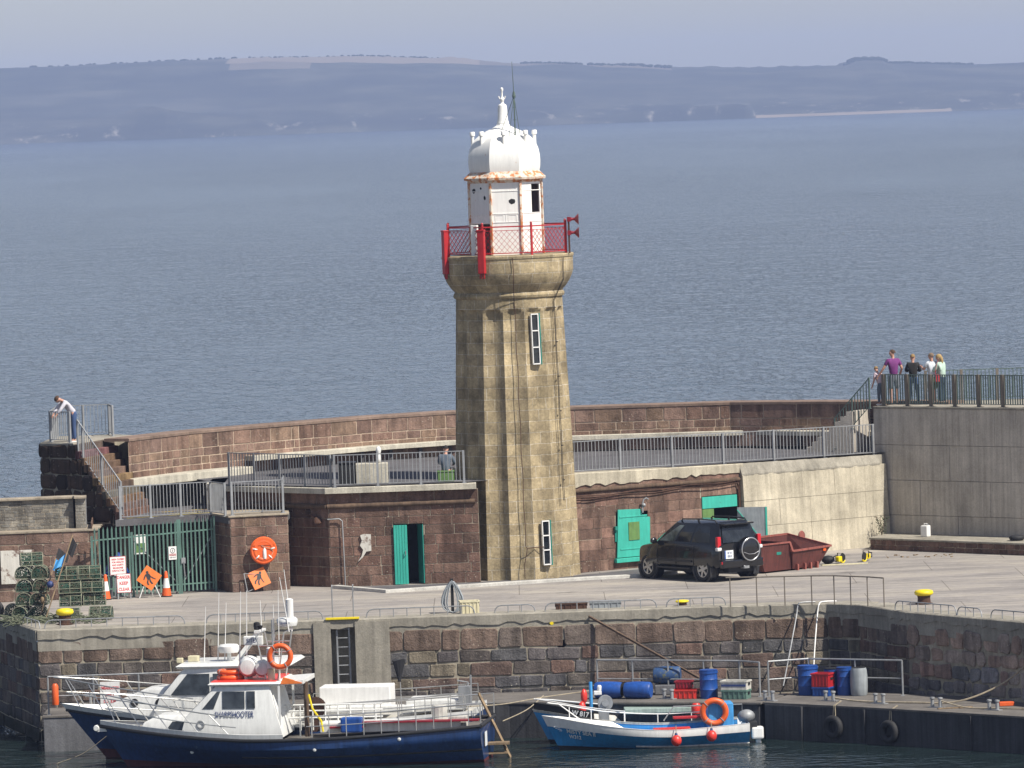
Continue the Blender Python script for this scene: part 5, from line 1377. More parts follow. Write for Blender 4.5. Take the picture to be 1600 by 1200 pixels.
# ================================================================== lobster pots, net flags, ropes
def make_pot(label):
    t = thing('lobster_pot', label, 'lobster pot', (0, 0, 0), 0, 'lobster pots stacked by the quayside wall')
    L, r = .66, .25; mb = MB()
    prof = [(-r, 0), (-r, .12)] + [(-r * math.cos(k), .12 + (.26) * math.sin(k)) for k in (.35, .7, 1.05, 1.4, 1.75, 2.1, 2.45, 2.8)] + [(r, .12), (r, 0)]
    for x in (-L / 2, -.0, L / 2): mb.tube([(x, y, z + .015) for y, z in prof], .014, 6, closed=True)
    for y, z in ((-r, .0), (r, 0), (-r, .13), (r, .13), (-.18, .31), (.18, .31), (0, .38)): mb.tube([(-L / 2, y, z + .015), (L / 2, y, z + .015)], .011, 5)
    mb.build('frame', 'potframe', t)
    mb = MB(); p2 = [(y * .97, z * .97 + .02) for y, z in prof]
    mb.loft([[V3((x, y, z)) for y, z in p2] for x in (-L / 2 + .01, -.01, .01, L / 2 - .01)])
    mb.build('netting', 'net', t)
    mb = MB(); mb.box((0, 0, .04), (.2, .16, .05)); mb.torus((.08, -.1, .2), .075, .01, 12, 5, nrm=(.3, 1, .2)); mb.build('bait_pocket', 'wood', t)
    return t
potspec = [  # x, y, z, rz, label
    (-13.59, 188.6, 0, .05, 'bottom pot of the stack just right of the yellow bollard'),
    (-13.55, 189.25, .40, -.05, 'second pot up in the stack behind the yellow bollard'),
    (-13.59, 189.3, .80, .08, 'third pot up in the stack behind the yellow bollard'),
    (-13.67, 189.35, 1.20, .02, 'topmost pot of the tall stack behind the yellow bollard'),
    (-12.64, 188.9, 0, -.1, 'bottom pot at the right end of the pile'),
    (-12.85, 189.4, .40, .04, 'second pot up at the right end with orange cord'),
    (-12.9, 189.4, .80, -.03, 'third pot up at the right end with orange cord'),
    (-12.98, 189.45, 1.20, .06, 'topmost pot at the right end of the pile'),
    (-15.09, 190.2, .0, 1.3, 'end on pot at the bottom left of the pile'),
    (-14.62, 190.1, .0, 1.5, 'end on pot at the bottom beside the leaning pole'),
    (-15.05, 190.3, .40, 1.6, 'end on pot second up at the left of the pile'),
    (-14.58, 190.2, .40, 1.45, 'end on pot second up beside the leaning pole'),
    (-15.01, 190.4, .80, 1.5, 'end on pot third up at the left of the pile'),
    (-14.54, 190.3, .80, 1.65, 'end on pot third up beside the leaning pole'),
    (-15.0, 190.5, 1.20, 1.4, 'end on pot fourth up under the topmost left pot'),
    (-14.54, 190.4, 1.20, 1.55, 'end on pot fourth up beside the dark flags'),
    (-14.82, 190.6, 1.58, .15, 'brownish pot lying on top of the left of the pile'),
    (-15.42, 190.9, .0, 1.8, 'half hidden pot at the far left against the whitewash'),
]
pot = None
for (x, y, z, rz, lb) in potspec:
    if pot is None: pot = make_pot(lb); pot.location = (x, y, z); pot.rotation_euler = (0, 0, rz)
    else: dup(pot, (x, y, z), rz, lb)
mb = MB(); rnd = random.Random(12)
for i in range(70):
    cx, cy = rnd.uniform(-15.5, -12.4), rnd.uniform(187.3, 188.9); s = rnd.uniform(.12, .35); z = rnd.uniform(.03, .22); a0 = rnd.uniform(0, 6)
    mb.tube([(cx + s * math.cos(a0 + k * .7) * (1 + .2 * math.sin(k * 2.1)), cy + s * .6 * math.sin(a0 + k * .7), z + .05 * math.sin(k * 1.7 + i)) for k in range(9)], .017, 4)
structure(mb.build('tangled_rope', 'ropegreen'), 'stuff')
def flagpole(label, a, b, flags, mat='wood'):
    t = thing('marker_flag', label, 'flag', a); MB().tube([V3((0, 0, 0)), V3(b) - V3(a)], .022, 6).build('pole', mat, t)
    d = V3(b) - V3(a)
    for (q0, q1, w, m_, side) in flags:
        mb = MB(); rings = []; p0, p1 = d * q0, d * q1
        for k in range(6):
            x = side * w * k / 5; wv = .05 * math.sin(k * 1.4)
            rings.append([p0 + V3((x, wv, -.04 * k * .8)), p1 + V3((x * .9, wv + .03, -.05 * k)), p1 + V3((x * .9, wv + .038, -.05 * k)), p0 + V3((x, wv + .008, -.04 * k * .8))])
        mb.loft(rings); mb.build('flag', m_, t, smooth=40)
flagpole('long marker pole with pale blue and black flags leaning on the pots', (-14.3, 188.0, 0), (-13.43, 189.2, 2.56), [(.66, .80, .34, 'lightblue', -1), (.80, .98, .16, 'netblack', 1)])
flagpole('shorter marker pole with pale blue and black flags behind the pots', (-14.52, 188.6, 0), (-14.05, 190.3, 1.8), [(.82, 1.0, .22, 'lightblue', 1), (1.0, 1.16, .34, 'netblack', 1)])
mb = MB(); mb.ball((0, 0, 0), .11, 12); o = tag(mb.build('net_float', 'navytext', None, smooth=60), 'dark blue round net float hanging on the pots', 'float'); o.location = (-14.15, 189.0, 1.1)
mb = MB(); mb.ball((0, 0, 0), (.075, .075, .12), 10); o = tag(mb.build('net_float', 'wood', None, smooth=60), 'brown oval net float hanging among the pots', 'float'); o.location = (-14.41, 189.1, 0.62)
mb = MB(); mb.torus((0, 0, .24), .20, .075, 24, 8, nrm=(.4, 1, 0)); o = tag(mb.build('old_tyre', 'rubber', None, smooth=60), 'black tyre standing at the far left behind the pots', 'tyre'); o.location = (-15.95, 190.6, .03)
for (p, q) in (((-7.08, 185.6, .03), (-7.08 - .25, 185.75, 2.6)), ((-6.83, 185.5, .03), (-6.83 - .12, 185.6, 2.8))): pass

# ================================================================== pontoons and what stands on them
PZ = -2.25
def pontoon(name, label, poly, mat, topmat, group='floating pontoons along the quay wall'):
    t = thing(name, label, 'pontoon', (poly[0][0], poly[0][1], WZ), 0, group)
    mb = MB(); mb.prism(poly, WZ - .35, PZ - .06); mb.build('float', mat, t, world=True, bevel=.02)
    mb = MB(); c = sum((V3((*p, 0)) for p in poly), V3()) / len(poly); big = [(p[0] + (p[0] - c.x) * .008, p[1] + (p[1] - c.y) * .02) for p in poly]
    mb.prism(big, PZ - .06, PZ); mb.build('decking', topmat, t, world=True, bevel=.008)
    return t
pontoon('pontoon', 'light grey end of the left pontoon behind the navy boats', [(-14.0, 182.3), (-4.7, 182.2), (-4.7, 184.7), (-14.0, 184.8)], 'pontoon_grey', 'pontoon_top')
pontoon('pontoon', 'dark pontoon carrying blue barrels behind the small blue boats', [(-4.6, 182.2), (-.4, 181.6), (6.75, 178.95), (7.6, 181.2), (3.0, 184.6), (-4.6, 184.7)], 'pontoon', 'pontoon_top')
pr = pontoon('pontoon', 'black pontoon with tyre fenders at the lower right', [(6.9, 178.9), (9.55, 176.55), (12.3, 173.8), (17, 169), (19, 171.5), (13.4, 178.0), (8.2, 182.0)], 'pontoon', 'pontoon_top')
mb = MB()
for (x, y) in ((9.6, 176.45), (12.4, 173.65), (7.9, 177.97)): mb.box((x, y, (WZ + PZ) / 2 - .05), (.07, .07, 1.0), R(-45))
mb.build('seam_post', 'pontoon', pr, world=True)

def prail(name, label, pts, h, mids, gap):
    t = thing(name, label, 'railing', pts[0]); up = V3((0, 0, h)); P = [V3(p) for p in pts]
    MB().tube([p + up for p in P], .028, 6).build('top_rail', 'galv', t, world=True)
    for m_, (i, j) in mids: MB().tube([P[i] + V3((0, 0, m_)), P[j] + V3((0, 0, m_))], .022, 6).build('mid_rail', 'galv', t, world=True)
    for a, b in zip(P, P[1:]):
        n = max(1, round((b - a).length / gap))
        for i in range(n + (1 if b is P[-1] else 0)):
            p = a.lerp(b, i / n); mb = MB(); mb.tube([p, p + up], .028, 6); mb.box(p + V3((0, 0, .01)), (.12, .12, .02)); mb.build('post', 'galv', t, world=True)
    return t
prail('pontoon_railing', 'grey tube railing behind the two lying blue barrels', [(2.2, 183.2, PZ), (6.3, 181.3, PZ), (6.85, 180.6, PZ)], 1.0, [(.45, (0, 1))], 1.15)
prail('pontoon_railing', 'grey tube railing round the barrels on the black right pontoon', [(7.1, 180.5, PZ), (8.3, 181.0, PZ), (10.9, 179.4, PZ)], 1.02, [(.5, (0, 1)), (.5, (1, 2))], 1.3)
er = prail('pontoon_railing', 'grey railing at the left pontoon end behind the embarkation sign', [(-13.85, 182.6, PZ), (-11.2, 182.6, PZ), (-8.0, 182.6, PZ)], 1.12, [(.55, (0, 2))], 1.3)
notice('embarkation_sign', 'white sign with red letters on the left pontoon railing', (-12.04, 182.52, PZ + .12), 0, .58, .80, [('EMBARKATION', .62, .09, .54, 'redtext'), ('ONLY', .42, .085, .26, 'redtext'), ('D.A.S.M.', .23, .085, .38, 'redtext')], border=None)
mb = MB(); mb.lathe([(.09, 0), (.1, .05), (.1, .55), (.06, .62)], (0, 0, 0), 12); o = tag(mb.build('orange_float', 'orange', None, smooth=50), 'orange cylinder float hanging at the left pontoon railing', 'float'); o.location = (-13.64, 182.5, PZ + .3)

def barrel(label, loc, r, h, mat, rot=(0, 0, 0), lidmat='black', openend=False, waist=False):
    t = thing('barrel', label, 'barrel', loc); t.rotation_euler = rot
    if waist: pr_ = [(r * .86, 0), (r * .95, .04), (r, h * .3), (r * 1.01, h * .5), (r, h * .7), (r * .93, h - .06), (r * .86, h)]
    else: pr_ = [(r * .95, 0), (r * .98, .03), (r * .985, h * .3), (r * 1.02, h * .32), (r * .985, h * .34), (r * .985, h * .66), (r * 1.02, h * .68), (r * .985, h * .70), (r * .985, h - .1), (r * 1.05, h - .09), (r * 1.05, h - .02)]
    MB().lathe(pr_, (0, 0, 0), 22).build('drum', mat, t, smooth=40)
    MB().lathe([(.02, h - .015), (pr_[-1][0] * .93, h - .015), (pr_[-1][0] * .95, h + .012), (.02, h + .016)], (0, 0, 0), 22).build('lid', lidmat, t)
    return t
Y90 = R(90)
barrel('blue barrel lying on its side, dark open end facing right', (2.12, 181.75, PZ + .25), .25, .80, 'barrel', (0, Y90, -.30), waist=True)
barrel('blue barrel lying on its side, dark open end facing left', (3.72, 181.2, PZ + .25), .25, .78, 'barrel', (0, -Y90, -.30), waist=True)
barrel('dirty weed streaked barrel lying behind and above the blue ones', (4.62, 182.4, PZ + .55), .26, .78, 'barrel_dirty', (0, -Y90, -.15), waist=True)
mb = MB(); mb.box((4.25, 182.4, PZ + .15), (.8, .5, .28)); tag(mb.build('mooring_block', 'pontoon_grey', None, bevel=.03), 'grey block under the dirty barrel on the pontoon', 'block')
barrel('tall blue barrel standing upright beside the red crate', (5.38, 180.7, PZ), .26, .82, 'barrel', lidmat='barrel')
barrel('blue barrel standing left of the red and blue crates', (8.25, 180.75, PZ), .29, .84, 'barrel', lidmat='barrel')
barrel('half hidden blue barrel behind the red and blue crates', (8.98, 180.7, PZ), .25, .74, 'barrel')
barrel('blue barrel standing left of the grey barrel', (9.28, 180.25, PZ), .22, .80, 'barrel', lidmat='barrel')
barrel('grey white barrel standing at the right of the blue ones', (9.68, 179.95, PZ), .25, .80, 'greyplastic', waist=True)
crate('stack_crate', 'blue crate at the bottom under the red one on the black pontoon', 8.66, 180.25, PZ, (.52, .4, .26), -.5, 'barrel')
crate('stack_crate', 'red crate with white band stacked on the blue one', 8.66, 180.25, PZ + .26, (.54, .42, .40), -.5, 'red')
crate('fish_box', 'bright red fish box on the pontoon below the brown ramp', 4.72, 180.95, PZ, (.72, .42, .26), -.3, 'fender')
crate('fish_box', 'dark maroon fish box stacked on the bright red one', 4.68, 181.2, PZ + .27, (.48, .36, .22), -.2, 'reddark')
crate('tackle_box', 'green tackle box on the pontoon under the white striped one', 6.15, 180.3, PZ, (.75, .45, .26), -.35, 'gategreen')
t = crate('tackle_box', 'white tackle box with a purple stripe on the pontoon', 6.15, 180.3, PZ + .27, (.78, .46, .26), -.35, 'dirtywhite', ribs=False); MB().box((0, -.235, .13), (.74, .01, .06)).build('stripe', 'navytext', t)
def bitts(label, x, y):
    t = thing('mooring_bitts', label, 'bollard', (x, y, PZ), R(-42), 'twin mooring bitts on the pontoons'); MB().box((0, 0, .012), (.5, .18, .024)).build('base_plate', 'galv', t)
    for s in (-.14, .14): MB().lathe([(.055, .02), (.05, .22), (.075, .25), (.07, .29), (.02, .30)], (s, 0, 0), 12).build('post', 'galv', t, smooth=40)
bitts('twin mooring bitts at the left end of the black pontoon', 7.05, 179.3); bitts('twin mooring bitts with rope in front of the red and blue crates', 8.75, 178.6)
bitts('twin mooring bitts below the grey barrel on the black pontoon', 10.1, 177.3); bitts('twin mooring bitts midway along the bare black pontoon', 11.6, 175.6); bitts('twin mooring bitts at the far right beside the orange block', 13.1, 174.3)
bitts('twin mooring bitts between the barrels on the dark pontoon', 4.2, 180.9)
def tyre(label, x, y, z, rz):
    t = thing('tyre_fender', label, 'tyre', (x, y, z), rz); MB().torus((0, 0, 0), .24, .10, 26, 10, nrm=(0, 1, 0)).build('casing', 'rubber', t, smooth=60)
    MB().tube([(-.05, .08, .25), (-.02, .1, .6), (.1, .3, .72)], .02, 5).build('hanging_rope', 'rope', t); MB().tube([(.06, .06, .25), (.02, .1, .6), (.06, .3, .72)], .015, 5).build('hanging_rope', 'rope', t)
tyre('tyre fender hanging below the red and blue crates', 8.75, 177.12, -2.85, R(-42)); tyre('tyre fender hanging below the grey barrel', 10.25, 175.72, -2.90, R(-45))
mb = MB(); mb.box((13.55, 175.4, PZ + .06), (.42, .2, .12), .1); tag(mb.build('float_block', 'orange', None, bevel=.02), 'orange block lying on the black pontoon at the right', 'float')
mb = MB(); mb.box((0, 0, .015), (1.0, .16, .03)); o = tag(mb.build('loose_plank', 'wood', None, bevel=.005), 'weathered plank lying on the black pontoon', 'plank'); o.location = (12.1, 175.2, PZ); o.rotation_euler = (0, 0, .15)

# ropes, pipes, leaning ramp on the quay face
def rope(name, label, pts, r=.016, mat='rope', cat='rope'):
    P = [V3(p) for p in pts]; out = []
    for i in range(len(P) - 1):
        p0, p1, p2, p3 = P[max(i - 1, 0)], P[i], P[i + 1], P[min(i + 2, len(P) - 1)]
        for k in range(6):
            t = k / 6; out.append(.5 * ((2 * p1) + (-p0 + p2) * t + (2 * p0 - 5 * p1 + 4 * p2 - p3) * t * t + (-p0 + 3 * p1 - 3 * p2 + p3) * t ** 3))
    out.append(P[-1]); return tag(MB().tube(out, r, 5).build(name, mat, None, smooth=60), label, cat)
rope('mooring_rope', 'pale rope lying along the black pontoon and rising to the right', [(8.9, 178.4, PZ + .1), (9.6, 177.9, PZ + .03), (11, 177.0, PZ + .03), (12.3, 176.4, PZ + .08), (13.6, 176.2, PZ + .6), (14.6, 175.7, PZ + 1.5), (15.5, 175.0, .1)], .026)
rope('mooring_rope', 'thin rope trailing along the right end of the black pontoon', [(11.7, 175.5, PZ + .2), (12.4, 175.0, PZ + .03), (13.2, 174.5, PZ + .03), (14.4, 173.6, PZ + .05)], .02)
rope('mooring_rope', 'slack rope from the navy boat stern to the dark pontoon', [(-1.6, 177.6, -1.95), (-.6, 179.5, -2.1), (.6, 181.2, -2.1), (2.2, 181.9, -2.0)], .016)
rope('mooring_rope', 'orange brown rope drooping at the boarding ladder', [(-.6, 178.6, -2.5), (.1, 180.2, -2.35), (.6, 181.2, -2.05)], .014)
rope('mooring_rope', 'thin pale line from the bow of the front boat into the water', [(-11.9, 178.3, -2.5), (-12.6, 178.6, -3.0), (-13.4, 178.9, -3.3)], .012)
for i, (a, b) in enumerate(((8.2, 7.61), (8.82, 8.43))):
    rope('access_pipe', ['rust streaked pipe bent over the coping, nearest the brown ramp', 'white pipe bent over the coping above the blue barrel'][i], [(a + .55, 185.2, .07), (a + .15, 185.05, .08), (a + .02, 184.85, .02), (a - .05, 184.7, -.3), ((a + b) / 2, 183.9, -1.2), (b, 182.6 - i * .8, -2.15)], .02, ['galv', 'white'][i], 'pipe')
mb = MB(); a, b = V3((2.04, 185.10, -.12)), V3((5.48, 182.3, PZ + .25))
mb.bar(a, b, .08, .06); o = mb.build('ramp_beam', 'darkwood', None, bevel=.01); tag(o, 'brown timber spar leaning from the pontoon up to the quay top', 'spar')
t = thing('landing_net', 'black landing net on a pole standing in the second navy boat', 'net', (-3.44, 177.2, -1.9)); MB().tube([(0, 0, -.2), (-.02, 0, .75)], .015, 5).build('pole', 'steel', t)
mb = MB(); rings = [[V3((-.04 + (.19 - .05 * i) * math.cos(k * .63), .09 * math.sin(k * .63), 1.38 - i * .2 - (.03 * math.sin(k * 1.3)))) for k in range(10)] for i in range(4)]; mb.loft(rings); mb.build('net_bag', 'netblack', t)
# ================================================================== boats
def hull_fn(L, B, zs, zk, rake, tran=.9, bowp=2.2):
    """t 0 stern..1 bow, s 0 keel..1 sheer -> half breadth point (x, y, z)"""
    def f(t, s):
        z = zk(t) + (zs(t) - zk(t)) * s
        bow = max(0, (t - .42) / .58)
        half = B / 2 * (tran + (1 - tran) * min(1, t / .35)) * (1 - bow ** bowp)
        full = min(1, s / .74) ** (.45 + .5 * bow)
        flare = 1 - (1 - s) * .35 * bow
        x = L * t - rake * (1 - s) * bow ** 1.5 * 1.0
        return V3((x, half * full * flare, z))
    return f
def hull_strip(mb, f, s0, s1, ns=6, nt=34, o=0.0, m=0, t0=0.0, t1=1.0):
    for sg in (1, -1):
        g_ = [[f(t0 + (t1 - t0) * i / nt, s0 + (s1 - s0) * j / ns) + V3((0, o, 0)) for j in range(ns + 1)] for i in range(nt + 1)]
        vs = [V3((p.x, p.y * sg, p.z)) for r in g_ for p in r]; k = ns + 1
        mb.add(vs, [(i * k + j, (i + 1) * k + j, (i + 1) * k + j + 1, i * k + j + 1) for i in range(nt) for j in range(ns)], m)
def hull_transom(mb, f, s0, s1, ns=8, m=0):
    P = [f(0, s0 + (s1 - s0) * j / ns) for j in range(ns + 1)]
    vs = P + [V3((p.x, -p.y, p.z)) for p in P]; k = ns + 1
    mb.add(vs, [(j, j + 1, k + j + 1, k + j) for j in range(ns)], m)
def deck_of(mb, f, s, t0, t1, dz=0.0, inset=.06, nt=24, m=0):
    P = [f(t0 + (t1 - t0) * i / nt, s) for i in range(nt + 1)]
    A = [V3((p.x, max(p.y - inset, .01), p.z + dz)) for p in P]; Bv = [V3((p.x, -max(p.y - inset, .01), p.z + dz)) for p in P]
    mb.add(A + Bv, [(i, i + 1, nt + 1 + i + 1, nt + 1 + i) for i in range(nt)], m)
def edge_pts(f, s, t0, t1, n, o=0.0, dz=0.0, sg=1): 
    return [V3((p.x, sg * max(p.y + o, .0), p.z + dz)) for p in (f(t0 + (t1 - t0) * i / n, s) for i in range(n + 1))]
def pane(t, name, q, mat, o=.006):
    """window: rounded frame quad lifted off its wall"""
    a, b, c, d = [V3(p) for p in q]; n = (b - a).cross(d - a).normalized()
    mb = MB(); mb.add([p + n * o for p in (a, b, c, d)] + [p + n * (o - .012) for p in (a, b, c, d)], [(0, 1, 2, 3), (7, 6, 5, 4), (0, 4, 5, 1), (1, 5, 6, 2), (2, 6, 7, 3), (3, 7, 4, 0)])
    return mb.build(name, mat, t)

# ---- front boat: navy hull, white wheelhouse with red roof
BX = (-12.22,178.0)
ST, BW = V3((-1.0, 174.9, WZ)), V3((-11.6, 176.3, WZ))
fwd = (BW - ST).normalized(); brz = math.atan2(fwd.y, fwd.x)
bt = thing('fishing_boat', 'navy charter boat with white wheelhouse and red roof, lettered SHARPSHOOTER', 'boat', ST + V3((-.02, 1.2, 0)), brz)
f1 = hull_fn(11.15, 3.4, lambda t: 1.10 - .30 * math.sin(math.pi * min(1, t * .95)) * .9 + .14 * max(0, t - .6) / .4, lambda t: -.35 + .12 * t, .95, .88, 2.4)
mb = MB(); hull_strip(mb, f1, .30, 1.0, 8); hull_transom(mb, f1, .30, 1.0); mb.build('hull', 'navy', bt, smooth=40)
mb = MB(); hull_strip(mb, f1, 0, .30, 4); hull_transom(mb, f1, 0, .30); mb.build('bottom_paint', 'antifoul', bt, smooth=40)
mb = MB()
for sg in (1, -1): mb.tube(edge_pts(f1, 1.0, 0, 1, 30, .0, -.03, sg), .055, 6)
mb.tube([f1(0, 1.0) + V3((0, 0, -.03)), V3((0, -f1(0, 1).y, f1(0, 1).z - .03))], .055, 6); mb.build('rubbing_strake', 'rubber', bt, smooth=60)
mb = MB()
for sg in (1, -1): mb.tube(edge_pts(f1, .52, 0, .62, 24, .005, 0, sg), .035, 6)
mb.build('bilge_strake', 'black', bt, smooth=60)
mb = MB()
for sg in (1, -1):
    A = edge_pts(f1, 1.0, .50, .995, 24, -.02, .02, sg); Bq = edge_pts(f1, 1.0, .50, .995, 24, .0, .14, sg); C_ = edge_pts(f1, 1.0, .50, .995, 24, -.10, .14, sg)
    for i in range(24): mb.add([A[i], A[i + 1], Bq[i + 1], Bq[i], C_[i], C_[i + 1]], [(0, 1, 2, 3), (3, 2, 5, 4)])
mb.box((11.05, 0, 1.06), (.30, .18, .10)); mb.lathe([(.07, -.13), (.09, -.1), (.09, .1), (.07, .13)], (11.2, 0, 1.11), 10, axis='Y'); mb.build('bulwark', 'boatwhite', bt, smooth=40)
mb = MB(); deck_of(mb, f1, 1.0, .02, .97, -.10); mb.build('deck', 'pontoon_top', bt)
# forward cabin trunk + wheelhouse
def block(rows):     # rows of (x0, x1, halfwidth, z) -> lofted closed rings, front narrower
    rings = []
    for (x0, x1, h0, h1, z) in rows: rings.append([V3((x0, h0, z)), V3((x1, h1, z)), V3((x1, -h1, z)), V3((x0, -h0, z))])
    return rings
mb = MB(); mb.loft(block([(5.9, 10.0, 1.25, .55, .85), (5.9, 9.75, 1.18, .52, 1.28), (5.9, 9.3, 1.08, .45, 1.48)])); mb.build('cabin_trunk', 'boatwhite', bt, bevel=.05, smooth=40)
wh = [(5.62, 8.62, 1.28, 1.12, .85), (5.78, 8.45, 1.24, 1.06, 1.45), (6.0, 7.55, 1.14, .98, 2.32)]
mb = MB(); mb.loft(block(wh)); whouse = mb.build('wheelhouse', 'boatwhite', bt, bevel=.04, smooth=40)
mb = MB(); mb.loft(block([(5.75, 7.72, 1.20, 1.02, 2.31), (5.68, 7.78, 1.24, 1.06, 2.36), (5.75, 7.7, 1.18, 1.0, 2.42)])); mb.build('roof', 'boatwhite', bt, bevel=.015, smooth=40)
mb = MB(); mb.loft(block([(5.8, 7.7, 1.17, 1.0, 2.415), (5.8, 7.68, 1.15, .98, 2.445)])); mb.build('roof_covering', 'fender', bt, bevel=.008)
def wside(x, z, sg=1):
    (a0, a1, h0, h1, zz0), (b0, b1, g0, g1, zz1) = wh[1], wh[2]; t = (z - zz0) / (zz1 - zz0)
    x0, x1, y0, y1 = a0 + (b0 - a0) * t, a1 + (b1 - a1) * t, h0 + (g0 - h0) * t, h1 + (g1 - h1) * t
    return V3((x, sg * (y0 + (y1 - y0) * (x - x0) / (x1 - x0)), z))
for (xa, xb, xc, xd) in ((7.95, 7.62, 7.42, 7.52), (7.36, 6.72, 6.72, 7.36), (6.66, 6.42, 6.42, 6.66)):
    pane(bt, 'window', [wside(xa, 1.68), wside(xb if xb < xa else xa, 1.68), wside(xc, 2.16), wside(xd, 2.16)], 'boatglass', .012)
def wfront(y, z):
    (a0, a1, h0, h1, zz0), (b0, b1, g0, g1, zz1) = wh[1], wh[2]; t = (z - zz0) / (zz1 - zz0); return V3((a1 + (b1 - a1) * t, y, z))
for ya, yb in ((.92, .34), (.28, -.28), (-.34, -.92)): pane(bt, 'window', [wfront(ya, 1.62), wfront(ya * .94, 2.2), wfront(yb * .94, 2.2), wfront(yb, 1.62)], 'boatglass', .012)
pane(bt, 'window', [(9.05, .80, 1.06), (8.35, .93, 1.06), (8.35, .88, 1.32), (8.85, .78, 1.32)], 'boatglass', .05)
mb = MB(); mb.torus((8.0, 1.12, 1.25), .10, .025, 18, 6, nrm=(.1, 1, .1)); mb.build('porthole', 'galv', bt)
nrmw = (wside(7.0, 1.5) - wside(6.4, 1.5)); ta = math.atan2(nrmw.y, nrmw.x)
tl = text('SHARPSHOOTER', 'lettering', 'navytext', bt, wside(7.02, 1.52) + V3((0, .014, .0)), (R(90) - .12, 0, math.pi + ta), width=1.12, height=.17)
for sg in (1, -1): MB().box((5.72, sg * 1.2, 1.75), (.06, .03, 1.1)).build('aft_frame', 'boatwhite', bt)
# stainless bow rail
mb = MB()
def rl(tt, z, sg, o=-.02): p = f1(tt, 1.0); return V3((p.x, sg * (p.y + o), p.z + z))
top_ = [rl(.62 + .36 * i / 12, .62 + .28 * i / 12, 1, .03 * i / 12) for i in range(13)]; tp_ = [V3((p.x, -p.y, p.z)) for p in reversed(top_)]
mb.tube(top_ + [V3((11.5, 0, 2.1))] + tp_, .02, 6)
mid = [rl(.62 + .36 * i / 12, .34 + .16 * i / 12, 1, .0) for i in range(13)]
for sg in (1, -1): mb.tube([V3((p.x, sg * p.y, p.z)) for p in mid], .015, 6)
mb.build('bow_rail', 'steel', bt, smooth=60)
for sg in (1, -1):
    for tt in (.64, .72, .80, .88, .95):
        p = rl(tt, .12, sg); q = rl(min(tt + .05, .985), .64 + .28 * (tt - .62) / .36, sg, .02); MB().tube([p, q], .016, 5).build('rail_stanchion', 'steel', bt)
# aft guard rails
for sg in (1, -1):
    mb = MB(); A = [rl(.0 + .44 * i / 16, .62, sg, -.06) for i in range(17)]
    mb.tube([rl(.0, .05, sg, -.06)] + A + [rl(.455, .5, sg, -.06), rl(.455, .05, sg, -.06)], .02, 6); mb.tube([rl(.0 + .44 * i / 16, .34, sg, -.06) for i in range(17)], .014, 6)
    mb.build('side_rail', 'steel', bt, smooth=60)
for sg in (1, -1):
    for i in range(10): tt = .03 + .44 * i / 10; MB().tube([rl(tt, .02, sg, -.06), rl(tt, .62, sg, -.06)], .015, 5).build('rail_stanchion', 'steel', bt)
mb = MB(); 
for i in range(9): mb.tube([(3.2 + i * .36, -.15, .9), (3.2 + i * .36, -.15, 1.62)], .024, 5)
for z in (1.25, 1.45, 1.62): mb.tube([(3.0, -.15, z), (6.2, -.15, z)], .024, 5)
mb.build('rod_rack', 'boatwhite', bt)
mb = MB(); mb.box((2.7, .1, 1.02), (4.0, .9, .28)); mb.build('engine_box', 'boatwhite', bt, bevel=.03)
mb = MB(); mb.box((1.8, .62, 1.17), (3.3, .35, .05)); mb.box((3.9, .62, 1.05), (1.0, .35, .05)); mb.build('bench_seat', 'reddark', bt, bevel=.01)
mb = MB(); mb.lathe([(.16, -.12), (.30, -.12), (.30, -.08), (.12, -.06), (.12, .06), (.30, .08), (.30, .12), (.16, .12)], (4.95, -.3, 1.52), 22, axis='Y'); mb.box((4.95, -.3, 1.1), (.16, .3, .5)); mb.build('winch', 'rust', bt, smooth=40)
MB().tube([(5.05, .6, .8), (5.05, .6, 2.35)], .07, 8).build('davit_post', 'darkwood', bt, smooth=50)
MB().tube([(4.95, .75, 2.0), (4.85, .8, 1.6), (4.6, .85, 1.25), (4.55, .9, .95)], .03, 6).build('yellow_hose', 'yellow', bt, smooth=60)
MB().box((3.75, .75, 1.12), (.6, .4, .42)).build('blue_bin', 'barrel', bt, bevel=.05)
mb = MB(); mb.lathe([(.19, 0), (.22, .05), (.22, .55), (.19, .6)], (1.35, .0, .95), 12); mb.box((.8, .2, 1.1), (.5, .4, .3)); mb.build('deck_gear', 'dirtywhite', bt, bevel=.01)
MB().torus((10.8, 0, 1.1), .05, .02, 10, 5).build('fairlead', 'steel', bt)
for x in (8.9, 7.3, 2.6): pass
mb = MB()
for tt, s in ((.42, .72), (.76, .60), (.205, .86)):
    p = f1(tt, s); mb.lathe([(.02, 0), (.05, .0), (.05, .02), (.02, .03)], (p.x, p.y - .005, p.z), 10, axis='Y')
mb.build('skin_fitting', 'boatwhite', bt)
pane(bt, 'boarding_plate', [(-.01, .55, .45), (-.01, .95, .45), (-.01, .95, .85), (-.01, .55, .85)], 'platewhite', -.03)
mb = MB()
for k in range(7): mb.torus((9.95, -.05 + .02 * k, .98 + .025 * k), .22 - .015 * k, .02, 18, 5, nrm=(.05, .02, 1))
mb.build('rope_coil', 'rope', bt, smooth=60)
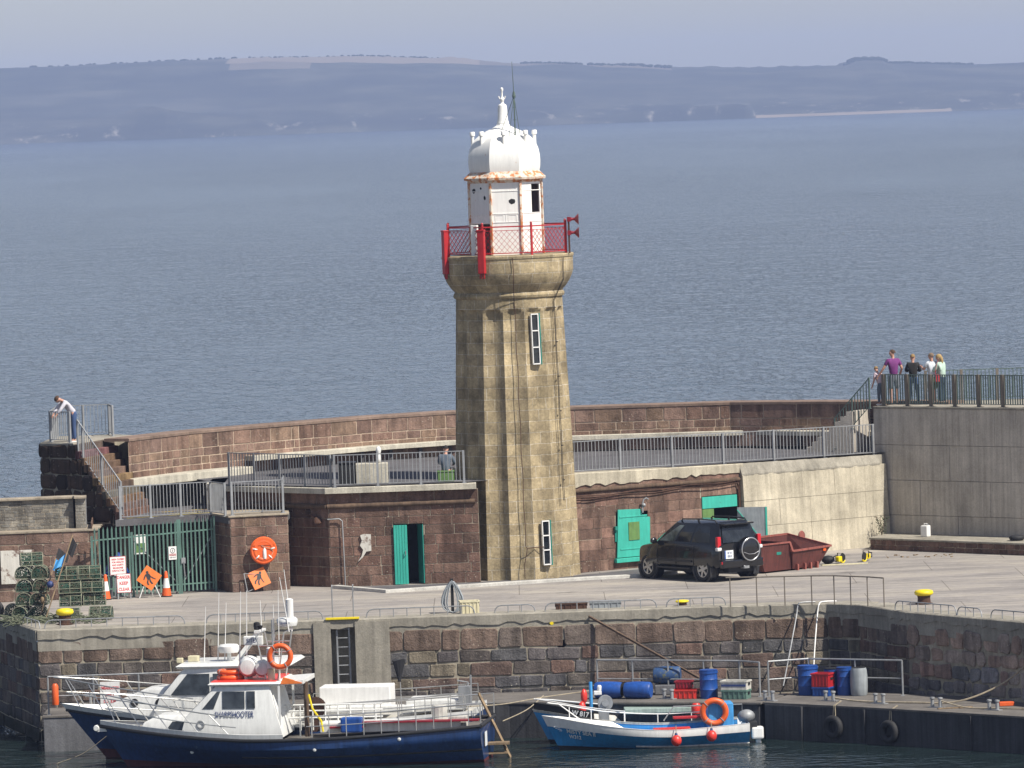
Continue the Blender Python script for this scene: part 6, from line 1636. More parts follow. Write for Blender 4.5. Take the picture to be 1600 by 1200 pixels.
# roof gear
def roof(name, mb, mat, sm=50): return mb.build(name, mat, bt, smooth=sm)
MB().tube([(6.0, .3, 2.4), (6.0, .3, 4.1)], .03, 6).build('mast', 'galv', bt)
mb = MB()
for (x, y, x2, z2) in ((6.15, .7, 6.4, 3.7), (5.82, .7, 5.6, 3.75), (6.15, -.7, 6.4, 3.7), (5.82, -.7, 5.6, 3.75)): mb.tube([(x, y, 2.4), (x2, y, z2)], .022, 5)
for y in (.7, -.7): mb.tube([(5.72, y, 3.1), (6.28, y, 3.1)], .018, 5); mb.tube([(5.66, y, 3.4), (6.34, y, 3.4)], .018, 5)
mb.tube([(6.4, .7, 3.7), (6.4, -.7, 3.7)], .022, 5); mb.tube([(5.6, .7, 3.75), (5.6, -.7, 3.75)], .022, 5); mb.build('gantry', 'steel', bt)
for (x, y, z, r) in ((6.68, .35, 2.80, .29), (6.25, .45, 2.76, .25)):
    MB().lathe([(.05, -.34), (r * .72, -.32), (r, -.16), (r, -.02), (r * 1.06, -.015), (r * 1.06, .015), (r, .02), (r, .16), (r * .72, .32), (.05, .34)], (x, y, z), 22, axis='Y').build('liferaft_canister', 'boatwhite', bt, smooth=40)
mb = MB(); mb.box((6.55, .3, 3.52), (.55, .16, .26)); rb = mb.build('scanner_bar', 'boatwhite', bt, bevel=.03)
text('SITEX', 'lettering', 'navytext', bt, (6.56, .385, 3.53), (R(90), 0, math.pi), width=.34, height=.11)
mb = MB(); mb.lathe([(.05, -.14), (.27, -.12), (.30, -.04), (.30, .06), (.24, .12), (.05, .14)], (5.6, .1, 4.02), 22); roof('radome', mb, 'boatwhite')
text('RADAR', 'lettering', 'navytext', bt, (5.6, .405, 4.0), (R(90), 0, math.pi), width=.26, height=.05)
for (x, y, z, h) in ((5.5, .2, 4.12, .56), (5.98, .85, 2.75, .62)): mb = MB(); mb.lathe([(.05, 0), (.11, .03), (.11, h - .03), (.05, h)], (x, y, z), 14); roof('antenna_drum', mb, 'white')
mb = MB(); mb.lathe([(.10, 0), (.10, .35)], (5.98, .85, 2.4), 12); roof('antenna_drum_base', mb, 'cream')
for (x, y, z0, x2, z1) in ((7.0, .1, 2.9, 6.9, 4.9), (6.85, -.2, 2.9, 6.78, 4.9), (5.5, .4, 3.75, 5.72, 5.3), (5.45, .2, 3.75, 5.62, 5.5), (6.4, -.3, 3.4, 6.42, 4.6), (5.8, .5, 2.4, 5.76, 4.95), (6.0, .0, 3.5, 6.0, 4.5)): MB().tube([(x, y, z0), (x2, y, z1)], [.02, .009], 5).build('whip_aerial', 'white', bt)
mb = MB(); mb.box((6.7, .2, 2.62), (.12, .2, .3)); mb.lathe([(.05, 0), (.09, .1), (.0, .12)], (6.3, .6, 3.86), 10); roof('navigation_light', mb, 'black')
mb = MB(); mb.loft([[V3((5.05, y, 2.32)), V3((5.74, y, 2.30)), V3((5.74, y, 2.40)), V3((5.05, y, 2.44))] for y in (-1.0, 1.0)]); mb.build('roof_awning', 'boatwhite', bt, bevel=.01)
mb = MB(); mb.add([(5.08, 1.02, 2.34), (5.7, 1.02, 2.33), (5.62, 1.02, 2.52), (5.08, 1.02, 2.36), (5.08, .9, 2.34), (5.7, .9, 2.33), (5.62, .9, 2.52), (5.08, .9, 2.36)], [(0, 1, 2, 3), (7, 6, 5, 4), (0, 4, 5, 1), (1, 5, 6, 2), (2, 6, 7, 3)]); mb.build('orange_panel', 'orangesign', bt)
def lifering(label, loc, rot, R_=.30, r=.075):
    t = thing('life_ring', label, 'lifebuoy', loc); t.rotation_euler = rot
    MB().torus((0, 0, 0), R_, r, 32, 10, nrm=(0, 1, 0)).build('ring', 'fender' if False else 'orange', t, smooth=60)
    for k in (.75, 2.35, 3.9, 5.5): MB().torus((R_ * math.cos(k), 0, R_ * math.sin(k)), r * 1.03, .012, 14, 5, nrm=(-math.sin(k), 0, math.cos(k))).build('band', 'greyplastic', t)
    return t
loc = bt.location + Matrix.Rotation(brz, 3, 'Z') @ V3((5.68, 1.02, 3.12)); lifering('orange life ring hanging on the gantry of the front navy boat', loc, (0, .2, brz + math.pi))
loc = bt.location + Matrix.Rotation(brz, 3, 'Z') @ V3((7.25, .25, 2.50)); t = lifering('orange life ring lying flat on the red wheelhouse roof', loc, (R(90), 0, brz), .32, .075)
loc = bt.location + Matrix.Rotation(brz, 3, 'Z') @ V3((7.25, .25, 2.655)); t = lifering('second rusty orange ring stacked on the flat one', loc, (R(90), 0, brz), .32, .065)
# boarding ladder over the stern
t = thing('boarding_ladder', 'weathered wooden boarding ladder leaning at the stern of the front boat', 'ladder', (-.9, 176.0, WZ))
for dy in (0, .35): MB().bar((-.35, 1.0 + dy, 1.75), (.55, .2 + dy, -.15), .06, .05).build('rail', 'wood', t)
for k in range(6): q = .12 + k * .15; p = V3((-.35, 1.0, 1.75)).lerp(V3((.55, .2, -.15)), q); MB().bar(p, p + V3((0, .35, 0)), .05, .03).build('rung', 'wood', t)
MB().box((.12, .2, .42), (.72, .4, .07)).build('step', 'wood', t, bevel=.01); MB().box((.12, .25, .14), (.6, .3, .05)).build('step', 'wood', t, bevel=.01)

# ---- second navy boat behind it
b2 = thing('fishing_boat', 'second navy charter boat moored behind, with long bow rail and white cabin', 'boat', (-1.25, 178.7, WZ), brz)
f2 = hull_fn(12.1, 3.6, lambda t: 1.18 - .22 * math.sin(math.pi * t) + .32 * max(0, t - .5) / .5, lambda t: -.35 + .15 * t, 1.35, .88, 2.3)
mb = MB(); hull_strip(mb, f2, .28, .93, 8); hull_transom(mb, f2, .28, .93); mb.build('hull', 'navy', b2, smooth=40)
mb = MB(); hull_strip(mb, f2, 0, .28, 4); hull_transom(mb, f2, 0, .28); mb.build('bottom_paint', 'antifoul', b2, smooth=40)
mb = MB(); hull_strip(mb, f2, .93, 1.06, 2); hull_transom(mb, f2, .93, 1.06, 2); mb.build('bulwark', 'boatwhite', b2, smooth=40)
mb = MB()
for sg in (1, -1): mb.tube(edge_pts(f2, .94, 0, 1, 30, .0, 0, sg), .045, 6)
mb.build('rubbing_strake', 'rubber', b2, smooth=60)
mb = MB(); deck_of(mb, f2, .96, .02, .98, 0); mb.build('deck', 'dirtywhite', b2)
mb = MB(); mb.loft(block([(7.0, 11.0, 1.35, .45, 1.1), (7.0, 10.7, 1.3, .42, 1.55), (7.0, 9.6, 1.2, .5, 2.0), (7.0, 8.9, 1.1, .5, 2.05)])); mb.build('cabin_trunk', 'boatwhite', b2, bevel=.05, smooth=40)
wh2 = [(6.0, 9.35, 1.35, 1.1, 1.1), (6.1, 9.1, 1.3, 1.05, 1.75), (6.2, 8.35, 1.2, .95, 2.62)]
mb = MB(); mb.loft(block(wh2)); mb.build('wheelhouse', 'boatwhite', b2, bevel=.05, smooth=40)
mb = MB(); mb.loft(block([(5.3, 8.55, 1.25, 1.0, 2.60), (5.2, 8.6, 1.3, 1.05, 2.66), (5.3, 8.45, 1.2, .95, 2.74)])); mb.build('roof', 'boatwhite', b2, bevel=.02, smooth=40)
def w2f(y, z): t = (z - 1.75) / .87; return V3((9.1 - .75 * t, y, z))
for ya, yb in ((.95, .36), (.30, -.30), (-.36, -.95)): pane(b2, 'window', [w2f(ya, 1.85), w2f(ya * .92, 2.5), w2f(yb * .92, 2.5), w2f(yb, 1.85)], 'boatglass', .012)
def w2s(x, z): t = (z - 1.75) / .87; return V3((x, 1.30 - .10 * t - (x - 6.1) * .083, z))
pane(b2, 'window', [w2s(8.75, 1.85), w2s(7.6, 1.85), w2s(7.6, 2.45), w2s(8.25, 2.45)], 'boatglass', .02); pane(b2, 'window', [w2s(7.5, 1.85), w2s(6.5, 1.85), w2s(6.5, 2.45), w2s(7.5, 2.45)], 'boatglass', .02)
for x in (9.9, 9.15): p = V3((x, 1.0 - (x - 8) * .21, 1.62)); mb = MB(); mb.torus(p, .10, .022, 16, 6, nrm=(.2, 1, .2)); mb.lathe([(.0, 0), (.09, .0), (.09, .01)], p, 14, axis='Y'); mb.build('porthole', 'black', b2)
mb = MB(); r2 = lambda tt, z, sg, o=-.03: V3((f2(tt, 1.06).x, sg * (f2(tt, 1.06).y + o), f2(tt, 1.06).z + z))
T_ = [r2(.66 + .325 * i / 12, .62 + .12 * i / 12, 1, .06 * i / 12) for i in range(13)]
mb.tube(T_ + [V3((12.35, 0, 2.35))] + [V3((p.x, -p.y, p.z)) for p in reversed(T_)], .02, 6)
for sg in (1, -1): mb.tube([r2(.66 + .325 * i / 12, .33, sg) for i in range(13)], .015, 6)
mb.build('bow_rail', 'steel', b2, smooth=60)
for sg in (1, -1):
    for tt in (.68, .75, .82, .89, .95): MB().tube([r2(tt, 0, sg), r2(min(.99, tt + .035), .64 + .1 * (tt - .66) / .33, sg, .02)], .016, 5).build('rail_stanchion', 'steel', b2)
MB().box((3.55, -.2, 1.55), (2.05, 1.0, .72)).build('engine_box', 'white', b2, bevel=.03)
mb = MB(); mb.box((3.4, .5, 1.28), (3.2, .4, .2)); mb.box((1.2, -.2, 1.35), (1.7, 1.4, .3)); mb.build('stern_locker', 'boatwhite', b2, bevel=.04)
for sg in (1, -1):
    mb = MB(); mb.tube([r2(.02, .0, sg)] + [r2(.02 + .40 * i / 12, .50, sg) for i in range(13)] + [r2(.43, .0, sg)], .018, 6); mb.tube([r2(.02 + .40 * i / 12, .26, sg) for i in range(13)], .013, 6)
    for i in range(7): mb.tube([r2(.05 + .06 * i, 0, sg), r2(.05 + .06 * i, .5, sg)], .013, 5)
    mb.build('side_rail', 'steel', b2, smooth=60)
mb = MB(); mb.box((.35, .4, 1.62), (.35, .3, .5)); mb.build('stern_gear', 'galv', b2); mb = MB(); mb.tube([(.3, -.5, 1.4), (.3, -.5, 2.1)], .03, 6); mb.build('stern_post', 'galv', b2); mb = MB(); mb.tube([(.3, .1, 1.4), (.3, .1, 1.95), (.6, .1, 2.0)], .025, 6); mb.build('stern_davit', 'galv', b2)
mb = MB(); mb.bar((7.0, .2, 2.7), (6.3, .2, 3.55), .14, .1); mb.bar((7.0, -.4, 2.7), (6.3, -.4, 3.55), .14, .1); mb.box((6.3, -.1, 3.55), (.2, .9, .08)); mb.build('radar_arch', 'boatwhite', b2, bevel=.01)
mb = MB(); mb.lathe([(.05, -.14), (.27, -.12), (.30, -.03), (.30, .06), (.25, .11), (.05, .13)], (7.15, .3, 3.1), 22); mb.lathe([(.06, 0), (.06, .3)], (7.15, .3, 2.72), 10); mb.build('radome', 'boatwhite', b2, smooth=40)
mb = MB(); mb.lathe([(.08, 0), (.10, .08), (.09, .2), (.03, .22)], (6.35, .1, 3.6), 12); mb.build('lamp', 'black', b2, smooth=40)
for (x, z) in ((7.9, 4.3), (7.5, 4.7), (7.3, 4.4)): MB().tube([(x, .2, 2.7), (x - .1, .2, z)], [.018, .008], 5).build('whip_aerial', 'white', b2)
mb = MB(); mb.box((8.2, .2, 2.82), (.3, .3, .16)); mb.box((8.55, .5, 2.8), (.18, .16, .14)); mb.build('roof_hatch', 'cream', b2, bevel=.02)
mb = MB(); mb.box((9.0 - 2.6, .9, 2.85), (.3, .08, .22)); mb.build('flood_lamp', 'black', b2)
mb = MB(); mb.tube([(11.3, 0, 1.55), (11.3, 0, 1.9)], .04, 8); mb.tube([(11.15, 0, 1.8), (11.45, 0, 1.8)], .035, 8); mb.build('bow_post', 'steel', b2)

# ---- two small open blue boats
def openboat(name, label, loc, rz, L, B, zs, mats, top=.80):
    t = thing(name, label, 'boat', loc, rz)
    f = hull_fn(L, B, zs, lambda q: -.22 + .10 * q, .55, .85, 2.1)
    mb = MB(); hull_strip(mb, f, .22, top, 7); hull_transom(mb, f, .22, top); mb.build('hull', mats[0], t, smooth=40)
    mb = MB(); hull_strip(mb, f, 0, .22, 3); hull_transom(mb, f, 0, .22); mb.build('bottom_paint', 'antifoul' if mats[1] == 'x' else 'black', t, smooth=40)
    mb = MB(); hull_strip(mb, f, top, 1.0, 3, o=.012); hull_transom(mb, f, top, 1.0); 
    for sg in (1, -1):
        A = edge_pts(f, 1.0, 0, .995, 30, .02, .0, sg); Bq = edge_pts(f, 1.0, 0, .995, 30, -.10, .0, sg); C_ = edge_pts(f, .45, 0, .995, 30, -.10, .0, sg)
        for i in range(30): mb.add([A[i], A[i + 1], Bq[i + 1], Bq[i], C_[i], C_[i + 1]], [(0, 1, 2, 3), (3, 2, 5, 4)])
    mb.build('gunwale', mats[1], t, smooth=40)
    mb = MB(); deck_of(mb, f, .5, .02, .9, 0, .08); mb.build('floor', mats[2], t)
    mb = MB(); deck_of(mb, f, .96, .76, .985, 0, .04); mb.build('foredeck', mats[3], t)
    return t, f
sh_ = lambda L: None
rzM = math.atan2(177.79 - 178.13, .91 - 6.21)
mt_, fm = openboat('open_boat', 'blue open boat with white gunwale, lettered MISTY SEA II and W312', (6.35, 178.2, WZ), rzM, 5.85, 2.05, lambda q: .62 - .10 * math.sin(math.pi * min(1, q * 1.1)) + .38 * max(0, q - .35) ** 1.5 / .524, ('blue', 'white', 'lightblue', 'white'), .72)
def side_text(t, f, s, tt, body, w_, h_, mat, o=.012, n='lettering'):
    p = f(tt, s); q = f(tt + .03, s); d = q - p; up = f(tt, s + .06) - p
    x = -d.normalized(); yv = (up - x * up.dot(x)).normalized(); z = x.cross(yv)
    rot = Matrix((x, yv, z)).transposed().to_euler()
    # text reads right for a viewer on the +y side
    return text(body, n, mat, t, p + z * (o if z.y > 0 else -o), rot, width=w_, height=h_, bold=.022)
side_text(mt_, fm, .66, .835, 'MISTY SEA II', .86, .15, 'platewhite', .012); side_text(mt_, fm, .50, .875, 'W312', .36, .13, 'platewhite', .012)
mb = MB()
for i in range(4):
    p = fm(.952 - i * .004, .74 - i * .035); mb.box(p + V3((0, .02, 0)), (.17 - i * .03, .02, .012), 0)
mb.build('bow_flash', 'platewhite', mt_)
mb = MB(); mb.tube(edge_pts(fm, .30, .0, .56, 16, .015, 0, 1), .03, 6); mb.build('rubbing_batten', 'dirtywhite', mt_)
mb = MB(); tr = [fm(.20 + .77 * i / 14, 1.0) for i in range(15)]
mb.tube([V3((p.x, -(p.y - .08), p.z + .28 + .1 * max(0, i - 9) / 5)) for i, p in enumerate(tr)] , .018, 6)
mb.tube([V3((tr[-1].x, tr[-1].y * -1, tr[-1].z + .36)), V3((tr[-2].x, .1, tr[-2].z + .38)), V3((tr[-4].x, .25, tr[-4].z))], .018, 6)
for i in (1, 4, 7, 10, 12): p = tr[i]; mb.tube([V3((p.x, -(p.y - .08), p.z)), V3((p.x, -(p.y - .08), p.z + .3))], .016, 5)
mb.build('hand_rail', 'white', mt_, smooth=60)
MB().box((2.2, .55, .52), (1.05, .3, .07)).build('thwart', 'fender', mt_, bevel=.01); MB().box((1.6, -.6, .72), (.9, .3, .06)).build('thwart', 'red', mt_, bevel=.01)
mb = MB(); mb.box((.75, -.15, .80), (.72, .8, .72)); mb.build('engine_cover', 'lightblue', mt_, bevel=.03)
om = MB(); om.box((-.28, .15, .28), (.34, .36, .34)); om.box((-.30, .15, -.05), (.16, .2, .6)); om.build('outboard_leg', 'white', mt_, bevel=.05)
om = MB(); om.ball((.02, .15, .76), (.25, .22, .19), 14); om.build('outboard_cowl', 'galv', mt_, smooth=60)
om = MB(); om.box((-.12, .15, .50), (.30, .30, .22)); om.build('outboard_bracket', 'rubber', mt_, bevel=.03)
mb = MB(); mb.tube([(.05, -.7, .6), (.05, -.7, 1.02), (2.0, -.85, 1.02), (2.3, -.85, .62)], .02, 6); mb.build('stern_hoop', 'steel', mt_, smooth=60)
def wl_(t, p): return V3(t.location) + Matrix.Rotation(t.rotation_euler.z, 3, 'Z') @ V3(p)
lifering('orange life ring propped on the blue engine cover of the small boat', wl_(mt_, (.95, .34, .93)), (.08, 0, rzM + math.pi), .33, .085)
def ball_fender(label, p):
    t = thing('ball_fender', label, 'fender', p); MB().ball((0, 0, 0), (.15, .15, .165), 16).build('ball', 'fender', t, smooth=60); MB().lathe([(.05, .14), (.03, .22)], (0, 0, 0), 8).build('eye', 'navytext', t); MB().tube([(0, 0, .2), (0, .08, .42)], .012, 5).build('lanyard', 'rope', t)
ball_fender('red ball fender hanging amidships below the red thwart', wl_(mt_, (2.13, .98 + .17, .24))); ball_fender('red ball fender hanging nearer the stern below the life ring', wl_(mt_, (1.12, .94 + .17, .33)))
# the other open boat just behind
wt, fw = openboat('open_boat', 'second blue open boat behind, with dark bow board numbered W 817', (6.1, 179.7, WZ), rzM - .05, 5.85, 2.0, lambda q: .66 - .08 * math.sin(math.pi * min(1, q * 1.1)) + .36 * max(0, q - .35) ** 1.5 / .524, ('lightblue', 'dirtywhite', 'lightblue', 'lightblue'), .93)
mb = MB(); A = edge_pts(fw, 1.0, .70, .99, 12, .0, .0, 1); Bq = edge_pts(fw, 1.0, .70, .99, 12, .03, .20, 1)
for i in range(12): mb.add([A[i], A[i + 1], Bq[i + 1], Bq[i]] + [p - V3((0, .03, 0)) for p in (A[i], A[i + 1], Bq[i + 1], Bq[i])], [(0, 1, 2, 3), (7, 6, 5, 4), (3, 2, 6, 7), (0, 4, 5, 1)])
for i in range(12): mb.add([V3((p.x, -p.y, p.z)) for p in (A[i], A[i + 1], Bq[i + 1], Bq[i])] + [V3((p.x, -p.y + .03, p.z)) for p in (A[i], A[i + 1], Bq[i + 1], Bq[i])], [(0, 1, 2, 3), (7, 6, 5, 4), (3, 2, 6, 7)])
mb.build('bow_board', 'black', wt)
p = (A[3] + Bq[3]) / 2
side_text(wt, lambda tt, s: fw(tt, 1.0) + V3((0, .03, .10 + (s - 1))), 1.0, .765, 'W 817', .52, .15, 'platewhite', .03)
mb = MB(); T_ = [fw(.55 + .44 * i / 10, 1.0) for i in range(11)]
for sg in (1, -1): mb.tube([V3((q.x, sg * (q.y - .05), q.z + .30)) for q in T_], .018, 6)
mb.tube([V3((T_[0].x, .8, T_[0].z)), V3((T_[0].x, .8, T_[0].z + .3))], .016, 5); mb.build('hand_rail', 'white', wt, smooth=60)
mb = MB(); mb.tube([(4.15, .1, .5), (4.15, .1, 1.75)], .05, 8); mb.build('mast_post', 'lightblue', wt)
mb = MB(); mb.lathe([(.05, -.1), (.22, -.1), (.22, .1), (.05, .1)], (3.75, .25, 1.15), 18, axis='Y'); mb.lathe([(.03, .1), (.1, .1), (.1, .16), (.03, .16)], (3.75, .25, 1.15), 14, axis='Y'); mb.box((3.8, .2, .8), (.3, .25, .5)); mb.build('pot_hauler', 'galv', wt, smooth=40)
mb = MB(); mb.ball((4.35, .2, 1.35), (.10, .10, .22), 10); mb.ball((4.42, .25, 1.0), (.12, .12, .22), 10); mb.build('red_float', 'fender', wt, smooth=60)
mb = MB(); mb.box((3.95, 0, 1.42), (.22, .2, .12)); mb.lathe([(.06, 0), (.07, .1), (.05, .16)], (3.9, 0, 1.48), 10); mb.build('lamp_box', 'white', wt, bevel=.02)
mb = MB(); mb.box((1.9, -.3, .85), (2.6, .8, .14)); mb.build('side_deck', 'palegreen', wt, bevel=.02)
mb = MB(); mb.lathe([(.12, 0), (.14, .05), (.14, .24), (.10, .3)], (1.15, .35, .75), 12); mb.build('fuel_tank', 'fender', wt, smooth=40)

# ================================================================== black off road car
cz = 126.5
car = thing('parked_car', 'black off road car with spare wheel on its tailgate, parked by the pier store', 'car', (5.64, 197.05, 0), R(cz))
def ring(x, hw, zb, zt, cr=.05):
    h = [(hw * .90, zb), (hw * .985, zb + .14), (hw, zb + .34), (hw * .985, zt - .12), (hw * .94, zt - .02), (hw * .62, zt + cr * .8), (0, zt + cr)]
    return [V3((x, y, z)) for y, z in h] + [V3((x, -y, z)) for y, z in reversed(h[:-1])]
st_ = [(1.98, .60, .52, .80), (1.95, .74, .46, .90), (1.88, .84, .40, .99), (1.7, .90, .36, 1.05), (1.3, .925, .36, 1.11), (.95, .93, .36, 1.15), (-1.0, .935, .36, 1.17), (-1.85, .925, .40, 1.18), (-2.08, .90, .46, 1.18), (-2.17, .85, .55, 1.15)]
mb = MB(); mb.loft([ring(*s) for s in st_]); body = mb.build('body', 'carblack', car, smooth=38)
gb = [(1.22, .70), (1.0, .855), (-1.95, .865), (-2.14, .76)]; gt = [(.28, .55), (.12, .665), (-1.72, .68), (-1.93, .60)]
zb2, zt2 = 1.14, 1.80
def full(pts, z): return [V3((x, y, z)) for x, y in pts] + [V3((x, -y, z)) for x, y in reversed(pts)]
mb = MB(); mb.loft([full(gb, zb2), full([(a[0] * .45 + b[0] * .55, a[1] * .5 + b[1] * .5) for a, b in zip(gb, gt)], 1.52), full(gt, zt2), full([(x * .93 - .03, y * .82) for x, y in gt], zt2 + .065)]); mb.build('cabin', 'carblack', car, smooth=30)
def cs(u, v, sg=1, o=.010):
    """side glass point: u along 0 front..1 rear, v 0 belt..1 roof"""
    (b0x, b0y), (b1x, b1y) = gb[1], gb[2]; (t0x, t0y), (t1x, t1y) = gt[1], gt[2]
    bx, by = b0x + (b1x - b0x) * u, b0y + (b1y - b0y) * u; tx, ty = t0x + (t1x - t0x) * u, t0y + (t1y - t0y) * u
    mxx, myy = bx * .45 + tx * .55, by * .5 + ty * .5
    if v < .576: k = v / .576; x, y = bx + (mxx - bx) * k, by + (myy - by) * k
    else: k = (v - .576) / .424; x, y = mxx + (tx - mxx) * k, myy + (ty - myy) * k
    return V3((x, sg * (y + o), zb2 + (zt2 - zb2) * v))
for sg in (1, -1):
    for (ua, ub, ta_, tb, m_) in ((.02, .27, .16, .27, 'clearglass'), (.31, .58, .31, .58, 'glass'), (.61, .93, .61, .93, 'glass')):
        q = [cs(ua, .12, sg), cs(ub, .12, sg), cs(ub, .58, sg), cs(tb, .88, sg), cs(ta_, .88, sg), cs(ua * .45 + ta_ * .55, .58, sg)]
        mb = MB(); inn = [p - V3((0, sg * .02, 0)) for p in q]; mb.add(q + inn, [(0, 1, 2, 5), (5, 2, 3, 4)] + [(i, (i + 1) % 6, 6 + (i + 1) % 6, 6 + i) for i in range(6)]); mb.build('side_window', m_, car)
mb = MB(); mb.add([(-2.145, .66, 1.22), (-2.145, -.66, 1.22), (-1.975, -.56, 1.72), (-1.975, .56, 1.72), (-2.10, .66, 1.22), (-2.10, -.66, 1.22), (-1.93, -.56, 1.72), (-1.93, .56, 1.72)], [(0, 1, 2, 3), (7, 6, 5, 4), (0, 4, 5, 1), (2, 6, 7, 3)]); o = mb.build('rear_window', 'glass', car); o.location.x = -.012
mb = MB(); mb.add([(1.17, .64, 1.2), (1.17, -.64, 1.2), (.36, -.52, 1.74), (.36, .52, 1.74)], [(0, 1, 2, 3)]); o = mb.build('windscreen', 'glass', car); o.location.x = .03; o.location.z = .015
mb = MB(); mb.box((-2.05, 0, 1.79), (.26, 1.16, .05)); mb.build('spoiler', 'carblack', car, bevel=.015)
for sg in (1, -1):
    mb = MB(); mb.tube([(.0, sg * .58, 1.83), (-.1, sg * .6, 1.91), (-.9, sg * .61, 1.93), (-1.7, sg * .6, 1.91), (-1.8, sg * .58, 1.83)], .022, 6); mb.box((-.9, sg * .6, 1.88), (.06, .04, .08)); mb.build('roof_rail', 'carplastic', car, smooth=60)
    mb = MB(); mb.box((-2.10, sg * .80, 1.25), (.12, .14, .34)); mb.build('tail_light', 'taillight', car, bevel=.03)
    mb = MB(); mb.box((-2.12, sg * .815, 1.03), (.14, .17, .11)); mb.build('reversing_light', 'clearlight', car, bevel=.03)
    mb = MB(); mb.box((-2.27, sg * .70, .60), (.06, .26, .09)); mb.build('bumper_lamp', 'taillight', car, bevel=.02)
    mb = MB(); mb.ball((.92, sg * 1.0, 1.22), (.07, .13, .10), 10); mb.box((.92, sg * .92, 1.17), (.05, .12, .04)); mb.build('wing_mirror', 'carblack', car, smooth=60)
    mb = MB(); mb.box((0, sg * .935, .40), (1.75, .14, .05)); mb.build('side_step', 'carplastic', car, bevel=.015)
    mb = MB(); mb.box((-.02, sg * .945, .62), (1.75, .025, .07)); mb.build('side_moulding', 'carplastic', car, bevel=.008)
    for xh in (.28, -.72): MB().box((xh, sg * .945, 1.0), (.16, .025, .03)).build('door_handle', 'carblack', car, bevel=.008)
    for xd in (.85, -.08, -.98): MB().box((xd, sg * .934, .82), (.010, .012, .62)).build('door_seam', 'black', car)
    for xa in (1.38, -1.40):
        mb = MB(); mb.torus((xa, sg * .885, .41), .455, .055, 20, 6, nrm=(0, 1, 0), arc=(-.1, math.pi + .1)); mb.lathe([(.02, -.22), (.455, -.22), (.455, .0), (.02, .0)], (xa, sg * (.80 if sg > 0 else .80) - (0 if sg > 0 else -.0), .41), 20, axis='Y'); mb.build('wheel_arch', 'carplastic', car, smooth=40)
mb = MB(); mb.box((-2.22, 0, .56), (.22, 1.62, .26)); mb.build('rear_bumper', 'carblack', car, bevel=.05)
mb = MB(); mb.box((1.93, 0, .52), (.2, 1.5, .3)); mb.build('front_bumper', 'carblack', car, bevel=.05)
mb = MB(); mb.box((0, 0, .36), (3.9, 1.3, .2)); mb.box((-2.0, .25, .36), (.4, .5, .14)); mb.build('underbody', 'black', car)
mb = MB(); mb.lathe([(.02, .20), (.24, .20), (.345, .17), (.385, .12), (.39, .0), (.36, -.02), (.02, -.02)], (0, 0, 0), 32, axis='X'); sp_ = mb.build('spare_wheel', 'carblack', car, smooth=40); sp_.rotation_euler = (0, 0, math.pi); sp_.location = (-2.22, -.26, .98)
mb = MB(); mb.torus((.165, 0, 0), .352, .022, 32, 8, nrm=(1, 0, 0)); mb.tube([(.195, -.30, -.08), (.21, -.1, -.15), (.21, .1, -.15), (.195, .30, -.08)], .012, 6); mb.build('cover_trim', 'alloy', sp_, smooth=60)
MB().box((-2.19, .50, .86), (.03, .50, .30)).build('plate_recess', 'carplastic', car, bevel=.01)
mb = MB(); mb.box((-2.212, .48, .85), (.02, .34, .26)); pl_ = mb.build('number_plate', 'platewhite', car, bevel=.004)
text('08 W', 'plate_lettering', 'navytext', pl_, (-2.2235, .46, .90), (R(90), 0, R(-90)), width=.18, height=.075); text('883', 'plate_lettering', 'navytext', pl_, (-2.2235, .46, .80), (R(90), 0, R(-90)), width=.17, height=.075)
MB().box((-2.2205, .63, .85), (.006, .04, .26)).build('plate_band', 'barrel', pl_)
mb = MB(); mb.tube([(-2.2, .0, .42), (-2.36, 0, .42)], .03, 6); mb.ball((-2.37, 0, .46), .035, 8); mb.box((-2.33, -.1, .43), (.04, .22, .08)); mb.build('tow_hitch', 'galv', car)
wheel = None
for (x, y, s) in ((1.38, .80, 1), (-1.40, .80, 1), (1.38, -.80, -1), (-1.40, -.80, -1)):
    mb = MB(); mb.lathe([(.25, -.11), (.35, -.12), (.385, -.09), (.39, 0), (.385, .09), (.35, .12), (.25, .11)], (0, 0, 0), 30, axis='Y', cap=False); mb.lathe([(.24, -.1), (.24, .08)], (0, 0, 0), 24, axis='Y')
    wo = mb.build('wheel', 'rubber', car, smooth=40); wo.location = (x, y, .39); wo.rotation_euler = (0, .3, 0 if s > 0 else math.pi)
    mb = MB(); mb.torus((0, .095, 0), .245, .018, 28, 6, nrm=(0, 1, 0)); mb.lathe([(.02, .07), (.07, .085), (.06, .11), (.02, .115)], (0, 0, 0), 14, axis='Y')
    for k in range(6):
        a = k * math.pi / 3; mb.bar((.05 * math.cos(a), .095, .05 * math.sin(a)), (.235 * math.cos(a), .098, .235 * math.sin(a)), .075, .025, up=(0, 1, 0))
    mb.build('rim', 'alloy', wo, smooth=40)
for sg in (1, -1):
    MB().box((1.0, sg * .86, .30), (.02, .2, .26)).build('mud_flap', 'carplastic', car); MB().box((-1.86, sg * .86, .30), (.02, .22, .30)).build('mud_flap', 'carplastic', car)

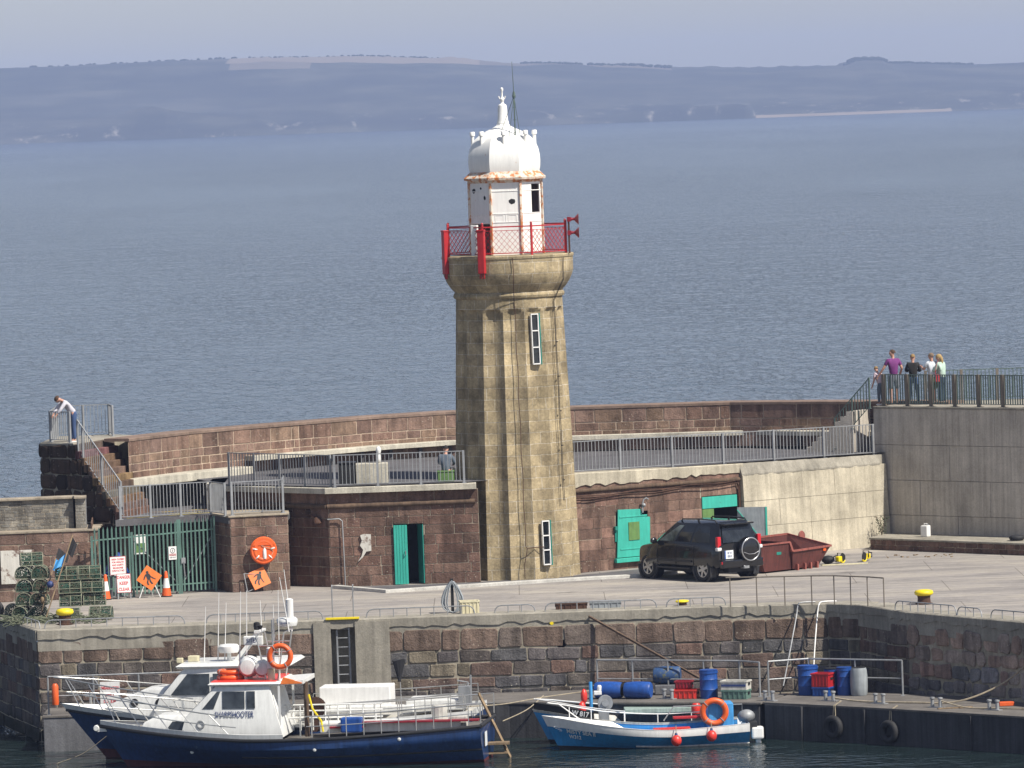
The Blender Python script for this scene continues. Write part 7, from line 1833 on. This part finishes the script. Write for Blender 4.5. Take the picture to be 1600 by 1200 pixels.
# ================================================================== people
CL = {}
def cloth(n, c, r=.85): 
    M[n] = paint(n, c, r, wear=.22, scale=7); return n
cloth('purple_cloth', (.17, .03, .17)); cloth('grey_shorts', (.17, .18, .22)); cloth('black_cloth', (.016, .014, .014)); cloth('denim', (.045, .085, .20)); cloth('white_cloth', (.66, .69, .74)); cloth('khaki', (.15, .14, .07)); cloth('mint_cloth', (.46, .60, .50)); cloth('dark_denim', (.02, .045, .085)); cloth('red_cloth', (.50, .02, .04)); cloth('hoodie', (.62, .60, .66)); cloth('slate_cloth', (.12, .15, .19)); cloth('pink_cloth', (.60, .48, .52))
cloth('hair_brown', (.075, .04, .022)); cloth('hair_dark', (.015, .012, .012)); cloth('hair_fair', (.30, .19, .075)); cloth('hair_blonde', (.40, .27, .11)); cloth('hair_grey', (.22, .15, .10)); cloth('shoe_white', (.62, .60, .58)); cloth('shoe_dark', (.04, .035, .03))

def skin(name, V, E, Rd, mat, parent, root=0, sub=1):
    me = bpy.data.meshes.new(name); me.from_pydata([tuple(v) for v in V], E, []); me.materials.append(M[mat])
    o = bpy.data.objects.new(name, me); COL.objects.link(o); o.parent = parent
    md = o.modifiers.new('skin', 'SKIN'); md.use_smooth_shade = True
    sv = me.skin_vertices[0].data if me.skin_vertices else None
    if sv is None:
        bm = bmesh.new(); bm.from_mesh(me); bm.verts.layers.skin.verify(); bm.to_mesh(me); bm.free(); sv = me.skin_vertices[0].data
    for i, r in enumerate(Rd):
        sv[i].radius = r if isinstance(r, tuple) else (r, r); sv[i].use_root = (i == root)
    s = o.modifiers.new('smooth', 'SUBSURF'); s.levels = sub; s.render_levels = sub
    return o

def person(label, loc, rz, h, lean=0.0, arms=None, legs=None, shirt='white_cloth', sleeves='short', pants='denim', shorts=False, hair='hair_brown', hairlen='short', shoes='shoe_dark', head=(0, 0), wide=1.0, seated=False, skirt=False):
    """local frame: +y is where the figure faces; arms: elbow, wrist per side as offsets from the shoulder"""
    s = h / 1.75; t = thing('person', label, 'person', loc, rz)
    pel = V3((0, 0, .95)) if not seated else V3((0, 0, .12))
    rl_ = Matrix.Rotation(-lean, 3, 'X')
    up = lambda p: pel + rl_ @ (V3(p) - V3((0, 0, .95)))
    J = {'pel': pel, 'waist': up((0, 0, 1.10)), 'chest': up((0, .01, 1.30)), 'neck': up((0, .0, 1.47)), 'head0': up((0, .015, 1.54))}
    hd = Matrix.Rotation(head[1], 3, 'Z') @ Matrix.Rotation(-head[0], 3, 'X'); nb = J['head0']
    J['head1'] = nb + rl_ @ (hd @ V3((0, .03, .09))); J['head2'] = nb + rl_ @ (hd @ V3((0, .015, .20)))
    nose = nb + rl_ @ (hd @ V3((0, .125, .085)))
    arms = arms or (((-.06, .0, -.28), (-.02, .10, -.25)), ((.06, .0, -.28), (.02, .10, -.25)))
    V = [J['pel'], J['waist'], J['chest'], J['neck'], J['head0'], J['head1'], J['head2'], nose]
    Rd = [(.115 * wide, .10), (.10 * wide, .095), (.12 * wide, .105), .055, .05, (.075, .092), (.07, .085), .018]
    E = [(0, 1), (1, 2), (2, 3), (3, 4), (4, 5), (5, 6), (5, 7)]
    ear = []
    for sx in (-1, 1):
        i = len(V); V.append(nb + rl_ @ (hd @ V3((sx * .088, .005, .085)))); Rd.append(.018); E.append((5, i))
    sh = {}; wrists = {}
    for sx, (e_, w_) in zip((-1, 1), arms):
        S = up((sx * .175 * wide, 0, 1.42)); El = S + V3(e_); Wr = El + V3(w_); i = len(V)
        V += [S, El, Wr]; Rd += [.062, .046, .030]; E += [(2, i), (i, i + 1), (i + 1, i + 2)]; sh[sx] = (S, El, Wr)
        d = (Wr - El).normalized(); side = d.cross(V3((0, 0, 1)) if abs(d.z) < .9 else V3((0, 1, 0))).normalized()
        pm = Wr + d * .075; j = len(V); V.append(pm); Rd.append((.034, .022)); E.append((i + 2, j))
        curl = side.cross(d).normalized()
        for k, (off, ln) in enumerate(((-.03, .068), (-.01, .078), (.011, .074), (.03, .058))):
            b_ = pm + side * off + d * .012; k1 = b_ + d * ln * .5 - curl * .006; k2 = b_ + d * ln * .85 - curl * .03
            q = len(V); V += [b_, k1, k2]; Rd += [.010, .009, .007]; E += [(j, q), (q, q + 1), (q + 1, q + 2)]
        th = Wr + d * .035 + side * (.035 * (1 if sx < 0 else -1)); q = len(V); V += [th, th + d * .045 + side * (.02 * (1 if sx < 0 else -1))]; Rd += [.012, .009]; E += [(i + 2, q), (q, q + 1)]
    legs = legs or (((-.02, .03, -.45), (0, -.03, -.42)), ((.02, .03, -.45), (0, -.03, -.42)))
    lg = {}
    for sx, (k_, a_) in zip((-1, 1), legs):
        Hp = pel + V3((sx * .085 * wide, 0, -.04)); K = Hp + V3(k_); A = K + V3(a_); i = len(V)
        toe = A + V3((sx * .02, .13, -.03)); V += [Hp, K, A, toe]; Rd += [.088 * wide, .056, .038, .028]; E += [(0, i), (i, i + 1), (i + 1, i + 2), (i + 2, i + 3)]; lg[sx] = (Hp, K, A, toe)
    sc_ = lambda L: [p * s for p in L]; sr = lambda L: [tuple(x * s for x in r) if isinstance(r, tuple) else r * s for r in L]
    skin('body', sc_(V), E, sr(Rd), 'skin', t)
    # shirt: torso and sleeves
    V2 = [pel + rl_ @ V3((0, 0, -.12)), J['waist'], J['chest'], up((0, 0, 1.44))]; R2 = [(.155 * wide, .14), (.15 * wide, .14), (.17 * wide, .15), (.09, .085)]; E2 = [(0, 1), (1, 2), (2, 3)]
    for sx in (-1, 1):
        S, El, Wr = sh[sx]; i = len(V2); V2.append(S); R2.append(.078); E2.append((2, i))
        end = S.lerp(El, .72) if sleeves == 'short' else El; V2.append(end); R2.append(.066 if sleeves == 'short' else .062); E2.append((i, i + 1))
        if sleeves == 'long': V2.append(El.lerp(Wr, .92)); R2.append(.045); E2.append((i + 1, i + 2))
    skin('shirt', sc_(V2), E2, sr(R2), shirt, t)
    V3_ = [pel + V3((0, 0, .10)), pel + V3((0, 0, -.02))]; R3 = [(.148 * wide, .12), (.15 * wide, .12)]; E3 = [(0, 1)]
    for sx in (-1, 1):
        Hp, K, A, toe = lg[sx]; i = len(V3_)
        if shorts: V3_ += [Hp.lerp(K, .2), Hp.lerp(K, .95)]; R3 += [.108 * wide, .088]
        else: V3_ += [Hp.lerp(K, .2), K, K.lerp(A, .93)]; R3 += [.104 * wide, .076, .062]
        E3 += [(1, i), (i, i + 1)] + ([] if shorts else [(i + 1, i + 2)])
    skin('shorts' if shorts else 'trousers', sc_(V3_), E3, sr(R3), pants, t, root=1)
    for sx in (-1, 1):
        Hp, K, A, toe = lg[sx]; a = A * s; b_ = toe * s
        mb = MB(); d = (b_ - a); d.z = 0; ang = math.atan2(d.y, d.x); c = V3((a.x, a.y, a.z)) + d * .38 + V3((0, 0, -.045 * s))
        mb.ball((0, 0, 0), (.145 * s, .05 * s, .05 * s), 12); o = mb.build('shoe', shoes, t, smooth=60); o.location = c; o.rotation_euler = (0, 0, ang)
    if hair:
        rot3 = rl_ @ hd; mb = MB(); cc = (nb + rl_ @ (hd @ V3((0, .0, .125)))) * s; rings = []
        for i in range(8):
            q = i / 7; th = math.pi * (.5 * q + .02) if hairlen != 'long' else math.pi * (.62 * q + .02)
            ring_ = []
            for j in range(16):
                a = 2 * math.pi * j / 16; fr = max(0, math.sin(a)); ex = th * (1 - .40 * fr)
                r = .104 * (1.05 if hairlen == 'long' else 1.0); ring_.append(cc + rot3 @ (V3((r * .86 * math.sin(ex) * math.cos(a), r * 1.08 * math.sin(ex) * math.sin(a) + .004, r * 1.05 * math.cos(ex))) * s))
            rings.append(ring_)
        mb.loft(rings); mb.build('hair', hair, t, smooth=60)
        if hairlen == 'long':
            mb = MB(); b0 = (nb + rl_ @ (hd @ V3((0, -.055, .10)))) * s; mb.tube([b0, b0 + rot3 @ V3((0, -.015, -.12)) * s, b0 + rot3 @ V3((0, -.01, -.22)) * s], [.075 * s, .07 * s, .035 * s], 10); mb.build('hair_length', hair, t, smooth=60)
    for sx in (-1, 1):
        mb = MB(); mb.ball((nb + rl_ @ (hd @ V3((sx * .032, .098, .105)))) * s, .011 * s, 6); mb.build('eye', 'black', t)
    return t
pz = 4.62
# viewing platform: figures look out to sea (away from the camera)
person('man in purple t-shirt and grey shorts leaning a hand on the rail', (12.78, 209.75, pz), R(12), 1.82, .05, (((-.14, .03, -.24), (-.13, .10, -.22)), ((.10, -.05, -.26), (.0, .14, -.12))), None, 'purple_cloth', 'short', 'grey_shorts', True, 'hair_brown', 'short', 'shoe_dark', (0, .9))
person('smaller person in pale pink top half hidden behind the man in purple', (12.35, 210.1, pz), R(40), 1.30, .35, None, None, 'pink_cloth', 'short', 'slate_cloth', False, 'hair_fair', 'short', 'shoe_white')
person('woman in black top and blue jeans with folded arms', (13.42, 209.6, pz), R(-8), 1.66, .02, (((-.09, .05, -.26), (.17, .20, .04)), ((.09, .05, -.26), (-.17, .20, .04))), (((-.05, .02, -.45), (-.03, -.03, -.42)), ((.05, .02, -.45), (.03, -.03, -.42))), 'black_cloth', 'long', 'denim', False, 'hair_fair', 'short', 'shoe_dark', (0.05, 0))
person('balding man in white t-shirt and khaki shorts holding his hands up', (14.02, 209.0, pz), R(28), 1.70, .02, (((-.10, .10, -.22), (.06, .22, .10)), ((.09, .02, -.27), (-.08, .18, .06))), None, 'white_cloth', 'short', 'khaki', True, 'hair_grey', 'short', 'shoe_white', (0, .35))
w4 = person('blonde woman in pale mint top and dark jeans with a red bag', (14.34, 208.9, pz), R(50), 1.66, .12, (((-.05, .12, -.25), (.10, .2, .05)), ((.06, .05, -.27), (-.05, .18, -.05))), None, 'mint_cloth', 'long', 'dark_denim', False, 'hair_blonde', 'long', 'shoe_white', (0.1, .3))
t = thing('shoulder_bag', 'small red shoulder bag held between the man in white and blonde woman', 'bag', (14.16, 208.72, pz + .78)); MB().box((0, 0, .1), (.16, .10, .26)).build('bag_body', 'red_cloth', t, bevel=.03); MB().tube([(-.06, 0, .22), (-.02, .03, .5), (.05, .08, .68)], .008, 4).build('strap', 'red_cloth', t)
# left lookout: bent over the rail, looking down to the left
person('person in white hooded top bent over the lookout rail', (-14.22, 202.55, 4.70), R(115), 1.74, .72, (((-.02, .18, -.22), (.04, .12, -.16)), ((.02, .18, -.22), (-.04, .12, -.16))), None, 'hoodie', 'long', 'denim', False, 'hair_brown', 'short', 'shoe_white', (.55, 0))
# seated on the box beside the tower, back to the camera
person('person in slate top with black hair seated with back turned beside the tower', (-2.2, 199.1, 3.44), R(-15), 1.70, .10, (((-.08, .12, -.24), (.10, .18, -.06)), ((.08, .12, -.24), (-.10, .18, -.06))), (((-.08, .42, .06), (0, .08, -.42)), ((.08, .42, .06), (0, .08, -.42))), 'slate_cloth', 'long', 'black_cloth', False, 'hair_dark', 'short', 'shoe_dark', (.1, .2), 1.05, True)
